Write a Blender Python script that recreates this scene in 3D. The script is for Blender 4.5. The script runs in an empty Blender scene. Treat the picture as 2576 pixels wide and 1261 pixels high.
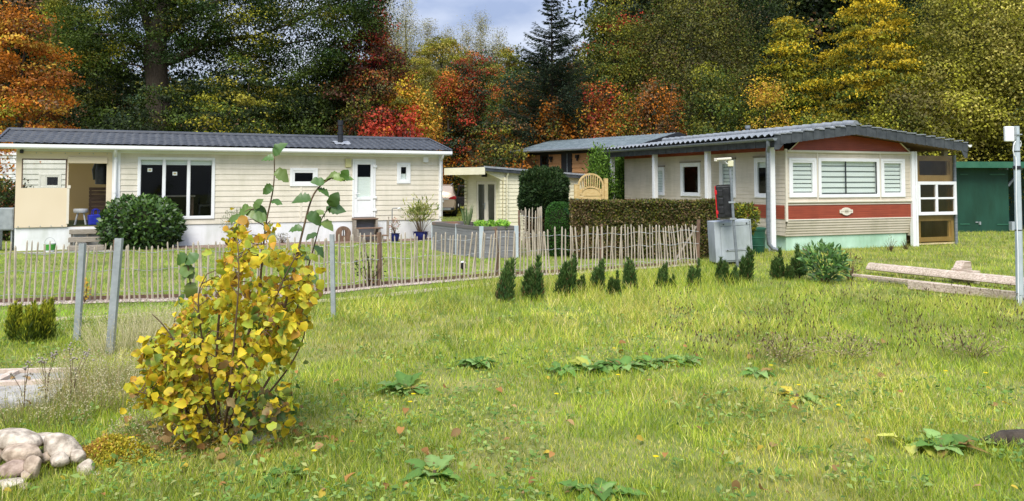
import bpy, math, random
import numpy as np
from mathutils import Vector, Matrix

# ------------------------------------------------------------------ camera, sky, sun, exposure
SC = bpy.context.scene
COL = SC.collection
FPX, CU, CV, HZ = 1983.0, 1288.0, 630.5, 458.0      # focal length, centre and horizon in 2576 x 1261 photo pixels
PITCH = math.radians(2.5)
CAM = Vector((0.0, 0.0, 1.8))
PPY = HZ - FPX * math.tan(PITCH)
cam_d = bpy.data.cameras.new('camera')
cam = bpy.data.objects.new('camera', cam_d)
COL.objects.link(cam)
cam.location = CAM
cam.rotation_euler = (math.pi / 2 + PITCH, 0, 0)
cam_d.sensor_width = 36.0
cam_d.lens = FPX / 2576 * 36.0
cam_d.shift_y = (PPY - CV) / 2576
cam_d.clip_start, cam_d.clip_end = 0.1, 800.0
SC.camera = cam
SC.view_settings.view_transform = 'Standard'
SC.view_settings.look = 'None'
SC.view_settings.gamma = 1.0
SC.view_settings.exposure = EXPOSURE = 1.06

SUN_EL, SUN_AZ = math.radians(52), math.radians(189)    # azimuth clockwise from +Y: behind the camera, to its left
wd = bpy.data.worlds.new('World')
SC.world = wd
wd.use_nodes = True
nt = wd.node_tree
nt.nodes.clear()
def N(t, typ, **kw):
    n = t.nodes.new(typ)
    for k, v in kw.items():
        if k.startswith('i_'):
            n.inputs[k[2:].replace('_', ' ')].default_value = v
        else:
            setattr(n, k, v)
    return n
_out = N(nt, 'ShaderNodeOutputWorld'); _bg = N(nt, 'ShaderNodeBackground'); _bg.inputs['Strength'].default_value = 0.1
_sky = N(nt, 'ShaderNodeTexSky', sky_type='NISHITA', sun_disc=False, sun_elevation=SUN_EL, sun_rotation=SUN_AZ)
_tc = N(nt, 'ShaderNodeTexCoord')
_mp = N(nt, 'ShaderNodeMapping'); _mp.inputs['Scale'].default_value = (1.0, 1.0, 2.6); _mp.inputs['Location'].default_value = (0.35, 0.2, 0.1)
_n1 = N(nt, 'ShaderNodeTexNoise'); _n1.inputs['Scale'].default_value = 4.2; _n1.inputs['Detail'].default_value = 6; _n1.inputs['Roughness'].default_value = 0.5
_cr = N(nt, 'ShaderNodeValToRGB')
_cr.color_ramp.elements[0].position = 0.42; _cr.color_ramp.elements[0].color = (2.1, 2.55, 3.8, 1)
_cr.color_ramp.elements[1].position = 0.62; _cr.color_ramp.elements[1].color = (4.5, 4.8, 5.6, 1)
_mx = N(nt, 'ShaderNodeMix', data_type='RGBA'); _mx.inputs[0].default_value = 0.86
nt.links.new(_tc.outputs['Generated'], _mp.inputs['Vector']); nt.links.new(_mp.outputs['Vector'], _n1.inputs['Vector'])
nt.links.new(_n1.outputs['Fac'], _cr.inputs['Fac'])
nt.links.new(_sky.outputs['Color'], _mx.inputs[6]); nt.links.new(_cr.outputs['Color'], _mx.inputs[7])
# an overcast sky is about three times brighter overhead than at the horizon
_sx = N(nt, 'ShaderNodeSeparateXYZ'); _ma = N(nt, 'ShaderNodeMath', operation='MULTIPLY_ADD'); _ma.inputs[1].default_value = 1.5; _ma.inputs[2].default_value = 0.6
_vs = N(nt, 'ShaderNodeVectorMath', operation='SCALE')
nt.links.new(_tc.outputs['Generated'], _sx.inputs[0]); nt.links.new(_sx.outputs['Z'], _ma.inputs[0]); nt.links.new(_ma.outputs[0], _vs.inputs['Scale'])
nt.links.new(_mx.outputs[2], _vs.inputs[0]); nt.links.new(_vs.outputs[0], _bg.inputs['Color']); nt.links.new(_bg.outputs['Background'], _out.inputs['Surface'])

sun_d = bpy.data.lights.new('sun', 'SUN')
sun = bpy.data.objects.new('sun', sun_d); COL.objects.link(sun)
sun_d.energy, sun_d.angle, sun_d.color = 2.1, math.radians(32), (1.0, 0.95, 0.86)
_dir = Vector((math.sin(SUN_AZ) * math.cos(SUN_EL), math.cos(SUN_AZ) * math.cos(SUN_EL), math.sin(SUN_EL)))
sun.rotation_euler = _dir.to_track_quat('Z', 'Y').to_euler()
sun.location = _dir * 60

# ------------------------------------------------------------------ measuring the photograph
_F, _U = Vector((0, math.cos(PITCH), math.sin(PITCH))), Vector((0, -math.sin(PITCH), math.cos(PITCH)))
def ray(u, v):
    return Vector((1, 0, 0)) * ((u - CU) / FPX) + _U * ((PPY - v) / FPX) + _F
def G(u, v, z=0.0):
    d = ray(u, v)
    return CAM + d * ((z - CAM.z) / d.z)
def at(u, v, Y):
    d = ray(u, v)
    return CAM + d * (Y / d.y)
class Frame:                                            # a building's own axes: x along its front, y into it
    def __init__(s, o, ang):
        s.o = Vector((o[0], o[1], 0)); s.a = ang
        s.ex = Vector((math.cos(ang), math.sin(ang), 0)); s.ey = Vector((-math.sin(ang), math.cos(ang), 0))
    def loc(s, p):
        d = Vector(p) - s.o
        return Vector((d.dot(s.ex), d.dot(s.ey), d.z))
    def hy(s, u, v, y=0.0):                             # hit the plane local y = const -> local x, z
        d = ray(u, v); k = ((s.o + s.ey * y - CAM).dot(s.ey)) / d.dot(s.ey)
        p = s.loc(CAM + d * k); return p.x, p.z
    def hx(s, u, v, x=0.0):
        d = ray(u, v); k = ((s.o + s.ex * x - CAM).dot(s.ex)) / d.dot(s.ex)
        p = s.loc(CAM + d * k); return p.y, p.z
    def w(s, x, y, z=0.0):
        return s.o + s.ex * x + s.ey * y + Vector((0, 0, z))

# ------------------------------------------------------------------ objects
def thing(name, label, cat, loc=(0, 0, 0), rz=0.0, group=None):
    o = bpy.data.objects.new(name, None); COL.objects.link(o)
    o.location = loc; o.rotation_euler = (0, 0, rz); o.empty_display_size = 0.2
    return tag(o, label, cat, group)
def tag(o, label=None, cat=None, group=None, kind=None):
    if label: o['label'] = label
    if cat: o['category'] = cat
    if group: o['group'] = group
    if kind: o['kind'] = kind
    return o
def link(name, me, m, parent=None, loc=None, bevel=0.0):
    o = bpy.data.objects.new(name, me); COL.objects.link(o)
    for k in (m if isinstance(m, (list, tuple)) else [m]):
        me.materials.append(k)
    if parent: o.parent = parent
    if loc is not None: o.location = loc
    if bevel:
        b = o.modifiers.new('edge', 'BEVEL'); b.width = bevel; b.segments = 2; b.limit_method = 'ANGLE'; b.angle_limit = math.radians(40)
    return o
class MB:
    def __init__(s, M=None):
        s.v, s.f, s.mi, s.k, s.M = [], [], [], 0, M
    def add(s, pts):
        i = len(s.v)
        s.v.extend([(s.M @ Vector(p)) if s.M else Vector(p) for p in pts]); return i
    def face(s, pts):
        i = s.add(pts); s.f.append(tuple(range(i, i + len(pts)))); s.mi.append(s.k)
    def box(s, x0, x1, y0, y1, z0, z1):
        i = s.add([(x, y, z) for z in (z0, z1) for y in (y0, y1) for x in (x0, x1)])
        for q in ((0, 2, 3, 1), (4, 5, 7, 6), (0, 1, 5, 4), (2, 6, 7, 3), (0, 4, 6, 2), (1, 3, 7, 5)):
            s.f.append(tuple(i + a for a in q)); s.mi.append(s.k)
    def beam(s, a, b, w, h, up=(0, 0, 1)):              # a box from a to b, w wide, h high
        a, b = Vector(a), Vector(b); d = (b - a).normalized(); sd = d.cross(Vector(up)).normalized() * w / 2; u = sd.cross(d).normalized() * h / 2
        i = s.add([p + x + y for p in (a, b) for y in (-u, u) for x in (-sd, sd)])
        for q in ((0, 2, 3, 1), (4, 5, 7, 6), (0, 1, 5, 4), (2, 6, 7, 3), (0, 4, 6, 2), (1, 3, 7, 5)):
            s.f.append(tuple(i + a for a in q)); s.mi.append(s.k)
    def tube(s, pts, r, n=8):
        pts = [Vector(p) for p in pts]; m = len(pts)
        rs = r if isinstance(r, (list, tuple)) else [r] * m
        rings = []
        ref = None
        for j, p in enumerate(pts):
            d = (pts[min(j + 1, m - 1)] - pts[max(j - 1, 0)]).normalized()
            if ref is None: ref = Vector((1, 0, 0)) if abs(d.x) < 0.8 else Vector((0, 1, 0))
            a = (ref - d * ref.dot(d)).normalized(); ref = a; b = d.cross(a)
            rings.append(s.add([p + (a * math.cos(t) + b * math.sin(t)) * rs[j] for t in [2 * math.pi * q / n for q in range(n)]]))
        for j in range(m - 1):
            for q in range(n):
                s.f.append((rings[j] + q, rings[j] + (q + 1) % n, rings[j + 1] + (q + 1) % n, rings[j + 1] + q)); s.mi.append(s.k)
        s.f.append(tuple(rings[0] + q for q in reversed(range(n)))); s.mi.append(s.k)
        s.f.append(tuple(rings[-1] + q for q in range(n))); s.mi.append(s.k)
    def prism(s, poly, y0, y1):                         # polygon in (x, z), extruded along y
        n = len(poly); i = s.add([(x, y0, z) for x, z in poly] + [(x, y1, z) for x, z in poly])
        s.f.append(tuple(i + q for q in range(n))); s.mi.append(s.k)
        s.f.append(tuple(i + n + q for q in reversed(range(n)))); s.mi.append(s.k)
        for q in range(n):
            s.f.append((i + (q + 1) % n, i + q, i + n + q, i + n + (q + 1) % n)); s.mi.append(s.k)
    def prismx(s, poly, x0, x1):                        # polygon in (y, z), extruded along x
        n = len(poly); i = s.add([(x0, y, z) for y, z in poly] + [(x1, y, z) for y, z in poly])
        s.f.append(tuple(i + q for q in range(n))); s.mi.append(s.k)
        s.f.append(tuple(i + n + q for q in reversed(range(n)))); s.mi.append(s.k)
        for q in range(n):
            s.f.append((i + (q + 1) % n, i + q, i + n + q, i + n + (q + 1) % n)); s.mi.append(s.k)
    def lathe(s, prof, n=20, c=(0, 0, 0)):
        rg = [s.add([(c[0] + r * math.cos(2 * math.pi * q / n), c[1] + r * math.sin(2 * math.pi * q / n), c[2] + z) for q in range(n)]) for r, z in prof]
        for j in range(len(prof) - 1):
            for q in range(n):
                s.f.append((rg[j] + q, rg[j] + (q + 1) % n, rg[j + 1] + (q + 1) % n, rg[j + 1] + q)); s.mi.append(s.k)
        s.f.append(tuple(rg[0] + q for q in reversed(range(n)))); s.mi.append(s.k)
        s.f.append(tuple(rg[-1] + q for q in range(n))); s.mi.append(s.k)
    def wall(s, x0, x1, z0, z1, openings=(), bh=None, lap=0.014, y=0.0, xa=None, xb=None):
        """Lapped boards (or a flat sheet) in the plane y, with rectangular openings (x0, x1, z0, z1)."""
        zs = [z0]
        if bh:
            z = z0
            while z + bh < z1 - 1e-3: z += bh; zs.append(z)
        zs.append(z1)
        for zb, zt in zip(zs[:-1], zs[1:]):
            cuts = sorted({zb, zt} | {q for o in openings for q in o[2:] if zb < q < zt})
            for a, b in zip(cuts[:-1], cuts[1:]):
                mid = (a + b) / 2
                xs = x0; segs = []
                for o in sorted(o for o in openings if o[2] < mid < o[3]):
                    if o[0] > xs: segs.append((xs, o[0]))
                    xs = max(xs, o[1])
                if xs < x1: segs.append((xs, x1))
                fy = (lambda z: y - lap * (1 - (z - zb) / (bh or 1))) if bh else (lambda z: y)
                for p, q in segs:
                    s.face([(p, fy(a), a), (q, fy(a), a), (q, fy(b), b), (p, fy(b), b)])
                    if bh and a == zb: s.face([(p, y, a), (q, y, a), (q, fy(a), a), (p, fy(a), a)])
    def mesh(s, name, smooth=False):
        me = bpy.data.meshes.new(name)
        me.from_pydata([tuple(v) for v in s.v], [], s.f)
        me.polygons.foreach_set('material_index', s.mi)
        if smooth: me.polygons.foreach_set('use_smooth', [True] * len(me.polygons))
        me.update(); return me
    def each(s, name, m, parent=None, bevel=0.0):          # every separate piece becomes a part of its own
        own = list(range(len(s.v)))
        def root(i):
            while own[i] != i: own[i] = own[own[i]]; i = own[i]
            return i
        for f in s.f:
            for k in f[1:]: own[root(k)] = root(f[0])
        for r in dict.fromkeys(root(f[0]) for f in s.f):
            q = MB(); idx = {}
            for f in s.f:
                if root(f[0]) == r: q.f.append(tuple(idx.setdefault(k, len(idx)) for k in f)); q.mi.append(0)
            q.v = [s.v[k] for k in idx]; q.build(name, m, parent, bevel=bevel)
    def build(s, name, m, parent=None, loc=None, bevel=0.0, smooth=False):
        return link(name, s.mesh(name, smooth), m, parent, loc, bevel)
def smooth_angle(o, deg=35):
    o.data.polygons.foreach_set('use_smooth', [True] * len(o.data.polygons))
    o.data.set_sharp_from_angle(angle=math.radians(deg)); return o
def mesh_np(name, V, Q, tint=None):                     # quads from arrays; tint = one colour for each vertex
    me = bpy.data.meshes.new(name)
    V = np.ascontiguousarray(V, np.float32); Q = np.ascontiguousarray(Q, np.int32)
    me.vertices.add(len(V)); me.vertices.foreach_set('co', V.ravel())
    me.loops.add(Q.size); me.loops.foreach_set('vertex_index', Q.ravel())
    me.polygons.add(len(Q)); me.polygons.foreach_set('loop_start', np.arange(0, Q.size, 4, dtype=np.int32))
    me.update(calc_edges=True)
    if tint is not None:
        a = me.attributes.new('tint', 'FLOAT_COLOR', 'POINT')
        a.data.foreach_set('color', np.concatenate([tint, np.ones((len(tint), 1))], 1).astype(np.float32).ravel())
    return me

# ------------------------------------------------------------------ materials
def mat(name, c, c2=None, scale=6.0, stretch=(1, 1, 1), rough=0.6, metal=0.0, bump=0.0, bscale=40.0, spec=0.4, lo=0.35, hi=0.65, detail=5.0, grime=0.0):
    m = bpy.data.materials.new(name); m.use_nodes = True; t = m.node_tree; b = t.nodes['Principled BSDF']
    b.inputs['Base Color'].default_value = (*c, 1); b.inputs['Roughness'].default_value = rough; b.inputs['Metallic'].default_value = metal
    b.inputs['Specular IOR Level'].default_value = spec
    if c2 is not None or bump:
        tc = N(t, 'ShaderNodeTexCoord'); mp = N(t, 'ShaderNodeMapping'); mp.inputs['Scale'].default_value = stretch
        t.links.new(tc.outputs['Object'], mp.inputs['Vector'])
    if c2 is not None:
        n = N(t, 'ShaderNodeTexNoise'); n.inputs['Scale'].default_value = scale; n.inputs['Detail'].default_value = detail
        r = N(t, 'ShaderNodeValToRGB'); r.color_ramp.elements[0].position = lo; r.color_ramp.elements[1].position = hi
        r.color_ramp.elements[0].color = (*c, 1); r.color_ramp.elements[1].color = (*c2, 1)
        t.links.new(mp.outputs['Vector'], n.inputs['Vector']); t.links.new(n.outputs['Fac'], r.inputs['Fac']); t.links.new(r.outputs['Color'], b.inputs['Base Color'])
        if grime:                                       # rain streaks and algae running down the face
            m2 = N(t, 'ShaderNodeMapping'); m2.inputs['Scale'].default_value = (1.5, 1.5, 0.4); n2 = N(t, 'ShaderNodeTexNoise'); n2.inputs['Scale'].default_value = 1.6; n2.inputs['Detail'].default_value = 7; n2.inputs['Roughness'].default_value = 0.65
            r2 = N(t, 'ShaderNodeValToRGB'); r2.color_ramp.elements[0].position = 0.40; r2.color_ramp.elements[1].position = 0.72; r2.color_ramp.elements[0].color = (1, 1, 1, 1); r2.color_ramp.elements[1].color = (1 - grime, 1 - grime * .92, 1 - grime * 1.15, 1)
            x2 = N(t, 'ShaderNodeMix', data_type='RGBA', blend_type='MULTIPLY'); x2.inputs[0].default_value = 1.0
            t.links.new(tc.outputs['Object'], m2.inputs['Vector']); t.links.new(m2.outputs['Vector'], n2.inputs['Vector']); t.links.new(n2.outputs['Fac'], r2.inputs['Fac'])
            t.links.new(r.outputs['Color'], x2.inputs[6]); t.links.new(r2.outputs['Color'], x2.inputs[7]); t.links.new(x2.outputs[2], b.inputs['Base Color'])
    if bump:
        n = N(t, 'ShaderNodeTexNoise'); n.inputs['Scale'].default_value = bscale; n.inputs['Detail'].default_value = 6
        u = N(t, 'ShaderNodeBump'); u.inputs['Strength'].default_value = bump; u.inputs['Distance'].default_value = 0.02
        t.links.new(mp.outputs['Vector'], n.inputs['Vector']); t.links.new(n.outputs['Fac'], u.inputs['Height']); t.links.new(u.outputs['Normal'], b.inputs['Normal'])
    return m
def leaf_mat(name, trans=0.28, rough=0.6, gloss=0.018):
    m = bpy.data.materials.new(name); m.use_nodes = True; t = m.node_tree; t.nodes.clear()
    o = N(t, 'ShaderNodeOutputMaterial'); a = N(t, 'ShaderNodeAttribute', attribute_name='tint')
    d = N(t, 'ShaderNodeBsdfDiffuse'); tr = N(t, 'ShaderNodeBsdfTranslucent'); g = N(t, 'ShaderNodeBsdfGlossy'); g.inputs['Roughness'].default_value = rough
    m1 = N(t, 'ShaderNodeMixShader'); m1.inputs[0].default_value = trans; m2 = N(t, 'ShaderNodeMixShader'); m2.inputs[0].default_value = gloss
    t.links.new(a.outputs['Color'], d.inputs['Color']); t.links.new(a.outputs['Color'], tr.inputs['Color'])
    t.links.new(d.outputs[0], m1.inputs[1]); t.links.new(tr.outputs[0], m1.inputs[2]); t.links.new(m1.outputs[0], m2.inputs[1]); t.links.new(g.outputs[0], m2.inputs[2])
    t.links.new(m2.outputs[0], o.inputs['Surface']); return m
def glass_mat(name, tint=(0.93, 0.95, 0.94), refl=0.0, rough=0.0):
    m = bpy.data.materials.new(name); m.use_nodes = True; t = m.node_tree; t.nodes.clear()
    o = N(t, 'ShaderNodeOutputMaterial'); tr = N(t, 'ShaderNodeBsdfTransparent'); tr.inputs['Color'].default_value = (*tint, 1)
    g = N(t, 'ShaderNodeBsdfGlossy'); g.inputs['Roughness'].default_value = rough; g.inputs['Color'].default_value = (0.9, 0.95, 0.95, 1)
    f = N(t, 'ShaderNodeLayerWeight'); f.inputs['Blend'].default_value = 0.5; pw = N(t, 'ShaderNodeMath', operation='POWER'); pw.inputs[1].default_value = 5.0
    ad = N(t, 'ShaderNodeMath', operation='MULTIPLY_ADD'); ad.inputs[1].default_value = 0.9; ad.inputs[2].default_value = 0.010 + refl; ad.use_clamp = True
    mx = N(t, 'ShaderNodeMixShader')
    t.links.new(f.outputs['Facing'], pw.inputs[0]); t.links.new(pw.outputs[0], ad.inputs[0]); t.links.new(ad.outputs[0], mx.inputs[0]); t.links.new(tr.outputs[0], mx.inputs[1]); t.links.new(g.outputs[0], mx.inputs[2])
    t.links.new(mx.outputs[0], o.inputs['Surface']); return m
def cloth_mat(name, c):
    m = bpy.data.materials.new(name); m.use_nodes = True; t = m.node_tree; t.nodes.clear()
    o = N(t, 'ShaderNodeOutputMaterial'); d = N(t, 'ShaderNodeBsdfDiffuse'); tr = N(t, 'ShaderNodeBsdfTranslucent'); mx = N(t, 'ShaderNodeMixShader'); mx.inputs[0].default_value = 0.45
    tc = N(t, 'ShaderNodeTexCoord'); n = N(t, 'ShaderNodeTexNoise'); n.inputs['Scale'].default_value = 2.2; u = N(t, 'ShaderNodeBump'); u.inputs['Strength'].default_value = 0.6; u.inputs['Distance'].default_value = 0.1
    d.inputs['Color'].default_value = tr.inputs['Color'].default_value = (*c, 1)
    t.links.new(tc.outputs['Object'], n.inputs['Vector']); t.links.new(n.outputs['Fac'], u.inputs['Height']); t.links.new(u.outputs['Normal'], d.inputs['Normal']); t.links.new(u.outputs['Normal'], tr.inputs['Normal'])
    t.links.new(d.outputs[0], mx.inputs[1]); t.links.new(tr.outputs[0], mx.inputs[2]); t.links.new(mx.outputs[0], o.inputs['Surface']); return m
M = dict(
    siding=mat('cream_siding', (0.68, 0.62, 0.51), (0.76, 0.70, 0.59), 3, (0.6, 1, 14), 0.5, bump=0.12, bscale=60, grime=0.2),
    siding2=mat('beige_siding', (0.57, 0.50, 0.395), (0.65, 0.58, 0.47), 3, (0.6, 0.6, 14), 0.5, bump=0.12, bscale=60, grime=0.22),
    white=mat('white_plastic', (0.82, 0.83, 0.83), (0.76, 0.77, 0.77), 2.5, rough=0.35),
    skirt=mat('white_skirting', (0.80, 0.81, 0.82), (0.70, 0.71, 0.70), 1.6, (1, 1, 2.5), 0.6, lo=0.5, hi=0.85, grime=0.26),
    cream=mat('cream_trim', (0.72, 0.67, 0.56), (0.66, 0.61, 0.50), 4, rough=0.5),
    tile=mat('grey_tile', (0.034, 0.040, 0.050), (0.062, 0.070, 0.083), 5, rough=0.5, bump=0.15, bscale=90),
    tile2=mat('pale_grey_tile', (0.17, 0.19, 0.205), (0.25, 0.265, 0.275), 5, rough=0.5, bump=0.15, bscale=90),
    slate=mat('slate_fascia', (0.036, 0.042, 0.047), (0.066, 0.074, 0.08), 5, rough=0.5),
    dark=mat('dark_metal', (0.018, 0.02, 0.024), rough=0.45),
    black=mat('black_plastic', (0.012, 0.012, 0.013), (0.025, 0.025, 0.027), 12, rough=0.4),
    lead=mat('lead_flashing', (0.30, 0.32, 0.34), (0.42, 0.44, 0.46), 9, rough=0.45, metal=0.3, bump=0.3, bscale=18),
    canvas=mat('tan_canvas', (0.66, 0.55, 0.38), (0.74, 0.63, 0.46), 1.1, (1, 1, 0.5), 0.75, bump=0.25, bscale=2.5, detail=2, lo=.25, hi=.8),
    canvas_in=cloth_mat('inner_canvas', (0.60, 0.42, 0.20)),
    deck=mat('brown_deck', (0.26, 0.15, 0.085), (0.34, 0.21, 0.13), 4, (1, 12, 12), 0.7),
    carpet=mat('green_carpet', (0.05, 0.07, 0.02), (0.08, 0.10, 0.03), 20, rough=0.9),
    grey_wood=mat('weathered_wood', (0.23, 0.20, 0.155), (0.36, 0.32, 0.26), 4, (2, 14, 14), 0.8, bump=0.4, bscale=30),
    brown_wood=mat('brown_wood', (0.15, 0.09, 0.06), (0.24, 0.15, 0.10), 4, (2, 14, 14), 0.75, bump=0.3),
    pale_wood=mat('bare_paling', (0.33, 0.282, 0.21), (0.55, 0.48, 0.375), 3, (9, 9, 1.2), 0.8, bump=0.4, bscale=30),
    sawn=mat('sawn_wood', (0.44, 0.34, 0.26), (0.64, 0.54, 0.44), 3, (9, 9, 1.5), 0.8, bump=0.3, lo=0.3, hi=0.7),
    gate_wood=mat('gate_wood', (0.50, 0.34, 0.13), (0.62, 0.46, 0.22), 4, (2, 2, 9), 0.7),
    clad=mat('larch_cladding', (0.42, 0.20, 0.08), (0.55, 0.29, 0.13), 3, (1, 1, 14), 0.6),
    post=mat('fence_post', (0.12, 0.07, 0.045), (0.22, 0.14, 0.09), 5, (9, 9, 1), 0.8, bump=0.4),
    steel=mat('galvanised_steel', (0.30, 0.33, 0.34), (0.40, 0.43, 0.44), 7, rough=0.5, metal=0.35, bump=0.15),
    pole=mat('pale_pole', (0.50, 0.56, 0.60), (0.42, 0.49, 0.53), 5, rough=0.45, metal=0.1, grime=0.2),
    zinc=mat('zinc_gutter', (0.17, 0.195, 0.215), (0.24, 0.265, 0.285), 5, (1, 1, 4), 0.45, metal=0.3),
    cabinet=mat('grey_cabinet', (0.36, 0.40, 0.43), (0.46, 0.50, 0.53), 2.5, (1, 1, 0.6), 0.5, bump=0.1, grime=0.35),
    red=mat('red_siding', (0.25, 0.043, 0.018), (0.34, 0.070, 0.03), 3, (0.6, 0.6, 22), 0.45, grime=0.2),
    mint=mat('mint_skirting', (0.40, 0.62, 0.46), (0.52, 0.72, 0.58), 2, rough=0.7, grime=0.3),
    shed=mat('cream_shed', (0.76, 0.71, 0.50), (0.82, 0.77, 0.58), 3, (1, 1, 9), 0.6, grime=0.14),
    green_shed=mat('green_shed', (0.007, 0.050, 0.030), (0.013, 0.070, 0.044), 1.2, (1, 1, 0.5), 0.6, grime=0.4),
    green_trim=mat('green_trim', (0.022, 0.105, 0.062), (0.036, 0.135, 0.08), 3, rough=0.5),
    barrel=mat('green_plastic', (0.01, 0.06, 0.035), (0.016, 0.085, 0.05), 5, rough=0.45),
    composite=mat('grey_composite', (0.155, 0.155, 0.16), (0.22, 0.22, 0.225), 3, (1, 1, 16), 0.7),
    soil=mat('soil', (0.06, 0.04, 0.025), (0.12, 0.085, 0.055), 14, rough=0.95, bump=0.8),
    blue_pot=mat('blue_glaze', (0.008, 0.012, 0.09), (0.012, 0.02, 0.14), 6, rough=0.15),
    redplastic=mat('red_plastic', (0.55, 0.015, 0.02), rough=0.4),
    blue=mat('blue_bag', (0.02, 0.03, 0.35), (0.03, 0.05, 0.5), 12, rough=0.5),
    stone=mat('field_stone', (0.25, 0.185, 0.13), (0.54, 0.43, 0.32), 16, rough=0.9, bump=1.0, bscale=22),
    stone_pale=mat('pale_stone', (0.27, 0.22, 0.165), (0.62, 0.54, 0.43), 16, rough=0.9, bump=1.0, bscale=22),
    stone_pink=mat('pink_stone', (0.22, 0.155, 0.115), (0.46, 0.35, 0.28), 16, rough=0.9, bump=1.0, bscale=22),
    concrete=mat('concrete_slab', (0.24, 0.225, 0.195), (0.40, 0.38, 0.335), 6, rough=0.9, bump=0.5, bscale=30),
    car=mat('champagne_paint', (0.56, 0.44, 0.33), (0.58, 0.46, 0.35), 30, rough=0.25, metal=0.35),
    tyre=mat('tyre', (0.012, 0.012, 0.012), rough=0.8),
    redlight=mat('red_lens', (0.30, 0.01, 0.015), rough=0.2),
    plank=mat('grey_plank', (0.36, 0.26, 0.19), (0.70, 0.58, 0.47), 4, (0.8, 10, 14), 0.85, bump=0.5, lo=0.32, hi=0.62, grime=.3),
    blind=mat('white_blind', (0.84, 0.86, 0.83), (0.78, 0.81, 0.78), 3, (0.4, 1, 9), 0.8),
    corr=mat('corrugated_plastic', (0.30, 0.22, 0.11), (0.42, 0.32, 0.18), 4, (1, 1, 0.3), 0.4),
    bark=mat('bark', (0.035, 0.026, 0.018), (0.075, 0.058, 0.04), 9, (3, 3, 0.7), 0.9, bump=0.9, bscale=20),
    twig=mat('twig', (0.09, 0.055, 0.03), (0.14, 0.09, 0.05), 20, rough=0.8),
    room=mat('dark_room', (0.045, 0.042, 0.04), rough=0.9),  # near-black colour stands in for the unlit rooms behind the glass
    glass=glass_mat('window_glass'), foil=glass_mat('clear_foil', (0.85, 0.84, 0.78), 0.03, 0.02),
    smoked=glass_mat('smoked_plastic', (0.62, 0.54, 0.38), 0.05, 0.15),
    leaf=leaf_mat('tree_leaves'), blade=leaf_mat('grass_blades', 0.3, 0.5, 0.03), gloss_leaf=leaf_mat('glossy_leaves', 0.2, 0.45, 0.05), soft_leaf=leaf_mat('soft_leaves', 0.35, 0.6, 0.025),
    pebble=mat('pebbles', (0.20, 0.15, 0.12), (0.56, 0.48, 0.42), 40, rough=0.9, detail=1),
)
def jit(c, k=0.1): return tuple(max(0, x * (1 + k)) for x in c)

# ------------------------------------------------------------------ window and door builders
def window(parent, x0, x1, z0, z1, Mx=None, y=0.0, fw=0.07, sash=0.045, proud=0.035, mull=(), glass='glass', blind=None, name='window', fm='white', label=None, transom=()):
    f = MB(Mx)
    f.box(x0, x0 + fw, y - proud, y + .06, z0, z1); f.box(x1 - fw, x1, y - proud, y + .06, z0, z1)
    f.box(x0 + fw, x1 - fw, y - proud, y + .06, z0, z0 + fw); f.box(x0 + fw, x1 - fw, y - proud, y + .06, z1 - fw, z1)
    for mx in mull: f.box(mx - fw * .45, mx + fw * .45, y - proud + .004, y + .055, z0 + fw, z1 - fw)
    for tz in transom: f.box(x0 + fw, x1 - fw, y - proud + .008, y + .05, tz - fw * .3, tz + fw * .3)
    o = f.build(name, M[fm], parent, bevel=0.006)
    if label: o['label'] = label
    xs = [x0 + fw] + list(mull) + [x1 - fw]
    for a, b in zip(xs[:-1], xs[1:]):
        a2 = a + (fw * .45 if a in mull else 0); b2 = b - (fw * .45 if b in mull else 0)
        if sash:
            s = MB(Mx)
            s.box(a2, a2 + sash, y - proud + .012, y + .04, z0 + fw, z1 - fw); s.box(b2 - sash, b2, y - proud + .012, y + .04, z0 + fw, z1 - fw)
            s.box(a2 + sash, b2 - sash, y - proud + .012, y + .04, z0 + fw, z0 + fw + sash); s.box(a2 + sash, b2 - sash, y - proud + .012, y + .04, z1 - fw - sash, z1 - fw)
            s.build('sash', M[fm], o, bevel=0.005)
        p = MB(Mx); p.box(a2 + sash - .004, b2 - sash + .004, y + .008, y + .014, z0 + fw + sash - .004, z1 - fw - sash + .004)
        p.build('pane', M[glass], o)
        if blind: blind(o, Mx, a2 + sash, b2 - sash, z0 + fw + sash, z1 - fw - sash, y)
    return o
def roller(frac):
    def f(o, Mx, a, b, z0, z1, y):
        m = MB(Mx); m.box(a, b, y + .05, y + .056, z1 - (z1 - z0) * frac, z1); m.box(a, b, y + .045, y + .065, z1 - (z1 - z0) * frac - .02, z1 - (z1 - z0) * frac); m.build('blind', M['blind'], o)
    return f
def half_up(frac):
    def f(o, Mx, a, b, z0, z1, y):
        m = MB(Mx); m.box(a, b, y + .05, y + .056, z0, z0 + (z1 - z0) * frac); m.box(a, b, y + .045, y + .065, z0 + (z1 - z0) * frac, z0 + (z1 - z0) * frac + .02); m.build('blind', M['blind'], o)
    return f
def duo(n, gap=.35):                                    # striped day and night blind: a ladder of cloth bands
    def f(o, Mx, a, b, z0, z1, y):
        m = MB(Mx); h = (z1 - z0) / n
        for k in range(n): m.box(a - .02, b + .02, y + .05, y + .056, z0 + h * (k + gap), z0 + h * (k + 1))
        m.build('blind', M['blind'], o)
        m = MB(Mx); m.box(a - .02, b + .02, y + .07, y + .075, z0, z1); m.build('blind', M['sheer'], o)
    return f
M['sheer'] = mat('sheer_blind', (0.30, 0.33, 0.31), rough=0.9)
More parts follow.
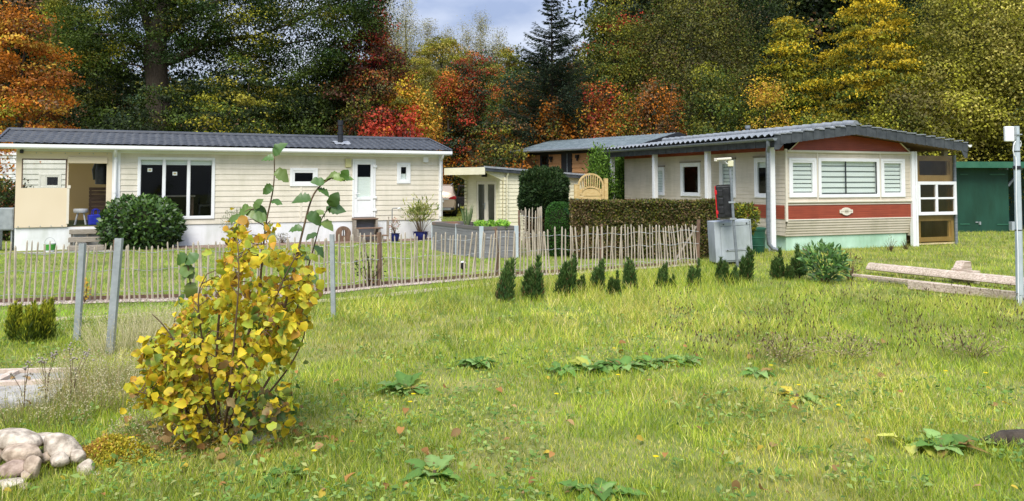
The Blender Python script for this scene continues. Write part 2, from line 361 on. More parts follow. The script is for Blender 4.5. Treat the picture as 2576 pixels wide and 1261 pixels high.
def tile_roof(x0, x1, ya, za, yb, zb, tw=0.21, course=0.34, amp=0.008, step=0.034, thick=0.05, dx=0.026, m=None):
    """Pantiles: waves along x, a step at every course up the slope from (ya, za) to (yb, zb)."""
    L = math.hypot(yb - ya, zb - za); nx = int((x1 - x0) / dx); xs = np.linspace(x0, x1, nx)
    nc = max(1, round(L / course)); ss, hs = [], []
    for c in range(nc):
        a, b = c * L / nc, (c + 1) * L / nc
        for q, hh in ((0.0, step), (.5, step * .5), (.985, 0.0)): ss.append(a + (b - a) * q); hs.append(hh)
    ss, hs = np.array(ss), np.array(hs)
    n = np.array([-(zb - za) / L, (yb - ya) / L]); n = n if n[1] > 0 else -n
    ph = xs / tw * 2 * math.pi
    w = amp * (np.sin(ph) + .35 * np.sin(2 * ph + .6))
    X = np.broadcast_to(xs, (len(ss), nx)); H = hs[:, None] + w[None, :]
    Y = (ya + (yb - ya) * ss / L)[:, None] + H * n[0]; Z = (za + (zb - za) * ss / L)[:, None] + H * n[1]
    V = np.stack([X, Y, Z], -1).reshape(-1, 3)
    i = np.arange(len(ss) - 1)[:, None] * nx + np.arange(nx - 1)[None, :]
    Q = np.stack([i, i + 1, i + nx + 1, i + nx], -1).reshape(-1, 4)
    return V, Q

# ------------------------------------------------------------------ the cream mobile home
A, B = G(35, 632), G(1110, 598)
H1 = Frame(A, math.atan2(B.y - A.y, B.x - A.x)); L1 = (B - A).length
home1 = thing('mobile_home', 'long cream mobile home with dark tiled roof and canvas porch at its end', 'mobile home', A, H1.a)
W1 = 3.9
ZS, ZE, ZR = 0.60, 2.72, 3.24
xp = H1.hy(291, 500)[0]                                 # where the porch ends and the house wall begins
def X1(u, v): return H1.hy(u, v)[0]
def Z1(u, v): return H1.hy(u, v)[1]
bw = (X1(345, 480), X1(540, 480), Z1(440, 552), Z1(440, 396))
sw = (X1(729, 445), X1(799, 445), Z1(765, 469), Z1(765, 423))
dr = (X1(886, 480), X1(944, 480), Z1(915, 547), Z1(915, 401))
tw_ = (X1(998, 436), X1(1032, 436), Z1(1015, 462), Z1(1015, 410))
w = MB(); w.wall(xp, L1, ZS, ZE, [bw, sw, dr, tw_], 0.158)
w.wall(xp, L1, ZS, ZE, y=W1); 
w.face([(L1, 0, ZS), (L1, W1, ZS), (L1, W1, ZE), (L1, W1 / 2, ZR), (L1, 0, ZE)])
w.build('wall', M['siding'], home1)
w = MB(); w.box(0, L1, .012, .06, 0, ZS - .004); w.box(0, .05, .06, W1, 0, ZS - .004); w.box(L1 - .05, L1, .06, W1, 0, ZS - .004)
w.build('skirting', M['skirt'], home1)
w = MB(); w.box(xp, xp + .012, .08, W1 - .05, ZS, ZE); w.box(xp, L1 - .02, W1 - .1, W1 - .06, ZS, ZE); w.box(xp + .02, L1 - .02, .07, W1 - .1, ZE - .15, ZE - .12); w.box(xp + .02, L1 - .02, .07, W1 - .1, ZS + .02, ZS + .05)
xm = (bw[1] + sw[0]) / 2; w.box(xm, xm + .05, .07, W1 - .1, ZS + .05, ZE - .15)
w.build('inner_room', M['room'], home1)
# roof: front and back slopes, ridge, verges
V1, Q1 = tile_roof(-.42, L1 + .2, -.30, 2.80, W1 / 2, ZR + .02)
V2, Q2 = tile_roof(-.42, L1 + .2, W1 + .30, 2.80, W1 / 2, ZR + .02, dx=.07)
rf = link('roof', mesh_np('roof', np.concatenate([V1, V2]), np.concatenate([Q1, Q2 + len(V1)])), M['tile'], home1)
w = MB(); w.tube([(-.44, W1 / 2, ZR + .03), (L1 + .22, W1 / 2, ZR + .03)], .07, 8); w.build('ridge_cap', M['tile'], rf)
w = MB()
for x in (-.47, L1 + .19):
    w.prismx([(-.33, 2.70), (W1 / 2, ZR - .06), (W1 + .33, 2.70), (W1 + .33, 2.85), (W1 / 2, ZR + .09), (-.33, 2.85)], x, x + .06)
w.each('verge_board', M['tile'], rf)
w = MB(); w.box(-.40, L1 + .18, -.25, .0, 2.66, 2.69); w.box(-.40, L1 + .18, -.27, -.23, 2.66, 2.76); w.build('soffit', M['white'], home1)
g = MB(); g.prismx([(-.36, 2.665), (-.385, 2.70), (-.385, 2.785), (-.37, 2.785), (-.36, 2.70), (-.29, 2.70), (-.28, 2.785), (-.272, 2.785), (-.272, 2.665)], -.45, L1 + .23)
g.build('gutter', M['white'], home1)
for x in (xp - .02, L1 - .06):
    d = MB(); d.tube([(x, -.31, 2.68), (x, -.28, 2.60), (x, -.075, 2.48), (x, -.075, .1)], .042, 10)
    for z in (.7, 1.5, 2.35): d.tube([(x, -.075, z), (x, -.075, z + .06)], .05, 10)
    smooth_angle(d.build('downpipe', M['white'], home1))
t = MB(); t.box(xp - .12, xp + .10, -.03, .0, ZS, ZE); t.box(L1 - .10, L1 + .03, -.03, .0, ZS, ZE); t.box(xp + .10, L1 - .10, -.045, .0, ZE - .13, ZE - .01)
t.build('corner_trim', M['white'], home1)
t = MB(); xj = X1(757, 500); t.box(xj - .03, xj + .03, -.02, -.002, sw[3], ZE - .14); t.box(xj - .03, xj + .03, -.02, -.002, ZS + .02, sw[2]); t.each('joint_strip', M['cream'], home1)
n1 = X1(412, 480); n2 = X1(474, 480)
big = window(home1, *bw, fw=.075, sash=.012, mull=(n1, n2), blind=roller(.07), label='wide three-pane window with dark glass')
window(home1, *sw, fw=.085, sash=.06)
window(home1, *tw_, fw=.085, sash=.05, blind=half_up(.40))
# door
d = MB(); d.box(dr[0], dr[0] + .05, -.04, .06, dr[2], dr[3]); d.box(dr[1] - .05, dr[1], -.04, .06, dr[2], dr[3]); d.box(dr[0] + .05, dr[1] - .05, -.04, .06, dr[3] - .05, dr[3])
a, b = dr[0] + .055, dr[1] - .055; zt = dr[3] - .055; zm = Z1(915, 500); zb = dr[2] + .01
d.box(a, a + .10, -.03, .03, zb, zt); d.box(b - .10, b, -.03, .03, zb, zt); d.box(a + .1, b - .1, -.03, .03, zt - .11, zt); d.box(a + .1, b - .1, -.03, .03, zb, zb + .12); d.box(a + .1, b - .1, -.03, .03, zm - .04, zm + .04)
d.box(a + .1, b - .1, -.012, .02, zb + .12, zm - .04)
do = d.build('door', M['white'], home1, bevel=.006)
p = MB(); p.box(a + .1, b - .1, .0, .006, zm + .04, zt - .11); p.build('pane', M['glass'], do)
p = MB(); p.box(a + .1, b - .1, .03, .036, zm + .04, zm + .04 + (zt - .11 - zm - .04) * .62); p.build('blind', M['blind'], do)
p = MB(); p.box(a + .03, a + .07, -.045, -.03, zm + .02, zm + .22); p.tube([(a + .05, -.04, zm + .16), (a + .05, -.08, zm + .16), (a + .17, -.085, zm + .16)], .012, 6); p.build('handle', M['white'], do)
for z in (zb + .18, zm + .0, zt - .2):
    p = MB(); p.box(b - .03, b + .09, -.06, -.03, z, z + .07); p.build('hinge', M['white'], do, bevel=.005)
# flue
x, z = H1.hy(856, 372, .75); y0 = .75; zz = 2.80 + (ZR + .02 - 2.80) * (y0 + .30) / (W1 / 2 + .30)
f = MB(); f.tube([(x, y0, zz - .05), (x, y0, zz + .30)], .085, 14); f.tube([(x, y0, zz + .30), (x, y0, zz + .36)], .10, 14); f.tube([(x, y0, zz + .36), (x, y0, zz + .56)], .075, 14); f.tube([(x, y0, zz + .58), (x, y0, zz + .74)], .09, 14); f.tube([(x, y0, zz + .55), (x, y0, zz + .59)], .06, 8)
fl = smooth_angle(f.build('flue', M['dark'], rf))
def lump(rng, verts, k):
    return [(a + rng.uniform(-k, k), b + rng.uniform(-k, k), c + rng.uniform(-k / 3, k / 3)) for a, b, c in verts]
rg = random.Random(4); sl = (ZR + .02 - 2.80) / (W1 / 2 + .30)
f = MB(); nn = 8
for i in range(nn):
    for j in range(4):
        q = [(x - .26 + .52 * (i + di) / nn, y0 - .42 + .62 * (j + dj) / 4) for di, dj in ((0, 0), (1, 0), (1, 1), (0, 1))]
        f.face([(px + .03 * math.sin(py * 31 + px * 3), py + .04 * math.sin(px * 23), zz + sl * (py - y0) + .05 + .012 * math.sin(px * 60)) for px, py in q])
f.build('flashing', M['lead'], rf)
v = MB(); v.box(X1(1063, 403), X1(1076, 403), -.09, -.015, Z1(1068, 409), Z1(1068, 396)); v.build('vent_cover', M['white'], home1, bevel=.012)
v = MB(); v.box(X1(868, 410), X1(883, 410), -.06, -.02, Z1(875, 421), Z1(875, 399)); v.build('yellowish_box', mat('yellowed_plastic', (.56, .53, .26), rough=.5), home1, bevel=.008)  # yellowish box on the wall left of the door, use unknown
v = MB(); v.box(X1(51, 380), X1(60, 380), -.10, -.03, Z1(55, 386), Z1(55, 377)); v.tube([(X1(55, 380), -.03, Z1(55, 381)), (X1(55, 380), .03, Z1(55, 381))], .02, 6); v.build('camera_box', M['black'], home1, bevel=.01)
v = MB(); v.tube([(X1(1243, 500) * 0 + X1(1040, 499), -.03, Z1(1040, 499)), (X1(1040, 499), -.0, Z1(1040, 499))], .02, 8); v.build('wall_plug', M['steel'], home1)
# porch: floor, canvas screens, frame
c1 = (X1(58, 440), X1(165, 440), Z1(110, 473), Z1(110, 403)); c2 = (X1(171, 490), X1(267, 490), Z1(218, 567), Z1(218, 410))
ZF = c2[2]
w = MB(); w.box(.02, xp - .02, .012, W1, ZS, ZF - .03); w.build('porch_floor', M['deck'], home1)
w = MB(); w.box(.1, xp - .1, .15, W1 - .1, ZF - .03, ZF - .015); w.build('porch_carpet', M['carpet'], home1)
ctop = Z1(150, 382); cbot = Z1(100, 572)
w = MB(); w.wall(0.0, xp - .10, cbot, ctop, [c1, (c2[0], c2[1], cbot - 1, c2[3])], y=-.035)
w.wall(0.0, xp - .10, cbot, ctop, [c1, (c2[0], c2[1], cbot - 1, c2[3])], y=-.028)
cv = w.build('canvas_screen', M['canvas'], home1)
w = MB(); w.box(*c1[:2], -.034, -.031, *c1[2:]); w.build('clear_pane', M['foil'], cv)
w = MB()
for q in ((c1[0] - .03, c1[0], c1[2], c1[3]), (c1[1], c1[1] + .035, c1[2], c1[3]), (c1[0] - .03, c1[1] + .035, c1[3], c1[3] + .035)): w.box(q[0], q[1], -.038, -.0355, q[2], q[3])
w.each('pane_border', mat('brown_tape', (.13, .085, .06), rough=.6), cv)
w = MB(); w.box(c2[0] - .02, c2[1] + .02, -.09, -.04, c2[3] - .02, c2[3] + .16); w.build('rolled_flap', M['canvas'], cv, bevel=.02)
w = MB(); w.box(c2[0] - .025, c2[0] + .035, -.05, -.038, ZF + .05, Z1(170, 472) + .05); w.box(c2[0] - .025, c2[0] + .06, -.055, -.038, Z1(170, 474), Z1(170, 472) + .06); w.build('zip_edge', M['cream'], cv)
w = MB()
for k in range(7): 
    xx = .12 + k * (xp - .35) / 6; w.tube([(xx, -.036, ctop - .04), (xx, -.046, ctop - .04)], .014, 8)
for k in range(5):
    xx = .08 + k * (c2[0] - .2) / 4; w.tube([(xx, -.036, cbot + .03), (xx, -.046, cbot + .03)], .014, 8)
w.each('eyelet', M['steel'], cv)
w = MB(); w.wall(.85, xp - .02, ZS, ZE, y=W1 - .1)
w.wall(.0, .85, ZS, ZS + .75, y=W1 - .1); w.wall(.0, .85, ZE - .25, ZE, y=W1 - .1)
w.face([(.02, .02, ZS), (.02, W1 - .1, ZS), (.02, W1 - .1, ZS + .75), (.02, .02, ZS + .75)])
w.build('inner_canvas', M['canvas_in'], home1)
w = MB(); w.box(0, .06, .0, .06, ZS, ZE); w.box(0, xp, -.02, .05, ctop - .01, ZE); w.box(c2[0] - .05, c2[0], -.02, .04, ZF, ctop); w.box(.0, xp, .0, W1, ZE + .02, ZE + .04)
w.build('porch_frame', M['white'], home1)

# things in the porch
def P1(x, y, z=0): return H1.w(x, y, z)
st = thing('stool', 'small white stool standing inside the open canvas porch', 'stool', P1(X1(198, 540) , .75, ZF - .015), H1.a)
s = MB(); s.lathe([(.02, .33), (.17, .33), (.185, .36), (.185, .41), (.17, .44), (.02, .445)], 18); smooth_angle(s.build('seat', M['white'], st))
for a_ in range(4):
    q = math.radians(45 + 90 * a_); s = MB(); s.tube([(.19 * math.cos(q), .19 * math.sin(q), 0), (.10 * math.cos(q), .10 * math.sin(q), .33)], .02, 8); s.build('leg', M['white'], st)
def crate(x, y, z, h, label):
    t = thing('wooden_crate', label, 'crate', P1(x, y, z), H1.a, 'crates in the porch')
    s = MB()
    s.box(-.22, .22, -.16, .16, 0, .02)
    for k in range(3):
        a, b = .015 + k * h / 3, .015 + (k + 1) * h / 3 - .02
        s.box(-.22, .22, -.17, -.155, a, b); s.box(-.22, .22, .155, .17, a, b); s.box(-.235, -.22, -.17, .17, a, b); s.box(.22, .235, -.17, .17, a, b)
    s.build('slat_box', M['brown_wood'], t)
    s = MB()
    for i in (-.205, .205):
        for j in (-.14, .14): s.box(i - .015, i + .015, j - .012, j + .012, .02, h)
    s.build('corner_post', M['brown_wood'], t)
xc = X1(236, 520) + .05
crate(xc, 1.3, ZF - .015, .36, 'brown wooden crate on the porch floor, lowest of its stack')
crate(xc, 1.3, ZF + .35, .36, 'brown wooden crate in the middle of the porch stack')
crate(xc, 1.3, ZF + .715, .30, 'brown wooden crate on top of the porch stack')
bg = thing('shopping_bag', 'blue bag on the porch floor by the doorway edge', 'bag', P1(X1(238, 545), .5, ZF - .015), H1.a + .3)
s = MB(); s.prism([(-.17, 0), (.17, 0), (.20, .30), (-.19, .27)], -.1, .1); s.build('bag_body', M['blue'], bg, bevel=.02)
for y in (-.08, .08):
    s = MB(); s.tube([(-.08, y, .27), (-.07, y, .40), (.0, y, .44), (.07, y, .40), (.08, y, .28)], .012, 6); s.build('handle', M['blue'], bg)

jx = X1(262, 460) - .05
j = thing('jacket', 'dark jacket hanging inside the porch doorway', 'jacket', P1(jx, .45, ZF + 1.25), H1.a)
s = MB(); s.tube([(0, 0, .62), (.0, 0, .5), (-.02, .0, .2), (-.03, 0, -.15)], [.05, .17, .19, .16], 12); smooth_angle(s.build('body', M['black'], j), 60)
for q in (-1, 1):
    s = MB(); s.tube([(q * .12, 0, .5), (q * .22, .02, .25), (q * .2, .03, -.02)], [.07, .06, .045], 8); smooth_angle(s.build('sleeve', M['black'], j), 60)
s = MB(); s.tube([(0, 0, .6), (0, .0, .75), (0, .06, .8)], .01, 6); s.build('hook', M['steel'], j)
# dining furniture behind the wide window
tb = thing('dining_table', 'dining table seen through the wide dark window', 'table', P1((n2 + bw[0]) / 2 + .25, 1.5, ZS + .05), H1.a)
s = MB(); s.box(-.65, .65, -.4, .4, .71, .75); s.build('tabletop', M['sawn'], tb)
for i in (-.58, .58):
    for k in (-.33, .33):
        s = MB(); s.box(i - .03, i + .03, k - .03, k + .03, 0, .71); s.build('leg', M['brown_wood'], tb)
ch = thing('dining_chair', 'dark chair beside the table behind the wide window', 'chair', P1(n2 + .55, 1.0, ZS + .05), H1.a)
s = MB(); s.box(-.22, .22, -.22, .22, .43, .48); s.build('seat', M['black'], ch)
s = MB(); s.beam((.2, 0, .48), (.30, 0, .98), .42, .03, (0, 1, 0)); s.build('backrest', M['black'], ch)
for i in (-.19, .19):
    for k in (-.19, .19):
        s = MB(); s.box(i - .018, i + .018, k - .018, k + .018, 0, .43); s.build('leg', M['black'], ch)
for u, v in ((377, 428), (440, 437)):
    x, z = H1.hy(u, v, .5)
    t = thing('thermometer', 'small white thermometer hanging %s of the wide dark window' % ('in the left pane' if u < 400 else 'in the middle pane'), 'thermometer', P1(X1(u, v), .025, Z1(u, v) - .05), H1.a, 'thermometers in the window')
    s = MB(); s.box(-.06, .06, 0, .01, 0, .10); s.build('case', M['white'], t); s = MB(); s.box(-.035, .035, -.004, 0, .03, .075); s.build('display', M['gate_wood'], t)

# steps, ornament, pots by the home
ps = thing('pallet_steps', 'grey weathered timber steps below the canvas porch doorway', 'steps', P1((X1(175, 600) + X1(265, 600)) / 2, -.05, 0), H1.a)
wid = X1(265, 600) - X1(175, 600)
for k, (z, y) in enumerate(((.13, -.66), (.33, -.36), (.53, -.12))):
    s = MB(); s.box(-wid / 2, wid / 2, y - .02, y, z - .12, z); s.box(-wid / 2, wid / 2, y, y + .24, z - .03, z + .001); s.build('tread', M['grey_wood'], ps, bevel=.006)
for i in (-wid / 2 + .04, wid / 2 - .08, -.02):
    s = MB(); s.prismx([(0, 0), (-.62, 0), (-.62, .09), (-.33, .09), (-.33, .29), (-.1, .29), (-.1, .49), (0, .49)], i, i + .04); s.build('stringer', M['grey_wood'], ps)
ds = thing('entrance_steps', 'brown composite steps with three treads below the white door', 'steps', P1((dr[0] + dr[1]) / 2, -.04, 0), H1.a)
wd_ = (dr[1] - dr[0])
for k, (z, y) in enumerate(((.20, -.95), (.41, -.62), (dr[2] - .02, -.30))):
    s = MB(); s.box(-wd_ / 2 - .02 + .05 * (2 - k), wd_ / 2 + .02 + .06 * (2 - k), y, y + .31, z - .03, z); s.build('tread', M['brown_wood'], ds, bevel=.006)
for i in (-wd_ / 2 + .0, wd_ / 2 - .06):
    s = MB(); s.box(i, i + .06, -.28, .0, 0, dr[2] - .05); s.box(i, i + .06, -.60, -.28, 0, .38); s.box(i, i + .06, -.92, -.60, 0, .17); s.build('side_panel', M['grey_wood'], ds)
s = MB(); s.box(-wd_ / 2 + .06, wd_ / 2 - .06, -.05, -.02, 0, dr[2] - .05); s.build('back_panel', M['composite'], ds)
ox, oz = H1.hy(858, 560, -.25)
orn = thing('garden_ornament', 'dark brown round-topped ornament with square hole against white skirting', 'ornament', P1(X1(858, 590), -.3, 0), H1.a)
s = MB()
arc = [(.22 * math.cos(t), .24 + .22 * math.sin(t)) for t in np.linspace(0, math.pi, 15)]
out = [(.22, .0)] + arc + [(-.22, 0)]
for (a0, b0), (a1, b1) in zip(out[:-1], out[1:]):
    def inn(p): return (max(-.06, min(.06, p[0] * .28)), max(.17, min(.37, .27 + (p[1] - .27) * .5)))
    i0, i1 = inn((a0, b0)), inn((a1, b1))
    s.prism([(a0, b0), (a1, b1), i1, i0], -.06, .06)
s.prism([(-.22, 0), (.22, 0), (.06, .17), (-.06, .17)], -.06, .06)
s.build('arch_body', M['post'], orn)
s = MB(); s.box(-.012, .012, -.02, .02, .16, .38); s.build('bar', M['dark'], orn)

# ------------------------------------------------------------------ the red and beige chalet caravan
P0 = G(1942, 634)
H2 = Frame(P0, math.radians(21)); XB, L2 = 0.45, 8.5
home2 = thing('caravan_chalet', 'beige and red static caravan with grey tiled roof, bay windows and white porch posts', 'mobile home', P0, H2.a)
def X2(u, v, y=0.0): return H2.hy(u, v, y)[0]
def Z2(u, v, y=0.0): return H2.hy(u, v, y)[1]
XR = X2(2292, 500)                                      # right end of the body front
um = 2125
zb = {k: Z2(um, v) for k, v in dict(mint=592, flare=553, red0=549.5, red1=515, ledge=506, wtop=383).items()}
RX = (-.20, 2.42, X2(2412, 380, -.2)); RZ = (2.98, 3.30, 2.90)
def roofz(x):
    return RZ[0] + (RZ[1] - RZ[0]) * (x - RX[0]) / (RX[1] - RX[0]) if x < RX[1] else RZ[1] + (RZ[2] - RZ[1]) * (x - RX[1]) / (RX[2] - RX[1])
MS = Matrix.Translation((XB, 0, 0)) @ Matrix.Rotation(-math.pi / 2, 4, 'Z')
def srect(u0, u1, v0, v1):
    ym, _ = H2.hx((u0 + u1) / 2, v0, XB)
    ya, yb_ = H2.hx(u0, v1, XB)[0], H2.hx(u1, v1, XB)[0]
    return (-ya, -yb_, H2.hx((u0 + u1) / 2, v1, XB)[1], H2.hx((u0 + u1) / 2, v0, XB)[1])
side = [srect(1643, 1673, 421, 492), srect(1714, 1763, 410, 494), srect(1812, 1852, 402, 497), srect(1900, 1946, 397, 498)]
front = [(X2(1984, 450), X2(2053, 450), Z2(2018, 497), Z2(2018, 398)), (X2(2058, 450), X2(2211, 450), Z2(2135, 497), Z2(2135, 398.5)), (X2(2215, 450), X2(2275, 450), Z2(2245, 496), Z2(2245, 400))]
w = MB(); w.wall(XB + .05, XR, zb['ledge'], zb['wtop'] + .02, front, .11, .008)
w.wall(XB + .05, XR, zb['red1'], zb['ledge'], bh=.06, lap=.006)
w.M = MS
w.wall(-L2, 0, .40, 2.62, side, .105, .008)
w.M = None
w.face([(XB, L2, .3), (XR, L2, .3), (XR, L2, 2.7), (RX[1], L2, 3.05), (XB, L2, 2.7)]); w.face([(XR, 0, .3), (XR, L2, .3), (XR, L2, 2.75), (XR, 0, 2.75)])
w.build('wall', M['siding2'], home2)
w = MB(); w.wall(XB + .05, XR, zb['red0'], zb['red1'], bh=.058, lap=.007)
n = 24; bot = zb['wtop'] + .035
pts = []
for k in range(n + 1):
    x = XB + .12 + (XR - XB - .18) * k / n; pts.append((x, bot + min(1, min(k, n - k) / 2.0) * max(.02, roofz(x) - .22 - bot)))
for (xa, za), (xb_, zb_) in zip(pts[:-1], pts[1:]):
    for q in range(4):
        f0, f1 = q / 4, (q + 1) / 4
        w.face([(xa, -.03 - .007, bot + (za - bot) * f0), (xb_, -.03 - .007, bot + (zb_ - bot) * f0), (xb_, -.03, bot + (zb_ - bot) * f1), (xa, -.03, bot + (za - bot) * f1)])
w.M = MS; zs1 = H2.hx(1850, 512, XB)[1]; zs0 = H2.hx(1900, 547, XB)[1]
w.wall(-L2, -.02, zs0, zs1, bh=.06, lap=.009, y=-.008); w.wall(-L2, -.02, 2.62, 2.76, y=-.01)
w.M = None
w.build('red_band', M['red'], home2)
w = MB(); nb = 6
za, zc = zb['mint'], zb['flare']
for k in range(nb):                                     # ribbed panel that tucks under
    f0, f1 = k / nb, (k + 1) / nb
    zA, zB = za + (zc - za) * f0, za + (zc - za) * f1; yA, yB = .12 * (1 - f0), .12 * (1 - f1)
    for (p, q, zp, zq) in ((yA, yA - .02, zA, zA + .01), (yA - .02, yB - .0, zA + .01, zB)):
        w.face([(XB + .05 , p, zp), (XR, p, zp), (XR, q, zq), (XB + .05, q, zq)])
w.face([(XB + .05, .12, za), (XB + .05, 0, zc), (XB + .05, .3, zc), (XB + .05, .3, za)])
w.build('lower_panel', M['siding2'], home2)
w = MB(); w.box(XB + .12, XR - .06, .14, .20, 0, za + .02); w.box(XB + .12, XB + .18, .20, L2, 0, .42); w.build('skirting', M['mint'], home2)
w = MB()
w.box(XB + .0, XB + .06, -.035, .02, zc - .02, zb['wtop'] + .06); w.box(XB + .06, XR, -.05, 0, zb['ledge'] - .03, zb['ledge'] + .012); w.box(XB + .06, XR, -.02, -.0, zb['red0'] - .03, zb['red0']); w.box(XB + .06, XR, -.02, 0, zb['red1'], zb['red1'] + .02)
w.box(XB + .06, XR, -.06, .0, zb['wtop'] - .03, zb['wtop'] + .03)
for a_, b_ in zip(front[:-1], front[1:]): w.box((a_[1] + b_[0]) / 2 - .015, (a_[1] + b_[0]) / 2 + .015, -.03, -.005, zb['ledge'] + .01, zb['wtop'])
w.build('trim', M['cream'], home2, bevel=.006)
w = MB(); w.prism([(pts[0][0] - .03, bot - .02), (pts[0][0] + .0, bot - .02), (pts[2][0] + .02, pts[2][1] + .0), (pts[2][0] - .02, pts[2][1] + .0)], -.06, -.03); w.prism([(pts[-1][0] + .03, bot - .02), (pts[-1][0], bot - .02), (pts[-3][0] - .02, pts[-3][1]), (pts[-3][0] + .02, pts[-3][1])], -.06, -.03)
w.build('gable_trim', M['cream'], home2)
w = MB(); w.box(XR - .02, XR + .10, -.07, .04, 0, zb['wtop'] + .05); w.box(XR + .105, XR + .165, -.09, .06, 0, zb['wtop'] + .05); w.build('corner_column', M['white'], home2, bevel=.01)
window(home2, *front[0], fw=.075, sash=.05, blind=duo(7, .25)); window(home2, *front[2], fw=.075, sash=.05, blind=duo(7, .25))
wf = front[1]
o = window(home2, *wf, fw=.09, sash=.0, blind=duo(6, .28), label='wide middle bay window with striped blind')
s = MB(); mx_ = wf[0] + .09 + (wf[1] - wf[0] - .18) * .44
s.box(mx_ - .015, mx_ + .015, -.012, .005, wf[2] + .09, wf[3] - .09); s.box(wf[0] + .09, wf[1] - .09, -.012, .005, wf[2] + .09, wf[2] + .105); s.box(wf[1] - .115, wf[1] - .09, -.012, .005, wf[2] + .105, wf[3] - .09); s.box(wf[0] + .09, wf[0] + .1, -.012, .005, wf[2] + .105, wf[3] - .09)
s.build('dark_frame', M['dark'], o)
for k, r in enumerate(side):
    window(home2, *r, Mx=MS, fw=.06, sash=.06, blind=[duo(8, .1), None, duo(8, .2), roller(.15)][k])
    s = MB(MS); s.box(r[0] - .03, r[1] + .03, -.05, -.012, r[3] + .005, r[3] + .05); s.build('window_hood', M['grey_wood'], home2)
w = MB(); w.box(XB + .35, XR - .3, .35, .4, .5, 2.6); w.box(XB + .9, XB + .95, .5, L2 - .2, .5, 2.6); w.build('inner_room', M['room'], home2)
# the badge
bx, bz = H2.hy(2127, 532)
w = MB(); w.prism([(bx + .17 * math.cos(t), bz + .105 * math.sin(t)) for t in np.linspace(0, 2 * math.pi, 28)[:-1]], -.042, -.012); w.prism([(bx - .22, bz - .045), (bx + .22, bz - .045), (bx + .22, bz + .045), (bx - .22, bz + .045)], -.038, -.012)
bd = w.build('badge', M['cream'], home2)
w = MB(); fb = mat('faded_lettering', (.30, .27, .20), rough=.7)
w.box(bx - .065, bx + .065, -.0445, -.042, bz - .022, bz + .022); w.box(bx - .06, bx + .06, -.0445, -.042, bz + .036, bz + .044); w.box(bx - .06, bx + .06, -.0445, -.042, bz - .044, bz - .036)
for k in range(5):
    w.box(bx - .185 + k * .022, bx - .175 + k * .022, -.0445, -.038, bz - .012, bz + .012); w.box(bx + .085 + k * .022, bx + .095 + k * .022, -.0445, -.038, bz - .01, bz + .014)
w.build('lettering', fb, bd)
# roof
Ya, Yb = -.42, 9.0
V1, Q1 = tile_roof(Ya, Yb, RX[0] - .02, RZ[0], RX[1], RZ[1], tw=.26, course=.33, amp=.03, step=.02)
V2, Q2 = tile_roof(Ya, Yb, RX[2] + .05, RZ[2], RX[1], RZ[1], tw=.26, course=.36, amp=.022, step=.02)
V = np.concatenate([V1, V2])[:, [1, 0, 2]]
rf = link('roof', mesh_np('roof', V, np.concatenate([Q1, Q2 + len(V1)])), M['tile2'], home2)
w = MB()
for k in range(24): 
    y = Ya - .03 + k * (Yb - Ya) / 24; w.tube([(RX[1], y, RZ[1] + .03), (RX[1], y + .40, RZ[1] + .045)], [.10, .115], 12)
smooth_angle(w.build('ridge_tile', M['tile2'], rf))
w = MB()                                                # slate verge boards hanging along the front gable
nv = 19
xs = np.linspace(RX[0] - .04, RX[2] + .03, nv * 2 + 1)
for k in range(nv * 2):
    a_, b_ = xs[k] + .002, xs[k + 1] + .02; yy = Ya - .02 - .008 * (k % 2)
    w.prism([(a_, roofz(a_) - .235), (b_ - .03, roofz(b_) - .25), (b_, roofz(b_) - .215), (b_, roofz(b_) + .0), (a_, roofz(a_) + .0)], yy - .012, yy)
w.prism([(RX[2] - .08, RZ[2] - .42), (RX[2] + .03, RZ[2] - .42), (RX[2] + .03, RZ[2] - .2), (RX[2] - .20, RZ[2] - .22)], Ya - .03, Ya - .012)
w.prism([(RX[0] - .04, RZ[0] - .36), (RX[0] + .10, RZ[0] - .36), (RX[0] + .25, RZ[0] - .22), (RX[0] - .04, RZ[0] - .2)], Ya - .03, Ya - .012)
for k in range(int((Yb - Ya) / .2)):                    # and below the left gutter
    y = Ya + k * .2; xx = RX[0] + .02 + .006 * (k % 2)
    w.prismx([(y, RZ[0] - .30), (y + .17, RZ[0] - .30), (y + .2, RZ[0] - .27), (y + .2, RZ[0] - .04), (y, RZ[0] - .04)], xx, xx + .012)
w.build('slate_verge', M['slate'], rf)
w = MB()
for xa, xb_ in zip(xs[:-1], xs[1:]): w.box(xa, xb_, Ya - .06, Ya + .02, roofz((xa + xb_) / 2) + .012 + .018 * math.sin((xa - xs[0]) * 17), roofz((xa + xb_) / 2) + .04 + .018 * math.sin((xa - xs[0]) * 17))
w.build('verge_tile', M['tile2'], rf)
w = MB(); w.prism([(RX[0] + .05, RZ[0] - .22), (RX[1], RZ[1] - .2), (RX[2] - .02, RZ[2] - .2), (RX[2] - .02, RZ[2] - .16), (RX[1], RZ[1] - .14), (RX[0] + .05, RZ[0] - .18)], Ya + .02, Yb - .05); w.build('soffit', M['brown_wood'], home2)
g = MB(); prof = [(RX[0] - .08 + .07 * math.cos(t), RZ[0] - .07 + .07 * math.sin(t)) for t in np.linspace(math.pi, 2 * math.pi, 9)]
prof2 = [(RX[0] - .08 + .063 * math.cos(t), RZ[0] - .068 + .063 * math.sin(t)) for t in np.linspace(2 * math.pi, math.pi, 9)]
g.prism(prof + prof2, Ya - .10, Yb + .05); g.prism(prof, Ya - .105, Ya - .10)
g.build('gutter', M['zinc'], home2)
g = MB(); g.prism([(x - RX[0] + RX[2] + .18, z - RZ[0] + RZ[2] + .02) for x, z in prof + prof2], Ya - .06, Yb); g.prism([(x - RX[0] + RX[2] + .18, z - RZ[0] + RZ[2] + .02) for x, z in prof], Ya - .065, Ya - .06); g.build('gutter', M['white'], home2)
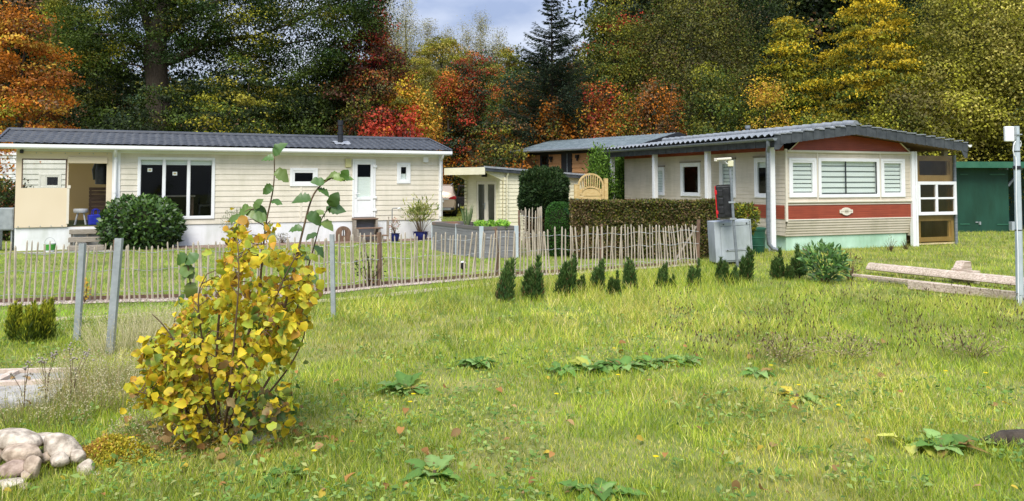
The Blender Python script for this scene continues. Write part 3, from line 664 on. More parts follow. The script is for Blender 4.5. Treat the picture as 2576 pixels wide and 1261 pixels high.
d = MB(); d.tube([(RX[0] - .08, Ya + .16, RZ[0] - .12), (RX[0] - .08, Ya + .16, RZ[0] - .24), (-.19, -.12, RZ[0] - .42), (-.19, -.10, .42), (-.18, -.10, .22), (-.10, -.15, .10), (.06, -.2, .05)], .05, 10); d.tube([(-.19, -.10, .78), (-.19, -.10, .84)], .058, 10)
smooth_angle(d.build('downpipe', M['zinc'], home2))
for y in (0, 2.78, 5.70, 8.62):
    p = MB(); p.box(-.055, .085, y - .07, y + .07, 0, RZ[0] - .2); p.build('porch_post', M['white'], home2, bevel=.008)
f = MB(); f.tube([(3.0, 4.8, 3.1), (3.0, 4.8, 3.50)], .075, 12); f.tube([(3.0, 4.8, 3.50), (3.0, 4.8, 3.56)], .05, 12); f.tube([(3.0, 4.8, 3.56), (3.0, 4.8, 3.66)], .085, 12); smooth_angle(f.build('flue', M['zinc'], rf))
M['lath'] = mat('tan_lath', (.62, .50, .30), (.74, .62, .40), 4, rough=.6)
# lean-to with corrugated panels
x0, x1 = XR + .20, X2(2400, 500, .1); YL = .10
def ZL(v): return Z2(2350, v, YL)
def corrugated(xa, xb_, za, zb_, y, name, m, amp=.012, pitch=.076):
    n = int((xb_ - xa) / pitch * 6); w = MB()
    xs_ = np.linspace(xa, xb_, n)
    for p, q in zip(xs_[:-1], xs_[1:]):
        yp, yq = y + amp * math.sin(p / pitch * 2 * math.pi), y + amp * math.sin(q / pitch * 2 * math.pi)
        w.face([(p, yp, za), (q, yq, za), (q, yq, zb_), (p, yp, zb_)])
    return w.build(name, m, home2)
corrugated(x0, x1, ZL(610), ZL(392), YL, 'plastic_panel', M['smoked'])
w = MB()
for a_, b_ in ((392, 405), (441, 458), (543, 556), (597, 608)): w.box(x0, x1, YL + .03, YL + .07, ZL(b_), ZL(a_))
w.box(x1 - .10, x1, YL + .03, YL + .07, ZL(597), ZL(405))
for x in (x0 + .28, x1 - .12): w.box(x - .04, x + .04, YL + .065, YL + .12, ZL(610), ZL(392))
w.box(x0, x0 + .05, YL + .065, YL + .12, ZL(610), ZL(392)); w.box(x0, x1, YL + .02, YL + .10, .02, ZL(611))
w.build('lean_to_frame', M['lath'], home2)
w = MB(); w.box(x1 - .35, x1 - .20, YL + .0, YL + .10, ZL(392), RZ[2] - .19); w.build('lean_to_beam', M['grey_wood'], home2)
w = MB(); w.tube([(x1 + .05, YL, .0), (x1 + .05, YL, ZL(390))], .045, 10); w.build('lean_to_post', M['zinc'], home2)
w = MB(); w.box(x1 - .02, x1, YL + .12, 3.6, 0, ZL(400)); w.box(x0, x1, 3.6, 3.62, 0, ZL(385)); w.build('lean_to_wall', M['corr'], home2)
wr = (X2(2303, 500, YL), X2(2400, 500, YL), Z2(2350, 541, YL), Z2(2350, 457, YL))
xm = (wr[0] + wr[1]) / 2 - .02
window(home2, wr[0], wr[1], wr[2], wr[3], y=YL - .06, fw=.09, sash=.0, mull=(xm,), transom=((wr[2] + wr[3]) / 2,), glass='smoked', label='white four-pane window in the plastic lean-to')

# ------------------------------------------------------------------ cream garden shed
o = at(1265, 500, 24.0); HS = Frame((o.x, o.y), math.radians(35)); hs = thing('garden_shed', 'small cream wooden shed with flat sloping roof and glazed double doors', 'shed', (o.x, o.y, 0), HS.a)
SL, SW = 3.2, 2.05                                      # along x, and the door face along +y
zf = at(1265, 430, 24).z; zk = HS.hy(1465, 446)[1]
w = MB(); w.wall(0, SL, 0, zk, bh=.115, lap=.012)
for k in range(6):
    a_, b_ = k / 6, (k + 1) / 6
    w.face([(0, -.008, zk), (SL * (1 - a_), -.008, zk + (zf - zk) * a_), (SL * (1 - b_), -.0, zk + (zf - zk) * b_), (0, -.0, zk + (zf - zk) * b_)])
MD = Matrix.Rotation(-math.pi / 2, 4, 'Z')              # the door face looks along -x
def dY(u): return -HS.hx(u, 500, 0.0)[0]
d0, d1 = dY(1198), dY(1251); dz = HS.hx(1225, 452, 0)[1]
w.M = MD; w.wall(-SW, 0, 0, zf, [(d0, d1, .05, dz)], .115, .012); w.M = None
w.face([(0, SW, 0), (SL, SW, 0), (SL, SW, zk), (0, SW, zf)]); w.face([(SL, 0, 0), (SL, SW, 0), (SL, SW, zk), (SL, 0, zk)])
w.build('wall', M['shed'], hs)
for c_ in range(3):                                      # crossed board ends at the corners
    w = MB(); s_ = (.0, .0, SW - .025)[c_]
    if c_ == 1: w.box(-.001, .031, -.025, -.018, 0, zf - .1)
    else: w.box(-.025, -.018, s_ - .001, s_ + .031, 0, zf - .1)
    for k in range(int(zf / .115) - 1):
        z = k * .115
        if c_ == 1: w.box(-.005, .035, -.10, -.025, z + .005, z + .10)
        else: w.box(-.10, -.025, s_ - .005, s_ + .035, z + .01, z + .105)
    w.build('corner_boards', M['shed'], hs)
dd = MB(MD); mid = (d0 + d1) / 2; dd.box(d0, d0 + .04, -.03, .04, .05, dz); dd.box(d1 - .04, d1, -.03, .04, .05, dz); dd.box(d0 + .04, d1 - .04, -.03, .04, dz - .04, dz); dd.build('door_frame', M['shed'], hs)
for a_, b_ in ((d0 + .045, mid - .004), (mid + .004, d1 - .045)):
    dd = MB(MD); dd.box(a_, a_ + .09, -.02, .02, .06, dz - .05); dd.box(b_ - .09, b_, -.02, .02, .06, dz - .05); dd.box(a_ + .09, b_ - .09, -.02, .02, dz - .15, dz - .05); dd.box(a_ + .09, b_ - .09, -.02, .02, .06, .25)
    do = dd.build('door', M['cream'], hs, bevel=.004)
    dd = MB(MD); dd.box(a_ + .085, b_ - .085, .0, .006, .245, dz - .145); dd.build('pane', M['glass'], do)
dd = MB(MD); dd.box(mid - .07, mid - .04, -.04, -.02, .95, 1.15); dd.tube([(mid - .055, -.03, 1.1), (mid - .055, -.06, 1.1), (mid - .14, -.06, 1.1)], .01, 6); dd.build('door_handle', M['steel'], hs)
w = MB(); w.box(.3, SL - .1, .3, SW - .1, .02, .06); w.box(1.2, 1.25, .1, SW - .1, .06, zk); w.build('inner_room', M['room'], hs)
w = MB(); ov = .75; dzr = (zk - zf) / SL
rz = lambda x: zf + .04 + dzr * x
w.prism([(-ov, rz(-ov)), (SL + .12, rz(SL + .12)), (SL + .12, rz(SL + .12) + .035), (-ov, rz(-ov) + .035)], -.12, SW + .12); rr = w.build('roof', M['slate'], hs)
w = MB(); w.prism([(-ov - .02, rz(-ov) + .0), (SL + .14, rz(SL) - .0), (SL + .14, rz(SL) + .055), (-ov - .02, rz(-ov) + .055)], -.17, -.125); w.build('roof_edge', M['lead'], rr)
w = MB(); w.prism([(-ov + .02, rz(-ov) - .10), (SL + .10, rz(SL) - .10), (SL + .10, rz(SL) - .0), (-ov + .02, rz(-ov) - .0)], -.15, -.125); w.build('side_fascia', M['slate'], rr)
w = MB(); w.box(-ov - .03, -ov, -.16, SW + .16, rz(-ov) - .20, rz(-ov) + .02); w.build('front_fascia', M['shed'], rr)
w = MB()
for y in (-.02, SW - .06): w.prism([(-ov + .15, zf - .06), (-.0, zf - .30), (.0, zf + .02), (-ov + .15, zf + .02)], y, y + .06)
w.each('roof_bracket', M['shed'], hs)
w = MB(); w.tube([(.12, -.12, zf - .02), (.12, -.10, zf - .10), (.12, -.045, zf - .2), (.12, -.045, .1)], .028, 8)
for k in range(9): w.tube([(.12, -.045, .2 + k * .22), (.12, -.045, .23 + k * .22)], .036, 8)
w.tube([(SL - .1, -.10, zk - .03), (SL - .1, -.045, zk - .14), (SL - .1, -.045, .1)], .028, 8)
w.each('downpipe', M['shed'], hs)
w = MB(MD); w.box(mid - .05, mid + .05, -.16, -.02, dz + .08, dz + .20); w.box(mid - .22, mid - .05, -.15, -.11, dz + .14, dz + .17); w.build('wall_lamp', M['dark'], hs)

# ------------------------------------------------------------------ larch house behind
o = at(1600, 400, 30.0); H3 = Frame((o.x, o.y), math.radians(36)); h3 = thing('timber_house', 'dark-roofed house with orange larch boards and black windows behind the shed', 'house', (o.x, o.y, 0), H3.a)
L3, W3 = 7.0, 3.6
MT = Matrix.Rotation(-math.pi / 2, 4, 'Z')
def s3(u): return -H3.hx(u, 420, 0)[0]
def z3(u, v): return H3.hx(u, v, 0)[1]
wn = (s3(1360), s3(1381), .9, 3.0); pn = (s3(1414), s3(1440), .2, 3.02); pn2 = (s3(1484), s3(1512), .2, 3.02)
w = MB(MT); w.wall(-L3, 0, .3, 3.1, [wn], .19, .028); w.M = None
w.face([(0, 0, .3), (W3, 0, .3), (W3, 0, 3.0), (W3 / 2, 0, 3.55), (0, 0, 3.0)]); w.build('wall', M['clad'], h3)
window(h3, *wn, Mx=MT, fw=.05, sash=.03, fm='dark', proud=.04)
w = MB(MT); w.box(pn[0], pn[1], -.05, -.0, pn[2], pn[3]); w.box(pn2[0], 0.02, -.05, .0, pn2[2], pn2[3]); w.box(-L3, 0, -.06, -.0, 2.98, 3.16); w.each('black_panel', M['dark'], h3)
w = MB(MT); w.box((pn[0] + pn[1]) / 2 + .05, (pn[0] + pn[1]) / 2 + .09, -.07, -.052, .3, 3.0); w.build('panel_strip', M['zinc'], h3)
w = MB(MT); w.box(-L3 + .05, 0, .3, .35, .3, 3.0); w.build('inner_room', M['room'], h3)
for u, v in ((1390, 399), (1456, 395)):
    w = MB(MT); zz_ = z3(u, v); w.box(s3(u) - .06, s3(u) + .06, -.16, -.03, zz_ - .05, zz_ + .08); w.box(s3(u) - .03, s3(u) + .03, -.12, -.06, zz_ - .16, zz_ - .05); w.build('wall_lamp', M['dark'], h3)
V1, Q1 = tile_roof(-.5, L3 + .4, -.45, 3.16, W3 / 2, 3.72, tw=.18, course=.6, amp=.02, step=.01, dx=.03); V2, Q2 = tile_roof(-.5, L3 + .4, W3 + .45, 3.16, W3 / 2, 3.72, tw=.18, course=.6, amp=.02, step=.01, dx=.05)
rf = link('roof', mesh_np('roof', np.concatenate([V1, V2])[:, [1, 0, 2]], np.concatenate([Q1, Q2 + len(V1)])), mat('blue_grey_roof', (.075, .10, .105), (.13, .16, .165), 4, rough=.4), h3)
w = MB(); w.prism([(-.5, 3.0), (W3 / 2, 3.56), (W3 + .5, 3.0), (W3 + .5, 3.17), (W3 / 2, 3.74), (-.5, 3.17)], -.56, -.505)
w.prism([(-.1, 2.95), (W3 / 2, 3.5), (W3 + .1, 2.95)], -.04, -.03)
w.each('gable_board', M['dark'], rf)
w = MB(); w.tube([(-.5, -.55, 3.14), (-.5, L3 + .45, 3.14)], .06, 8); w.tube([(-.48, L3 + .3, 3.1), (-.05, L3 + .1, 2.8), (-.05, L3 + .05, .3)], .045, 8); w.build('gutter', M['zinc'], h3)

# ------------------------------------------------------------------ green shed at the right, neighbour's caravan at the left
o = G(2409, 584); H4 = Frame((o.x, o.y), math.radians(8)); h4 = thing('green_shed', 'dark green wooden shed with a flat roof and a dark open bay', 'shed', o, H4.a)
def X4(u): return H4.hy(u, 500)[0]
zt = H4.hy(2440, 416)[1]; xo = X4(2530)
w = MB(); w.wall(-.2, xo, .0, zt); w.face([(-.2, 0, 0), (-.2, 4, 0), (-.2, 4, zt), (-.2, 0, zt)]); w.box(xo, xo + .12, .0, .12, 0, zt); w.box(xo + .02, xo + .08, .12, 3.9, 0, zt); w.box(-.2, xo + 6, 4, 4.05, 0, zt); w.box(xo + 4.0, xo + 4.12, 0, .12, 0, zt); w.build('wall', M['green_shed'], h4)
w = MB(); w.box(-.4, xo + 6, -.45, 4.2, zt - .02, zt + .02); w.build('roof', M['dark'], h4)
w = MB(); w.box(-.42, xo + 6, -.50, -.46, zt - .10, zt + .12); w.build('fascia', M['green_trim'], h4)
w = MB(); xq = X4(2512); w.box(xq, xq + .05, -.44, 0.02, zt - .16, zt - .03); w.beam((xo + .14, .06, zt - .75), (xo + .75, .06, zt - .1), .07, .07); w.each('roof_bracket', M['zinc'], h4)
w = MB()
for u0, u1, v in ((2413, 2437, 564), (2506, 2536, 565), (2416, 2436, 439), (2490, 2530, 439)):
    z = H4.hy((u0 + u1) / 2, v)[1]; w.box(X4(u0), X4(u1), -.02, -.002, z - .02, z + .02)
w.each('hinge_strap', M['green_trim'], h4)
w = MB(); zl = H4.hy(2462, 562)[1]; w.box(X4(2460), X4(2464), -.05, -.0, zl - .05, zl + .06); w.box(X4(2452), X4(2458), -.03, -.0, zl + .02, zl + .06); w.each('padlock', M['steel'], h4)
w = MB(); w.box(X4(2536), X4(2548), -.15, .0, .05, .36); w.build('corner_box', M['cabinet'], h4)

o = at(60, 430, 29.0); h5 = thing('neighbour_caravan', 'white ribbed caravan partly hidden behind the canvas porch', 'caravan', (o.x - 5, o.y, 0), .12)
nw = ((at(92, 440, 29.5).x - o.x + 5) + .05, (at(150, 440, 29.5).x - o.x + 5), at(0, 475, 29.5).z, at(0, 437, 29.5).z)
w = MB(); w.wall(0, 9.5, .5, 2.85, [nw], .20, .03); w.face([(9.5, 0, .5), (9.5, 2.4, .5), (9.5, 2.4, 2.85), (9.5, 0, 2.85)]); w.build('wall', M['skirt'], h5)
w = MB(); w.prismx([(-.06, 2.80), (-.06, 2.87), (.5, 2.98), (2.4, 2.98), (2.4, 2.80)], -.1, 9.6); w.build('roof', M['white'], h5)
w = MB(); w.box(0, 9.5, .1, 2.3, .3, .5); w.build('chassis', M['dark'], h5)
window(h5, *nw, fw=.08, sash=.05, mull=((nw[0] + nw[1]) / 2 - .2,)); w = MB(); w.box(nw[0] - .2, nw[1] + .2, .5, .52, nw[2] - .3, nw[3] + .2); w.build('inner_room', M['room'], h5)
lk = thing('gas_locker', 'grey metal locker beside the left end of the cream mobile home', 'locker', H1.w(-.22, .35), H1.a)
w = MB(); w.box(-.18, .18, -.25, .25, Z1(25, 580), Z1(25, 524)); w.build('body', M['steel'], lk, bevel=.01)
w = MB(); w.box(-.15, .15, -.262, -.25, Z1(25, 577), Z1(25, 527)); w.build('door', M['steel'], lk)
w = MB(); 
for i in (-.15, .12):
    w.box(i, i + .03, -.2, .2, 0, Z1(25, 580))
w.build('leg', M['steel'], lk)

# ------------------------------------------------------------------ ground
def ground_mat():
    m = mat('ground_turf', (.14, .175, .03), (.27, .26, .08), 1.3, rough=.95, bump=1.0, bscale=60, lo=.38, hi=.66, detail=8)
    return m
gm = MB(); gm.face([(-250, -60, 0), (250, -60, 0), (250, 400, 0), (-250, 400, 0)])
tag(gm.build('ground', ground_mat()), kind='structure')
FL = [(-400, 776), (-80, 771), (0, 767), (300, 757), (600, 752), (835, 736), (950, 722), (1240, 698), (1500, 684), (1757, 665)]
FW = [G(u, v) for u, v in FL]
def fpt(u):                                             # the fence line at photo column u
    for (a, b), (p, q) in zip(zip(FL[:-1], FL[1:]), zip(FW[:-1], FW[1:])):
        if u <= b[0]: break
    d = ray(u, 700); t = ((CAM.x - p.x) * d.y - (CAM.y - p.y) * d.x) / ((q.x - p.x) * d.y - (q.y - p.y) * d.x)
    return p + (q - p) * t
def strip(name, pts, m, z, kind='structure', edge=.05, seed=1):
    rg_ = random.Random(seed); w_ = MB()
    P = [(Vector(a), Vector(b)) for a, b in pts]
    fine = []
    for (a, b), (c, d) in zip(P[:-1], P[1:]):
        n_ = max(1, int((c - a).length / .25))
        for k in range(n_): fine.append((a.lerp(c, k / n_), b.lerp(d, k / n_)))
    fine.append(P[-1])
    fine = [(a + Vector((rg_.uniform(-edge, edge), rg_.uniform(-edge, edge), 0)), b + Vector((rg_.uniform(-edge, edge), rg_.uniform(-edge, edge), 0))) for a, b in fine]
    for (a, b), (c, d) in zip(fine[:-1], fine[1:]): w_.face([(a.x, a.y, z), (c.x, c.y, z), (d.x, d.y, z), (b.x, b.y, z)])
    return tag(w_.build(name, m), kind=kind)
M['bed'] = mat('bark_mulch', (.16, .10, .07), (.34, .24, .19), 22, rough=.95, bump=1.0, bscale=60)
M['sand'] = mat('sandy_earth', (.30, .25, .14), (.46, .40, .26), 12, rough=.95, bump=.6)
strip('garden_path', [(H1.w(xp + .3, -1.35), H1.w(xp + .3, -.0)), (H1.w(L1 + .3, -1.0), H1.w(L1 + .3, .0))], M['bed'], .004)
strip('porch_path', [(H1.w(.3, -1.15), H1.w(.3, -.55)), (H1.w(xp + .3, -1.35), H1.w(xp + .3, -.6))], M['concrete'], .004, seed=2)
gp = [fpt(u) for u in (-400, -80, 0, 200, 400, 600, 835, 950, 1100, 1240, 1500, 1757)]
strip('gravel_bed', [(p + Vector((0.02, -.22, 0)), p + Vector((-.03, .13, 0))) for p in gp], M['bed'], .004, edge=.02, seed=3)
ev = [(-400, 820), (-60, 812), (0, 808), (200, 800), (450, 785), (700, 768), (860, 752), (1050, 733), (1260, 711)]
strip('dirt_edge', [(G(u, v + 5), G(u, v - 3)) for u, v in ev], M['sand'], .004, edge=.05, seed=4)
be = thing('bed_edging', 'thin reddish wooden edging board behind the gravel under the paling fence', 'edging', gp[2])
w = MB()
for p, q in zip(gp[:-1], gp[1:]): w.beam(p + Vector((-.02, .14, .03)) - gp[2], q + Vector((-.02, .14, .03)) - gp[2], .02, .075)
w.build('edging_board', M['brown_wood'], be)
rng = np.random.default_rng(7)
def rocks(name, P, S, m, rng, tag_kind='stuff'):         # many small faceted pebbles in one mesh
    base = np.array([(1, 0, 0), (-1, 0, 0), (0, 1, 0), (0, -1, 0), (0, 0, 1), (0, 0, -1)], float)
    n = len(P); V = base[None] * rng.uniform(.6, 1.2, (n, 6, 1)) * S[:, None, None] * np.array([1, 1, .65])
    a = rng.uniform(0, 6.28, n); c, s_ = np.cos(a)[:, None], np.sin(a)[:, None]
    X = V[..., 0] * c - V[..., 1] * s_; Y = V[..., 0] * s_ + V[..., 1] * c
    V = np.stack([X, Y, V[..., 2]], -1) + P[:, None]
    t = np.array([(0, 2, 4, 4), (2, 1, 4, 4), (1, 3, 4, 4), (3, 0, 4, 4)])
    F = [tuple(i * 6 + k for k in q[:3]) for i in range(n) for q in t]
    me = bpy.data.meshes.new(name); me.from_pydata(V.reshape(-1, 3).tolist(), [], F)
    return tag(link(name, me, m), kind=tag_kind)
gg = np.array([tuple(p) for p in gp]); tt = rng.uniform(1, len(gg) - 1.001, 6500); i = tt.astype(int)
PP = gg[i] + (gg[i + 1] - gg[i]) * (tt - i)[:, None]; PP[:, 1] += rng.uniform(-.22, .11, 6500); PP[:, 2] = .012
rocks('gravel', PP, rng.uniform(.010, .026, 6500), M['pebble'], rng)

# ------------------------------------------------------------------ chestnut paling fences
def pale(mb, p, h, r, lean, rg_):
    t = Vector(lean); b = Vector((rg_.uniform(-.015, .015), rg_.uniform(-.01, .01), 0))
    mb.tube([p, p + Vector((0, 0, h * .5)) + t * .5 + b, p + Vector((0, 0, h - .03)) + t, p + Vector((0, 0, h)) + t], [r, r * rg_.uniform(.85, 1.05), r * rg_.uniform(.75, 1), r * .35], 5)
def paling_fence(pts_u, posts, label, h0, seed, name='paling_fence', brace=None, wires=(.13, .47, .74)):
    rg_ = random.Random(seed); o_ = thing(name, label, 'fence', pts_u[0][0]); org = pts_u[0][0]
    for a_, b_ in pts_u:
        L = (b_ - a_).length; n = max(2, round(L / .083)); w_ = MB(); tops = []
        for k in range(n):
            f = (k + .5 + rg_.uniform(-.22, .22)) / n; p = a_.lerp(b_, f) - org
            wob = math.sin(p.x * 2.1 + seed) * .03 + math.sin(p.x * .9) * .025
            pale(w_, p, h0 + rg_.uniform(-.04, .05) + .03 * math.sin(p.x * 1.3), rg_.uniform(.012, .019), (wob + rg_.uniform(-.035, .035), rg_.uniform(-.02, .02), 0), rg_)
        w_.build('paling_panel', M['pale_wood'], o_)
        w_ = MB(); d = (b_ - a_).normalized(); nrm = Vector((-d.y, d.x, 0))
        for z in wires:
            m_ = n * 2; w_.tube([a_.lerp(b_, k / m_) - org + nrm * (.019 * (1 if k % 2 else -1)) + Vector((0, 0, z + .02 * math.sin(k * .35) + rg_.uniform(-.004, .004))) for k in range(m_ + 1)], .0035, 4)
        w_.build('tie_wire', M['steel'], o_)
    for p, h, r in posts:
        w_ = MB(); q = p - org + Vector((0, .05, 0)); w_.tube([q, q + Vector((.01, 0, h * .5)), q + Vector((rg_.uniform(-.03, .03), 0, h))], [r, r * .95, r * .9], 7); w_.build('fence_post', M['post'], o_)
    if brace: 
        w_ = MB(); w_.tube([brace[0] - org, brace[1] - org], .022, 6); w_.build('brace', M['grey_wood'], o_)
    return o_
us = [-300, 0, 278, 460, 650, 800, 950, 1100, 1250, 1380, 1512, 1640, 1757]
segs = []
for a_, b_ in zip(us[:-1], us[1:]):
    segs.append((fpt(a_), fpt(b_)))
br0, br1 = fpt(1700) + Vector((0, .06, .1)), fpt(1757) + Vector((-.02, .06, .82))
paling_fence(segs, [(fpt(u), h, r) for u, h, r in ((-290, .95, .035), (280, .92, .035), (650, .9, .035), (952, .93, .045), (1250, .93, .03), (1512, .95, .03), (1757, .97, .045))],
             'long chestnut paling fence with wire-bound pales running across the lawn', .87, 3, brace=(br0, br1))
q0, q1 = at(1305, 640, 19.6), at(1360, 640, 18.9); q0.z = q1.z = 0
paling_fence([(q0, q1), (q1, q1 + Vector((.05, 1.6, 0)))], [(q0, 1.1, .03)], 'short taller paling fence section between raised bed and clipped ball hedge', 1.13, 9, wires=(.15, .55, .95))

# ------------------------------------------------------------------ posts and pole
def metal_post(b, top, wd, label):
    o_ = thing('steel_post', label, 'post', b, 0, 'galvanised steel posts'); t = top - b; u = wd / 2
    w_ = MB(); prof = [(-u, 0), (-u, .05), (-u + .006, .05), (-u + .006, .008), (u - .006, .008), (u - .006, .05), (u, .05), (u, 0)]
    i0 = w_.add([Vector((x, y, -.05)) for x, y in prof] + [t + Vector((x, y, 0)) for x, y in prof]); n_ = len(prof)
    for q in range(n_): w_.f.append((i0 + q, i0 + (q + 1) % n_, i0 + n_ + (q + 1) % n_, i0 + n_ + q)); w_.mi.append(0)
    w_.f.append(tuple(i0 + n_ + q for q in range(n_))); w_.mi.append(0); w_.f.append(tuple(i0 + q for q in reversed(range(n_)))); w_.mi.append(0)
    w_.build('channel', M['steel'], o_)
def post3(ub, vb, ut, vt, wd, label):
    b = G(ub, vb); metal_post(b, at(ut, vt, b.y + .02), wd, label)
post3(190, 857, 205, 613, .062, 'leaning grey steel post beside the golden conifers')
post3(272, 895, 297, 600, .072, 'leaning grey steel post standing in pale dry grass')
post3(838, 804, 834, 590, .055, 'upright grey steel post standing right of the yellow bush')
b = G(2566, 770); tp = at(2556, 318, b.y); o_ = thing('antenna_pole', 'pale blue-grey pole with a white antenna box and hanging cable', 'pole', b)
t = tp - b; w = MB(); w.tube([Vector((0, 0, -.05)), t * .5 + Vector((.004, 0, 0)), t], [.052, .046, .042], 14); smooth_angle(w.build('shaft', M['pole'], o_))
w = MB(); w.box(t.x - .19, t.x - .055, -.05, .0, t.z - .225, t.z - .005); w.build('antenna_box', M['white'], o_, bevel=.012)
w = MB(); w.box(t.x - .057, t.x - .03, -.055, -.02, t.z - .20, t.z - .01); w.box(t.x - .06, t.x + .05, -.06, -.045, t.z - .13, t.z - .115); w.build('antenna_bracket', M['steel'], o_)
w = MB(); cz = t.z
w.tube([(t.x - .04, -.04, cz - .22), (t.x - .075, -.05, cz - .28), (t.x - .085, -.05, cz - .36), (t.x - .07, -.05, cz - .43), (t.x - .046, -.045, cz - .45), (t.x - .044, -.05, cz - .5), (t.x * .6 - .05, -.045, cz * .6), (t.x * .3 - .045, -.05, cz * .3), (-.055, -.05, .05)], .008, 6)
w.tube([(t.x + .045, -.02, cz - .3), (t.x + .05, -.03, cz - .24), (t.x + .03, -.045, cz - .22)], .007, 6); w.build('cable', M['white'], o_)
w = MB()
for f in (.86, .42, .06): w.tube([t * f + Vector((0, 0, -.006)), t * f + Vector((0, 0, .006))], .051, 12)
w.tube([t * .77 + Vector((0, 0, -.03)), t * .77 + Vector((0, 0, .02))], .055, 10)
w.each('cable_tie', M['dark'], o_)

# ------------------------------------------------------------------ meter cabinet, lamp pole with case, rain barrel
c0 = G(1806, 668); c1 = G(1886, 664)
cb = thing('meter_cabinet', 'tilted grey metal meter cabinet in front of the hedge end', 'cabinet', c0.lerp(c1, .5) + Vector((0, .2, 0)), math.radians(8)); hw = (c1 - c0).length / 2
ch_ = at(1840, 556, c0.y).z
w = MB(Matrix.Rotation(math.radians(-3), 4, 'Y')); w.box(-hw, hw, -.2, .2, .06, ch_); cbody = w.build('body', M['cabinet'], cb, bevel=.012)
w = MB(Matrix.Rotation(math.radians(-3), 4, 'Y')); w.box(-hw + .13, hw - .05, -.222, -.202, .10, ch_ - .12); w.box(-hw + .13, hw - .05, -.222, -.202, ch_ - .11, ch_ - .03); w.build('door', M['cabinet'], cb, bevel=.006)
w = MB(Matrix.Rotation(math.radians(-3), 4, 'Y')); w.box(-hw + .22, hw - .06, -.235, -.223, .30, .345); w.box(hw - .045, hw - .02, -.225, -.205, .08, ch_ - .02); w.each('hinge_bar', M['steel'], cb, bevel=.003)
w = MB(Matrix.Rotation(math.radians(-3), 4, 'Y'))
for x, z in ((-hw + .26, .322), (hw - .1, .322), (-hw + .2, ch_ - .07), (hw - .12, ch_ - .07)): w.tube([(x, -.222, z), (x, -.242, z)], .014, 8)
w.each('bolt', M['dark'], cb)
w = MB(); w.box(-hw + .03, hw - .03, -.15, .15, 0, .07); w.build('plinth', M['dark'], cb)
bk = thing('plank_offcut', 'short grey plank lying on top of the meter cabinet', 'plank', cb.location + Vector((-.12, -.08, ch_ + .016)), .1)
w = MB(); w.box(-.17, .17, -.1, .1, -.0, .05); w.build('board', M['grey_wood'], bk, bevel=.005)
b = G(1856, 672); tp = at(1833, 398, b.y); o_ = thing('lamp_pole', 'thin bent grey pole carrying a flat outdoor lamp before the caravan', 'lamp pole', b); t = tp - b
w = MB(); w.tube([Vector((0, 0, -.05)), t * .35 + Vector((-.01, 0, 0)), t * .62 + Vector((.0, 0, 0)), t * .8 + Vector((.01, 0, 0)), t], [.032, .030, .03, .028, .027], 10); smooth_angle(w.build('shaft', M['zinc'], o_))
w = MB(); w.beam(t + Vector((.03, 0, -.01)), t + Vector((-.30, -.06, -.03)), .17, .05); w.beam(t + Vector((-.24, -.05, -.055)), t + Vector((-.31, -.06, -.06)), .12, .04); w.build('lamp_head', M['cream'], o_, bevel=.015)
w = MB(); w.box(t.x - .035, t.x + .085, -.07, -.02, t.z - .18, t.z - .05); w.build('junction_box', mat('yellowed_box', (.62, .60, .40), rough=.5), o_, bevel=.01)
w = MB(); w.tube([t + Vector((-.09, -.05, -.03)), t + Vector((-.09, -.06, -.08)), t + Vector((-.05, -.06, -.12)), t + Vector((-.02, -.06, -.13))], .008, 6); w.build('cable', M['white'], o_)
w = MB()
for v in (509, 551):
    z = at(1845, v, b.y).z; f = z / t.z
    w.tube([t * f + Vector((0, 0, -.012)), t * f + Vector((0, 0, .012))], .042, 10); w.box(t.x * f - .09, t.x * f + .05, -.045, -.03, z - .018, z + .018)
w.each('clamp', M['steel'], o_)
kc = thing('tool_case', 'black plastic case with a red edge strapped upright to the lamp pole', 'case', b + Vector((0, .14, 0)), math.radians(-24))
z0_, z1_ = at(1840, 549, b.y).z, at(1833, 467, b.y).z
x_ = at(1833, 500, b.y).x - b.x
w = MB(Matrix.Translation((x_ - .01, .05, z0_)) @ Matrix.Rotation(math.radians(-3.5), 4, 'Y'))
hh = z1_ - z0_; w.box(-.17, .15, -.12, .12, 0, hh); kb = w.build('body', M['black'], kc, bevel=.025)
w = MB(Matrix.Translation((x_ - .01, .05, z0_)) @ Matrix.Rotation(math.radians(-3.5), 4, 'Y'))
for z in (.1, .28, .46): w.box(-.13, -.03, -.135, -.118, z, z + .14)
w.box(-.02, .12, -.132, -.118, .06, hh - .06)
w.each('rib', M['black'], kc, bevel=.01)
w = MB(Matrix.Translation((x_ - .01, .05, z0_)) @ Matrix.Rotation(math.radians(-3.5), 4, 'Y')); w.box(-.195, -.172, -.12, .12, 0, hh); w.box(-.20, -.15, -.126, -.08, .08, .16); w.box(-.20, -.15, -.126, -.08, .5, .6); w.build('red_lid', M['redplastic'], kc, bevel=.01)
w = MB(Matrix.Translation((x_ - .01, .05, z0_)) @ Matrix.Rotation(math.radians(-3.5), 4, 'Y')); w.box(-.165, .145, -.115, .115, hh + .002, hh + .02); w.build('top_rim', M['dark'], kc, bevel=.006)
b = G(1908, 640) + Vector((0, .25, 0)); o_ = thing('rain_barrel', 'dark green plastic rain barrel beside the white porch post', 'rain barrel', b)
bh_ = at(1905, 575, b.y).z
w = MB(); w.lathe([(.19, 0), (.215, .05), (.235, bh_ * .3), (.243, bh_ * .31), (.243, bh_ * .34), (.237, bh_ * .35), (.245, bh_ * .62), (.253, bh_ * .63), (.253, bh_ * .66), (.246, bh_ * .67), (.25, bh_ - .06), (.26, bh_ - .05), (.26, bh_)], 28); smooth_angle(w.build('drum', M['barrel'], o_))
w = MB(); w.lathe([(.272, -.02), (.272, .018), (.24, .03), (.05, .04)], 28, (0, 0, bh_)); smooth_angle(w.build('lid', M['barrel'], o_))

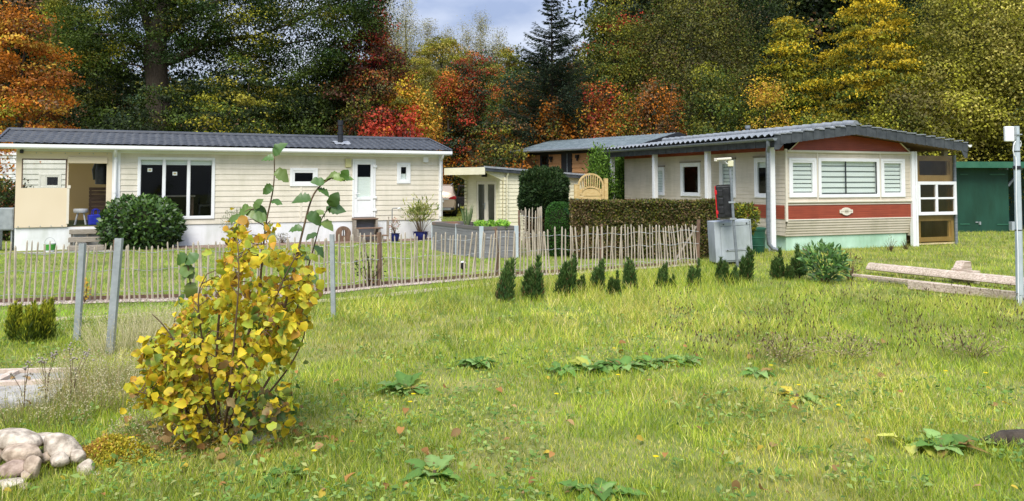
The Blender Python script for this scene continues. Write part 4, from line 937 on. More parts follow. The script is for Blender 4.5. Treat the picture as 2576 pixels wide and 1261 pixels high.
# ------------------------------------------------------------------ timber pile
def plank(a, b_, wdt, hgt, label, m='sawn', name='plank', grp=None, extra=None):
    c_ = (a + b_) / 2; o_ = thing(name, label, 'plank', c_, 0, grp); w_ = MB(); w_.beam(a - c_, b_ - c_, wdt, hgt); w_.build('timber', M[m], o_, bevel=.006); return o_
gt = 'timber stacked at the lawn edge'
l0, l1 = G(2172, 690), G(2720, 752)
def zz(p, z): return Vector((p.x, p.y, z))
d_ = (l1 - l0).normalized(); nn_ = Vector((-d_.y, d_.x, 0))
if nn_.y < 0: nn_ = -nn_
o_ = thing('timber_slab', 'long rounded slab of timber, topmost of the plank pile', 'timber', zz(l0, .08) + nn_ * .17, 0, gt)
w = MB(); Mb = Matrix.Rotation(math.atan2(d_.y, d_.x), 4, 'Z'); w.M = Mb
pr = [(.13, .0), (.12, .10), (.08, .135), (.04, .138), (-.02, .12), (-.09, .045), (-.10, .015), (-.08, -.0)]
w.prismx(pr, 0, (l1 - l0).length); w.build('timber', M['plank'], o_)
pl = lambda u0, v0, u1, v1, z, wd__, h_, lab, m='plank': plank(zz(G(u0, v0, z), z), zz(G(u1, v1, z), z), wd__, h_, lab, m, grp=gt)
pl(2146, 692, 2440, 724, .11, .10, .045, 'thin pale plank jutting out at the left end under the rounded slab')
pl(2190, 702, 2700, 758, .03, .20, .05, 'broad dark-edged plank at the bottom of the pile below the rounded slab', 'grey_wood')
pl(2285, 716, 2700, 760, .09, .06, .13, 'broad pale plank lying in front of the rounded slab')
pl(2385, 730, 2562, 751, .045, .06, .07, 'short pale plank lying in the grass, frontmost of the pile')
for (u, v, z, s_, lab) in ((2424, 690, .30, (.22, .17, .19), 'large square-cut wood block behind the rounded slab'), (2452, 693, .28, (.12, .12, .11), 'small wood block beside the larger block by the slab')):
    p = at(u, v, l0.lerp(l1, (u - 2172) / 548).y + .25); o_ = thing('wood_block', lab, 'wood block', zz(p, .0), .45, gt)
    zb_ = .0
    w = MB(); w.box(-s_[0], s_[0] * .55, -s_[1] * .5, s_[1] * .5, 0, .18 + s_[2] * .4)
    if s_[0] > .2: w.prism([(-s_[0] + .04, .18 + s_[2] * .4 + .002), (s_[0] * .55 - .01, .18 + s_[2] * .4 + .002), (s_[0] * .4, .18 + s_[2] * 1.05), (-s_[0] + .14, .18 + s_[2] * 1.05)], -s_[1] * .5, s_[1] * .5)
    w.build('timber', M['plank'], o_, bevel=.008)

# ------------------------------------------------------------------ stones, slabs
def rock(u, v, Y, rx, rz_, m, label, seed, ry=None, tilt=0):
    p = at(u, v, Y); s = Y / FPX * (.90 if m != 'soil' else .8); rg_ = np.random.default_rng(seed)
    n1_, n2_ = 30, 18
    ph = rg_.uniform(0, 6.28, 8); V = []; PL = rg_.normal(size=(9, 3)); PL /= np.linalg.norm(PL, axis=1, keepdims=True); OFF = rg_.uniform(.68, .92, 9)
    for j in range(n2_ + 1):
        for i_ in range(n1_):
            a_, b_ = 2 * math.pi * i_ / n1_, math.pi * j / n2_
            d3 = np.array([math.sin(b_) * math.cos(a_), math.sin(b_) * math.sin(a_), math.cos(b_)])
            k = 1 + .07 * math.sin(1.8 * d3[0] + ph[0]) * math.cos(1.9 * d3[1] + ph[1]) + .05 * math.sin(2.2 * d3[2] + 2 * d3[0] + ph[2]) + .012 * math.sin(9 * d3[0] + 7 * d3[1] + ph[3]) + .010 * math.sin(13 * d3[2] + 6 * d3[0] + ph[4])
            d3 = d3 * k
            for q_, off in zip(PL, OFF):
                e_ = float(d3 @ q_) - off
                if e_ > 0: d3 = d3 - q_ * e_ * .9
            k = 1.12
            V.append((d3[0] * k * rx * s, d3[1] * k * (ry or rx * .8) * s, d3[2] * k * rz_ * s))
    F = [(j * n1_ + i_, j * n1_ + (i_ + 1) % n1_, (j + 1) * n1_ + (i_ + 1) % n1_, (j + 1) * n1_ + i_) for j in range(n2_) for i_ in range(n1_)]
    me = bpy.data.meshes.new('boulder'); me.from_pydata(V, [], F); me.polygons.foreach_set('use_smooth', [True] * len(F))
    o_ = link('boulder', me, M[m]); o_.location = p; o_.rotation_euler = (0, tilt, rg_.uniform(-.15, .15))
    if m == 'soil': o_.name = 'gap_filler'; tag(o_, label, 'filler mass', 'dark filler between the boulders')  # dark masses added so the gaps between the stones look shaded
    else: tag(o_, label, 'boulder', 'boulders heaped at the lawn corner')
for k, q in enumerate([(38, 1107, 5.05, 60, 24, 'stone_pale', 'long pale boulder on top at the back of the stone heap', .16),
    (110, 1105, 5.25, 44, 16, 'stone_pale', 'pale flat stone between the long boulder and the sloping one', 0),
    (155, 1128, 5.1, 52, 30, 'stone_pale', 'grey-white sloping boulder at the right end of the heap', .45),
    (56, 1141, 4.95, 50, 26, 'stone', 'smooth pinkish oval boulder in the middle of the heap', .06),
    (36, 1180, 4.85, 36, 24, 'stone_pink', 'rough pink square stone below the oval boulder', .04),
    (82, 1178, 4.85, 24, 30, 'stone', 'upright yellowish stone wedged beside the rough pink one', .15),
    (150, 1157, 4.95, 24, 18, 'stone_pale', 'small white round stone below the sloping boulder', 0),
    (214, 1180, 4.95, 22, 24, 'stone_pale', 'grey-white stone half sunk in grass, apart from the heap', .2),
    (24, 1218, 4.72, 36, 15, 'stone_pale', 'low pale stone lying in the grass under the rough pink one', 0),
    (-12, 1148, 4.95, 22, 26, 'stone', 'pinkish stone cut by the picture edge beside the oval boulder', 0),
    (66, 1196, 4.8, 14, 12, 'stone', 'little brown stone wedged between the rough pink and yellowish ones', 0),
    (118, 1150, 5.02, 20, 16, 'stone', 'small brown stone right of the oval boulder', .2),
    (196, 1150, 5.05, 20, 20, 'stone_pale', 'pale stone at the right foot of the sloping boulder', .1),
    (240, 1196, 4.95, 13, 10, 'stone_pale', 'small half-hidden stone right of the half sunk one', 0),
    (62, 1225, 4.7, 15, 10, 'stone_pink', 'small pink stone in the grass under the yellowish one', 0),
    (5, 1150, 5.25, 60, 40, 'soil', 'earth-coloured filler added behind the oval boulder to darken the heap gaps', 0),
    (100, 1165, 5.3, 70, 34, 'soil', 'earth-coloured filler added behind the small white stone to darken the gaps', 0)]):
    rock(q[0], q[1], q[2], q[3], q[4], q[5], q[6], 20 + k, tilt=q[7])
sl = thing('paving_slab', 'grey concrete slab with pale timber edging in the left grass', 'paving slab', G(60, 975))
c_ = G(60, 975)
w = MB(); a_, b_, d_, e_ = [G(u, v) - c_ for u, v in ((-260, 1040), (120, 1022), (195, 945), (-200, 955))]
i = w.add([a_, b_, d_, e_] + [x + Vector((0, 0, .035)) for x in (a_, b_, d_, e_)])
for q in ((4, 5, 6, 7), (0, 1, 5, 4), (1, 2, 6, 5), (2, 3, 7, 6), (3, 0, 4, 7)): w.f.append(tuple(i + x for x in q)); w.mi.append(0)
w.build('slab', M['concrete'], sl)
w = MB()
for (u0, v0, u1, v1, wd2) in ((-240, 990, 165, 972, .07), (-30, 985, 38, 950, .07), (-240, 952, 190, 944, .05)):
    w.beam(G(u0, v0) - c_ + Vector((0, 0, .05)), G(u1, v1) - c_ + Vector((0, 0, .05)), wd2, .035)
w.each('timber_edge', M['sawn'], sl)
ws = thing('flat_stone', 'grey flat stone at the foot of the yellow bush', 'stone', G(665, 1112), .3)
w = MB(); w.prism([(-.10, 0), (.10, 0), (.085, .03), (-.08, .035)], -.06, .06); w.build('slab', M['concrete'], ws, bevel=.01)

# ------------------------------------------------------------------ raised bed, gate, bin, small garden things
ra, rb_, rc_ = G(1088, 629), G(1211, 651), G(1299, 648); rd_ = ra + rc_ - rb_; bz_ = at(1211, 571, rb_.y).z
M['rim'] = mat('rim_board', (.13, .12, .115), (.27, .15, .09), 1.1, rough=.7, lo=.52, hi=.66)
bed = thing('raised_bed', 'grey composite raised garden bed with aluminium corner posts', 'raised bed', rb_)
for a_, b_ in ((ra, rb_), (rb_, rc_), (rc_, rd_), (rd_, ra)):
    w = MB(); n_ = 5
    for k in range(n_):
        z0_ = bz_ * k / n_; w.beam(a_ - rb_ + Vector((0, 0, z0_ + bz_ / n_ / 2)), b_ - rb_ + Vector((0, 0, z0_ + bz_ / n_ / 2)), .035, bz_ / n_ - .006)
    w.build('side_board', M['composite'], bed)
w = MB()
for a_, b_ in ((ra, rb_), (rb_, rc_), (rc_, rd_), (rd_, ra)): w.beam(a_ - rb_ + Vector((0, 0, bz_ - .035)), b_ - rb_ + Vector((0, 0, bz_ - .035)), .06, .075)
w.build('rim_board', M['rim'], bed)
for p in (ra, rb_, rc_, rd_, ra.lerp(rb_, .52)):
    w = MB(); q = p - rb_; s_ = .05 if p in (rb_, rc_) else .028; w.box(q.x - s_, q.x + s_, q.y - s_, q.y + s_, 0, bz_ + .01); w.build('corner_post', M['pole'], bed)
w = MB(); w.face([ra - rb_ + Vector((0, 0, bz_ - .09)), Vector((0, 0, bz_ - .09)), rc_ - rb_ + Vector((0, 0, bz_ - .09)), rd_ - rb_ + Vector((0, 0, bz_ - .09))]); w.build('soil_fill', M['soil'], bed)
gc = at(1486, 480, 25.0); HG = Frame((gc.x, gc.y), math.radians(12)); gt_ = thing('garden_gate', 'yellowish wooden garden gate with arched top and fan of spokes', 'gate', (gc.x, gc.y, 0), HG.a)
gw = .40; zt_ = at(1486, 438, 25).z; zs_ = at(1486, 470, 25).z; zsp = zt_ - .38
w = MB()
for k in range(6): w.box(-gw + .04, gw - .04, -.012, .012, .15 + k * (zs_ - .2) / 6, .15 + (k + 1) * (zs_ - .2) / 6 - .015)
w.build('board_panel', M['gate_wood'], gt_)
w = MB()
for (r, zc_, ry_) in ((gw, zsp, .38), (gw - .06, zs_ - .25, .24)):
    aa = [(r * math.cos(t_), zc_ + ry_ * math.sin(t_)) for t_ in np.linspace(0, math.pi, 17)]
    for p, q in zip(aa[:-1], aa[1:]): w.beam((p[0], 0, p[1]), (q[0], 0, q[1]), .05, .06, (0, 1, 0))
w.box(-gw - .03, -gw + .03, -.03, .03, .05, zsp + .02); w.box(gw - .03, gw + .03, -.03, .03, .05, zsp + .02)
w.build('arch_frame', M['gate_wood'], gt_)
w = MB()
for k in range(9):
    f = -1 + 2 * (k + .5) / 9; x_ = f * (gw - .06); ztop = zsp + .38 * math.sqrt(max(0, 1 - (x_ / gw) ** 2)) - .02; zlow = zs_ - .25 + .24 * math.sqrt(max(0, 1 - (x_ / (gw - .06)) ** 2))
    w.beam((x_ * .9, 0, zlow), (x_, 0, ztop), .022, .06, (0, 1, 0))
w.each('spoke', M['gate_wood'], gt_)
w = MB(); w.box(-gw - .14, -gw - .04, -.05, .05, 0, zsp + .05); w.box(gw + .04, gw + .16, -.05, .05, 0, zsp + .24); w.each('gate_post', M['gate_wood'], gt_)
bn = at(1428, 505, 24.2); o_ = thing('wheelie_bin', 'dark green bin lid showing above the hedge beside the topiary', 'bin', (bn.x + .05, bn.y, 0))
zb_ = at(1428, 500, 24.2).z
w = MB(); w.prism([(-.22, 0), (.22, 0), (.28, zb_ - .06), (-.28, zb_ - .06)], -.28, .28); w.build('body', M['barrel'], o_, bevel=.02)
w = MB(); w.prism([(-.30, zb_ - .055), (.30, zb_ - .055), (.28, zb_), (-.28, zb_)], -.33, .30); w.build('lid', M['barrel'], o_, bevel=.015)
b = G(975, 602); o_ = thing('garden_stake', 'short square wooden stake beside the garden shower pipe', 'stake', b); w = MB(); w.box(-.05, .05, -.05, .05, 0, at(975, 545, b.y).z); w.build('shaft', M['grey_wood'], o_, bevel=.006)
b = G(986, 606); o_ = thing('garden_shower', 'thin garden shower pipe with a bent head by the white door', 'garden shower', b); h_ = at(986, 524, b.y).z
w = MB(); w.tube([(0, 0, 0), (0, 0, h_ - .03), (.03, 0, h_), (.17, -.02, h_)], .014, 8); w.build('pipe', M['zinc'], o_)
w = MB(); w.tube([(.17, -.02, h_ - .02), (.26, -.03, h_ + .005)], [.02, .035], 10); w.build('shower_head', M['white'], o_)
def pot(u, v, r, h_, label, m='blue_pot', name='flower_pot'):
    p = G(u, v); o_ = thing(name, label, 'pot', p); w_ = MB(); w_.lathe([(r * .62, 0), (r * .72, h_ * .1), (r * .98, h_ * .75), (r * .92, h_ * .88), (r * 1.06, h_ * .95), (r * 1.06, h_), (r * .9, h_), (r * .85, h_ * .85), (.01, h_ * .85)], 24); smooth_angle(w_.build('bowl', M[m], o_), 50); return p + Vector((0, 0, h_ * .85))
POT1 = pot(1058, 604, .24, .26, 'wide dark blue glazed pot under the pale oleander')
POT2 = pot(993, 608, .15, .25, 'narrow dark blue pot holding reddish flowers')
b = G(125, 634); o_ = thing('bucket', 'small white and green bucket standing at the porch skirting', 'bucket', b)
w = MB(); w.lathe([(.10, 0), (.14, .22), (.145, .23), (.13, .23), (.09, .02), (.01, .02)], 20); smooth_angle(w.build('pail', M['white'], o_))
w = MB(); w.lathe([(.118, .05), (.143, .2)], 20, (.0, 0, 0)); smooth_angle(w.build('green_band', mat('green_label', (.05, .30, .03), rough=.5), o_))
w = MB(); w.tube([(.14 * math.cos(t_), 0, .22 + .15 * math.sin(t_)) for t_ in np.linspace(0, math.pi, 9)], .005, 5); w.build('handle', M['steel'], o_)
b = G(1165, 701); o_ = thing('solar_light', 'small black solar light on a stake in the lawn behind the fence', 'garden light', b)
w = MB(); w.tube([(0, 0, 0), (0, 0, .18)], .01, 6); w.build('stake', M['dark'], o_); w = MB(); w.lathe([(.02, 0), (.05, .03), (.05, .10), (.02, .13)], 12, (0, 0, .17)); w.build('lamp_head', M['black'], o_); w = MB(); w.lathe([(.055, 0), (.03, .025)], 12, (0, 0, .30)); w.build('cap', M['white'], o_)

# ------------------------------------------------------------------ the car
cp = G(1144, 547); car = thing('car', 'champagne coloured car seen from behind with its dark right door open', 'car', cp + Vector((-.84, .25, 0)), math.radians(3))
sec = [(0.0, .74, .42, .80, .95, .60, 1.0), (.06, .84, .34, .87, 1.0, .70, 1.15), (.14, .86, .30, .885, 1.02, .73, 1.32), (.42, .87, .26, .89, 1.03, .70, 1.60), (.8, .87, .24, .89, 1.03, .69, 1.66), (1.8, .87, .22, .89, 1.0, .70, 1.67), (2.5, .87, .22, .89, .98, .70, 1.58), (3.2, .87, .22, .88, .97, .74, 1.05), (3.9, .84, .26, .84, .90, .70, .95), (4.2, .74, .36, .72, .75, .6, .80)]
w = MB(); ring = []
for y, wb, z0_, wm, zb_, wr_, zr_ in sec:
    ring.append(w.add([(s_ * x, y, z) for s_, pts_ in ((1, [(wb * .8, z0_), (wb, z0_ + .10), (wm, zb_ - .25), (wm, zb_), (wr_ + (wm - wr_) * .1, zr_ - .08), (wr_ - .1, zr_)]), (-1, [(wr_ - .1, zr_), (wr_ + (wm - wr_) * .1, zr_ - .08), (wm, zb_), (wm, zb_ - .25), (wb, z0_ + .10), (wb * .8, z0_)])) for x, z in pts_]))
for r0, r1 in zip(ring[:-1], ring[1:]):
    for q in range(12): w.f.append((r0 + q, r0 + (q + 1) % 12, r1 + (q + 1) % 12, r1 + q)); w.mi.append(0)
w.f.append(tuple(ring[0] + q for q in range(12))); w.mi.append(0); w.f.append(tuple(ring[-1] + q for q in range(12))); w.mi.append(0)
smooth_angle(w.build('body', M['car'], car), 30)
M['car_glass'] = mat('car_glass', (.06, .09, .09), rough=.08, spec=.8)
w = MB(); w.face([(-.70, .085, 1.10), (.70, .085, 1.10), (.64, .375, 1.555), (-.64, .375, 1.555)]); o_ = w.build('rear_window', M['car_glass'], car)
w = MB(); w.tube([(.05, .07, 1.10), (-.35, .10, 1.14)], .012, 6); w.build('wiper', M['black'], o_)
for s_ in (-1, 1):
    w = MB(); w.face([(s_ * .885, .45, 1.06), (s_ * .88, 2.7, 1.02), (s_ * .745, 2.3, 1.52), (s_ * .735, .6, 1.56)]); w.build('side_window', M['car_glass'], car)
    w = MB(); w.prism([(s_ * .50, .92), (s_ * .88, .90), (s_ * .90, 1.05), (s_ * .80, 1.09), (s_ * .55, 1.0)], -.02, .30); w.build('tail_light', M['redlight'], car, bevel=.02)
    w = MB(); w.tube([(s_ * .62, .35, 1.64), (s_ * .66, .5, 1.70), (s_ * .66, 2.1, 1.72), (s_ * .64, 2.3, 1.67)], .02, 6); w.build('roof_rail', M['steel'], car)
    for y in (.72, 3.35):
        w = MB(); w.M = Matrix.Translation((s_ * .78, y, .33)) @ Matrix.Rotation(math.pi / 2, 4, 'Y'); w.lathe([(.22, -.11), (.31, -.11), (.33, -.07), (.33, .07), (.31, .11), (.22, .11)], 20); wh = smooth_angle(w.build('wheel', M['tyre'], car))
        w = MB(); w.M = Matrix.Translation((s_ * .78, y, .33)) @ Matrix.Rotation(math.pi / 2, 4, 'Y'); w.lathe([(.21, -.09), (.21, .09), (.05, .10)], 14); w.build('rim', M['steel'], wh)
w = MB(); w.box(-.80, .80, -.05, .2, .34, .50); w.box(-.55, .55, -.055, .1, .36, .48); w.build('bumper', M['black'], car, bevel=.03)
w = MB(); w.box(-.62, .62, -.075, -.052, .36, .46); w.build('bumper_plate', M['steel'], car)
w = MB(); w.box(-.52, .50, -.03, .06, .905, .945); w.build('chrome_strip', M['white'], car)
w = MB(); w.box(-.26, .26, -.035, -.01, .76, .87); np_ = w.build('number_plate', M['white'], car)
tc_ = bpy.data.curves.new('plate_text', 'FONT'); tc_.body = 'DH 207'; tc_.size = .115; tc_.align_x = 'CENTER'; tc_.align_y = 'CENTER'; tc_.extrude = .002
to = bpy.data.objects.new('plate_lettering', tc_); COL.objects.link(to); to.parent = np_; to.location = (0, -.038, .815); to.rotation_euler = (math.pi / 2, 0, 0); tc_.materials.append(M['black'])
bpy.context.view_layer.update(); me_ = bpy.data.meshes.new_from_object(to.evaluated_get(bpy.context.evaluated_depsgraph_get())); bpy.data.objects.remove(to)
to = bpy.data.objects.new('plate_lettering', me_); COL.objects.link(to); to.parent = np_; to.location = (0, -.038, .815); to.rotation_euler = (math.pi / 2, 0, 0)
w = MB(); w.M = Matrix.Translation((.90, 1.55, 0)) @ Matrix.Rotation(math.radians(-12), 4, 'Z')
w.prism([(.0, .42), (.95, .40), (1.0, 1.0), (.0, 1.0)], -.05, .05)
for (a_, b_) in (((.0, 1.0), (.12, 1.60)), ((.12, 1.60), (.62, 1.58)), ((.62, 1.58), (1.0, 1.0))): w.beam((a_[0], 0, a_[1]), (b_[0], 0, b_[1]), .07, .05, (0, 1, 0))
do = w.build('open_door', M['black'], car, bevel=.01)
w = MB(); w.M = Matrix.Translation((.90, 1.55, 0)) @ Matrix.Rotation(math.radians(-12), 4, 'Z'); w.face([(.03, 0, 1.0), (.97, 0, 1.0), (.62, 0, 1.56), (.13, 0, 1.57)]); w.build('pane', M['smoked'], do)
w = MB(); w.M = Matrix.Translation((.90, 1.55, 0)) @ Matrix.Rotation(math.radians(-12), 4, 'Z'); w.box(.08, .12, -.065, -.051, .5, .64); w.build('door_reflector', M['white'], do)

# ------------------------------------------------------------------ foliage from arrays
def nz(a): return a / np.maximum(np.linalg.norm(a, axis=-1, keepdims=True), 1e-9)
def vn(x, y, s, seed=0):                                # smooth value noise in the plane, 0..1
    x = np.asarray(x, float) / s; y = np.asarray(y, float) / s
    xi, yi = np.floor(x).astype(np.int64), np.floor(y).astype(np.int64); fx, fy = x - xi, y - yi
    fx, fy = fx * fx * (3 - 2 * fx), fy * fy * (3 - 2 * fy)
    def h(i, j):
        k = (i * 374761393 + j * 668265263 + seed * 974711) & 0xFFFFFFFF
        k = ((k ^ (k >> 13)) * 1274126177) & 0xFFFFFFFF
        return ((k ^ (k >> 16)) & 0xFFFF) / 65535.0
    return (h(xi, yi) * (1 - fx) + h(xi + 1, yi) * fx) * (1 - fy) + (h(xi, yi + 1) * (1 - fx) + h(xi + 1, yi + 1) * fx) * fy
def rhomb(pos, axis, nrm, L, W):                        # one folded diamond for each leaf
    axis = nz(axis); side = nz(np.cross(axis, nrm)); nn = np.cross(side, axis)
    L, W = np.broadcast_to(L, len(pos))[:, None], np.broadcast_to(W, len(pos))[:, None]
    m = pos + axis * L * .45 + nn * W * .18
    V = np.stack([pos, m + side * W * .5, pos + axis * L - nn * L * .08, m - side * W * .5], 1).reshape(-1, 3)
    return V, np.arange(len(V)).reshape(-1, 4)
HAZEL = ((0, .10), (.15, .72), (.38, 1.0), (.62, .96), (.84, .62), (1, .06))
DOCK = ((0, .08), (.12, .12), (.2, .5), (.28, .82), (.36, .9), (.44, 1), (.53, .93), (.62, .95), (.71, .78), (.8, .7), (.89, .42), (1, .03))
HAZEL2 = ((0, .10), (.08, .5), (.16, .78), (.26, .88), (.36, 1.0), (.46, .95), (.57, 1.0), (.68, .84), (.79, .72), (.9, .36), (1, .03))
LANCE = ((0, .12), (.35, 1), (.7, .7), (1, .04))
def leafgrid(rng, pos, axis, nrm, L, W, fold=.15, curl=.2, prof=HAZEL, rag=.10, wave=0.0):
    n = len(pos); axis = nz(axis); side = nz(np.cross(axis, nrm)); nn = np.cross(side, axis)
    L, W = np.broadcast_to(L, n)[:, None, None], np.broadcast_to(W, n)[:, None, None]
    t = np.array([p[0] for p in prof])[None, :, None]; w = np.array([p[1] for p in prof])[None, :, None]
    fold = np.broadcast_to(fold, n)[:, None, None]; curl = np.broadcast_to(curl, n)[:, None, None]
    c = pos[:, None] + axis[:, None] * L * t - nn[:, None] * curl * L * t ** 2
    r = len(prof)
    def edge(sg):
        k = 1 + rng.uniform(-rag, rag, (n, r, 1))
        return c + side[:, None] * sg * W * .5 * w * k + nn[:, None] * (fold * W * w + wave * W * rng.uniform(-1, 1, (n, r, 1)) * w)
    V = np.stack([edge(-1), c, edge(1)], 2).reshape(-1, 3)
    b = (np.arange(n) * r * 3)[:, None, None, None] + (np.arange(r - 1) * 3)[None, :, None, None] + np.array([0, 1])[None, None, :, None]
    Q = (b + np.array([0, 1, 4, 3])[None, None, None, :]).reshape(-1, 4)
    return V, Q, r * 3
def foliage(name, parent, V, Q, col, per, m='leaf', smooth=False):
    me = mesh_np(name, V, Q, np.repeat(col, per, 0))
    if smooth: me.polygons.foreach_set('use_smooth', [True] * len(me.polygons))
    return link(name, me, M[m], parent)
def unit(rng, n): return nz(rng.normal(size=(n, 3)))
def pick(rng, pal, n, t=None):
    """Colours from a palette of (rgb, weight, lean): lean > 0 puts the colour towards the top of the crown."""
    t = np.full(n, .5) if t is None else t
    wt = np.stack([p[1] * np.exp((p[2] if len(p) > 2 else 0) * (t - .5)) for p in pal], 1); wt /= wt.sum(1, keepdims=True)
    k = (rng.uniform(size=(n, 1)) > np.cumsum(wt, 1)).sum(1).clip(0, len(pal) - 1)
    return np.array([p[0] for p in pal])[k]
SHAPES = dict(
    round=lambda t: np.sqrt(np.clip(1 - (2 * t - .9) ** 2 / 1.25, 0.02, 1)),
    tall=lambda t: np.clip(np.minimum(t * 5 + .55, 1) * (1 - np.clip(t - .55, 0, 1) * 1.55), .05, 1),
    cone=lambda t: np.clip((1 - t) ** .75, .04, 1),
    dome=lambda t: np.sqrt(np.clip(1 - t ** 2.2, .02, 1)),
    column=lambda t: np.clip(np.minimum(1, (1 - t) * 5), .08, 1))
def crown_points(rng, H, R, zb, shape, ncl, nlf, rc, flat, droop, lump=.3):
    f = SHAPES[shape]; t = rng.uniform(0, 1, ncl * 4); t = t[rng.uniform(size=len(t)) < f(t)][:ncl]; n = len(t)
    a = rng.uniform(0, 2 * np.pi, n); a = np.where((np.sin(a) > .2) & (rng.uniform(size=n) < .45), -a, a)
    lum = 1 - lump + 2 * lump * vn(np.cos(a) * 2.2 + 9 + t * 3.1, np.sin(a) * 2.2 + t * 4.3, .8, int(H * 97) % 1000)
    rho = np.sqrt(rng.uniform(.25, 1, n)); r = R * f(t) * lum * rho
    C = np.stack([r * np.cos(a), r * np.sin(a), zb + t * (H - zb)], 1)
    out = np.stack([np.cos(a), np.sin(a), np.full(n, .3)], 1)
    O = np.clip(rng.normal(size=(n, nlf, 3)), -1.6, 1.6) * np.array([1, 1, flat]) * rc * rng.uniform(.6, 1.35, (n, 1, 1))
    O[..., 2] -= droop * np.hypot(O[..., 0], O[..., 1])
    On = nz((O + np.array([0, 0, rc * .12])) / np.array([1, 1, flat])).reshape(-1, 3)
    return C, t, out, (C[:, None] + O).reshape(-1, 3), np.repeat(out, nlf, 0) * .45 + On * .75
def plant_crown(name, parent, rng, H, R, zb, shape, ncl, nlf, pal, leaf=.16, rc=.42, flat=.5, droop=.15, lump=.3, aspect=.6, up=.5, vary=.3, m='leaf', cjit=.26, axis_up=-.35):
    C, t, out, P, Ou = crown_points(rng, H, R, zb, shape, ncl, nlf, rc, flat, droop, lump)
    n = len(P); P[:, 2] = np.maximum(P[:, 2], .05)
    nrm = nz(Ou + np.array([0, 0, up * .5]) + rng.normal(size=(n, 3)) * .28)
    ax = nz(rng.normal(size=(n, 3)) * .8 + Ou * .25 + np.array([0, 0, axis_up]))
    L = leaf * rng.uniform(.65, 1.3, n); V, Q = rhomb(P, ax, nrm, L, L * aspect * rng.uniform(.8, 1.2, n))
    cc = pick(rng, pal, len(C), t); cl = pick(rng, pal, n, np.repeat(t, nlf))
    k = rng.uniform(size=(n, 1)) < cjit
    col = np.where(k, cl, np.repeat(cc, nlf, 0)) * np.repeat(rng.uniform(.5, 1.4, (len(C), 1)), nlf, 0) * rng.uniform(1 - vary, 1 + vary, (n, 1))
    foliage(name, parent, V, Q, col, 4, m)
    return C
def tree(name, label, u, vtop, hw, Y, pal, shape='round', zb=1.0, dens=5.6, nlf=150, leaf=.122, rc=.37, flat=.36, droop=.15, tr=None, seed=1, cat='tree', limbs=14, group='trees behind the homes', **kw):
    rng = np.random.default_rng(seed); top = at(u, vtop, Y); H = top.z; R = hw * Y / FPX
    if 'vb' in kw: zb = at(u, kw.pop('vb'), Y).z
    o = thing(name, label, cat, (top.x, Y, 0), 0, group)
    ncl = int(max(kw.pop('least', 25), dens * 1.7 * R * (H - zb)))
    C = plant_crown('crown', o, rng, H, R, zb, shape, ncl, nlf, pal, leaf, rc, flat, droop, **kw)
    tr = tr or max(.05, H * .017); w = MB()
    k = [Vector((0.04 * math.sin(z * 1.3 + seed) * z * .3, 0.03 * math.cos(z + seed) * z * .3, z)) for z in np.linspace(0, H * .88, 7)]
    w.tube(k, [tr * (1 - .85 * i / 6) * (1.25 if i == 0 else 1) for i in range(7)], 8)
    idx = rng.choice(len(C), min(limbs, len(C)), replace=False)
    for c in C[idx]:
        c = Vector(c); zz = max(.15 * H, c.z - .55 * math.hypot(c.x, c.y) - .4); f = zz / (H * .88); b = k[min(6, int(f * 6))].copy(); b.z = zz
        w.tube([b, b.lerp(c, .5) + Vector((0, 0, .12 * (c - b).length)), c], [tr * .35 * (1.1 - f), tr * .22 * (1.1 - f) + .01, .012], 5)
    w.build('trunk', M['bark'], o, smooth=True)
    return o
DG, MG, OL, YG, YE, GO, OR, RU, RE, BU, BG, PY, BR = (.020, .036, .006), (.066, .102, .012), (.165, .162, .018), (.32, .31, .025), (.60, .43, .022), (.50, .30, .035), (.48, .165, .015), (.28, .095, .02), (.38, .045, .022), (.10, .03, .018), (.045, .085, .045), (.38, .35, .16), (.15, .085, .035)

# ------------------------------------------------------------------ the wood behind the homes
tree('beech_tree', 'tall orange and gold beech tree at the left behind the canvas porch', 60, 12, 125, 31, [(OR, 5, 1.2), (GO, 2.5, -1), (BR, 1), (YG, .8, -1.5), ((.30, .10, .015), 2)], 'tall', .8, dens=7, seed=11, flat=.35)
tree('shrub', 'dark shrub with rusty leaves under the dark trees behind the porch roof', 150, 250, 110, 35, [(DG, 3), (BR, 1.5), (RU, .5)], 'dome', .2, seed=12, cat='shrub')
# the great oak with its limbs
oY = 37; ob = at(392, 300, oY); oak = thing('oak_tree', 'great dark oak with thick trunk and spreading limbs, sky showing through', 'tree', (ob.x, oY, 0), 0, 'trees behind the homes')
def op(u, v, dy=0): p = at(u, v, oY + dy); return Vector((p.x - ob.x, dy, p.z))
w = MB()
w.tube([Vector((.1, 0, 0)), op(398, 330), op(396, 210), op(388, 130), op(400, 70), op(420, 10), op(440, -60), op(450, -130)], [.75, .58, .50, .52, .42, .36, .28, .14], 12)
for pts, r in (([(392, 120), (372, 60), (350, 0), (330, -80)], .30), ([(400, 160), (445, 150), (500, 118), (560, 100), (640, 92), (730, 60)], .24), ([(405, 100), (470, 40), (560, 0), (660, -30)], .24), ([(735, 55), (800, 25), (880, 0)], .10),
               ([(388, 150), (340, 110), (300, 90), (230, 85)], .16), ([(392, 190), (350, 165), (310, 160)], .08), ([(420, 20), (520, -60), (640, -120)], .2), ([(350, 0), (260, -50), (180, -70)], .16), ([(500, 118), (540, 60), (600, 30)], .09), ([(560, 100), (620, 140), (700, 150)], .08), ([(640, 92), (720, 110), (820, 95)], .08)):
    w.tube([op(u, v, .5 * math.sin(u * .05)) for u, v in pts], [r * (1 - .8 * i / (len(pts) - 1)) for i in range(len(pts))], 8)
w.build('trunk', M['bark'], oak, smooth=True)
rng = np.random.default_rng(31); cl = []
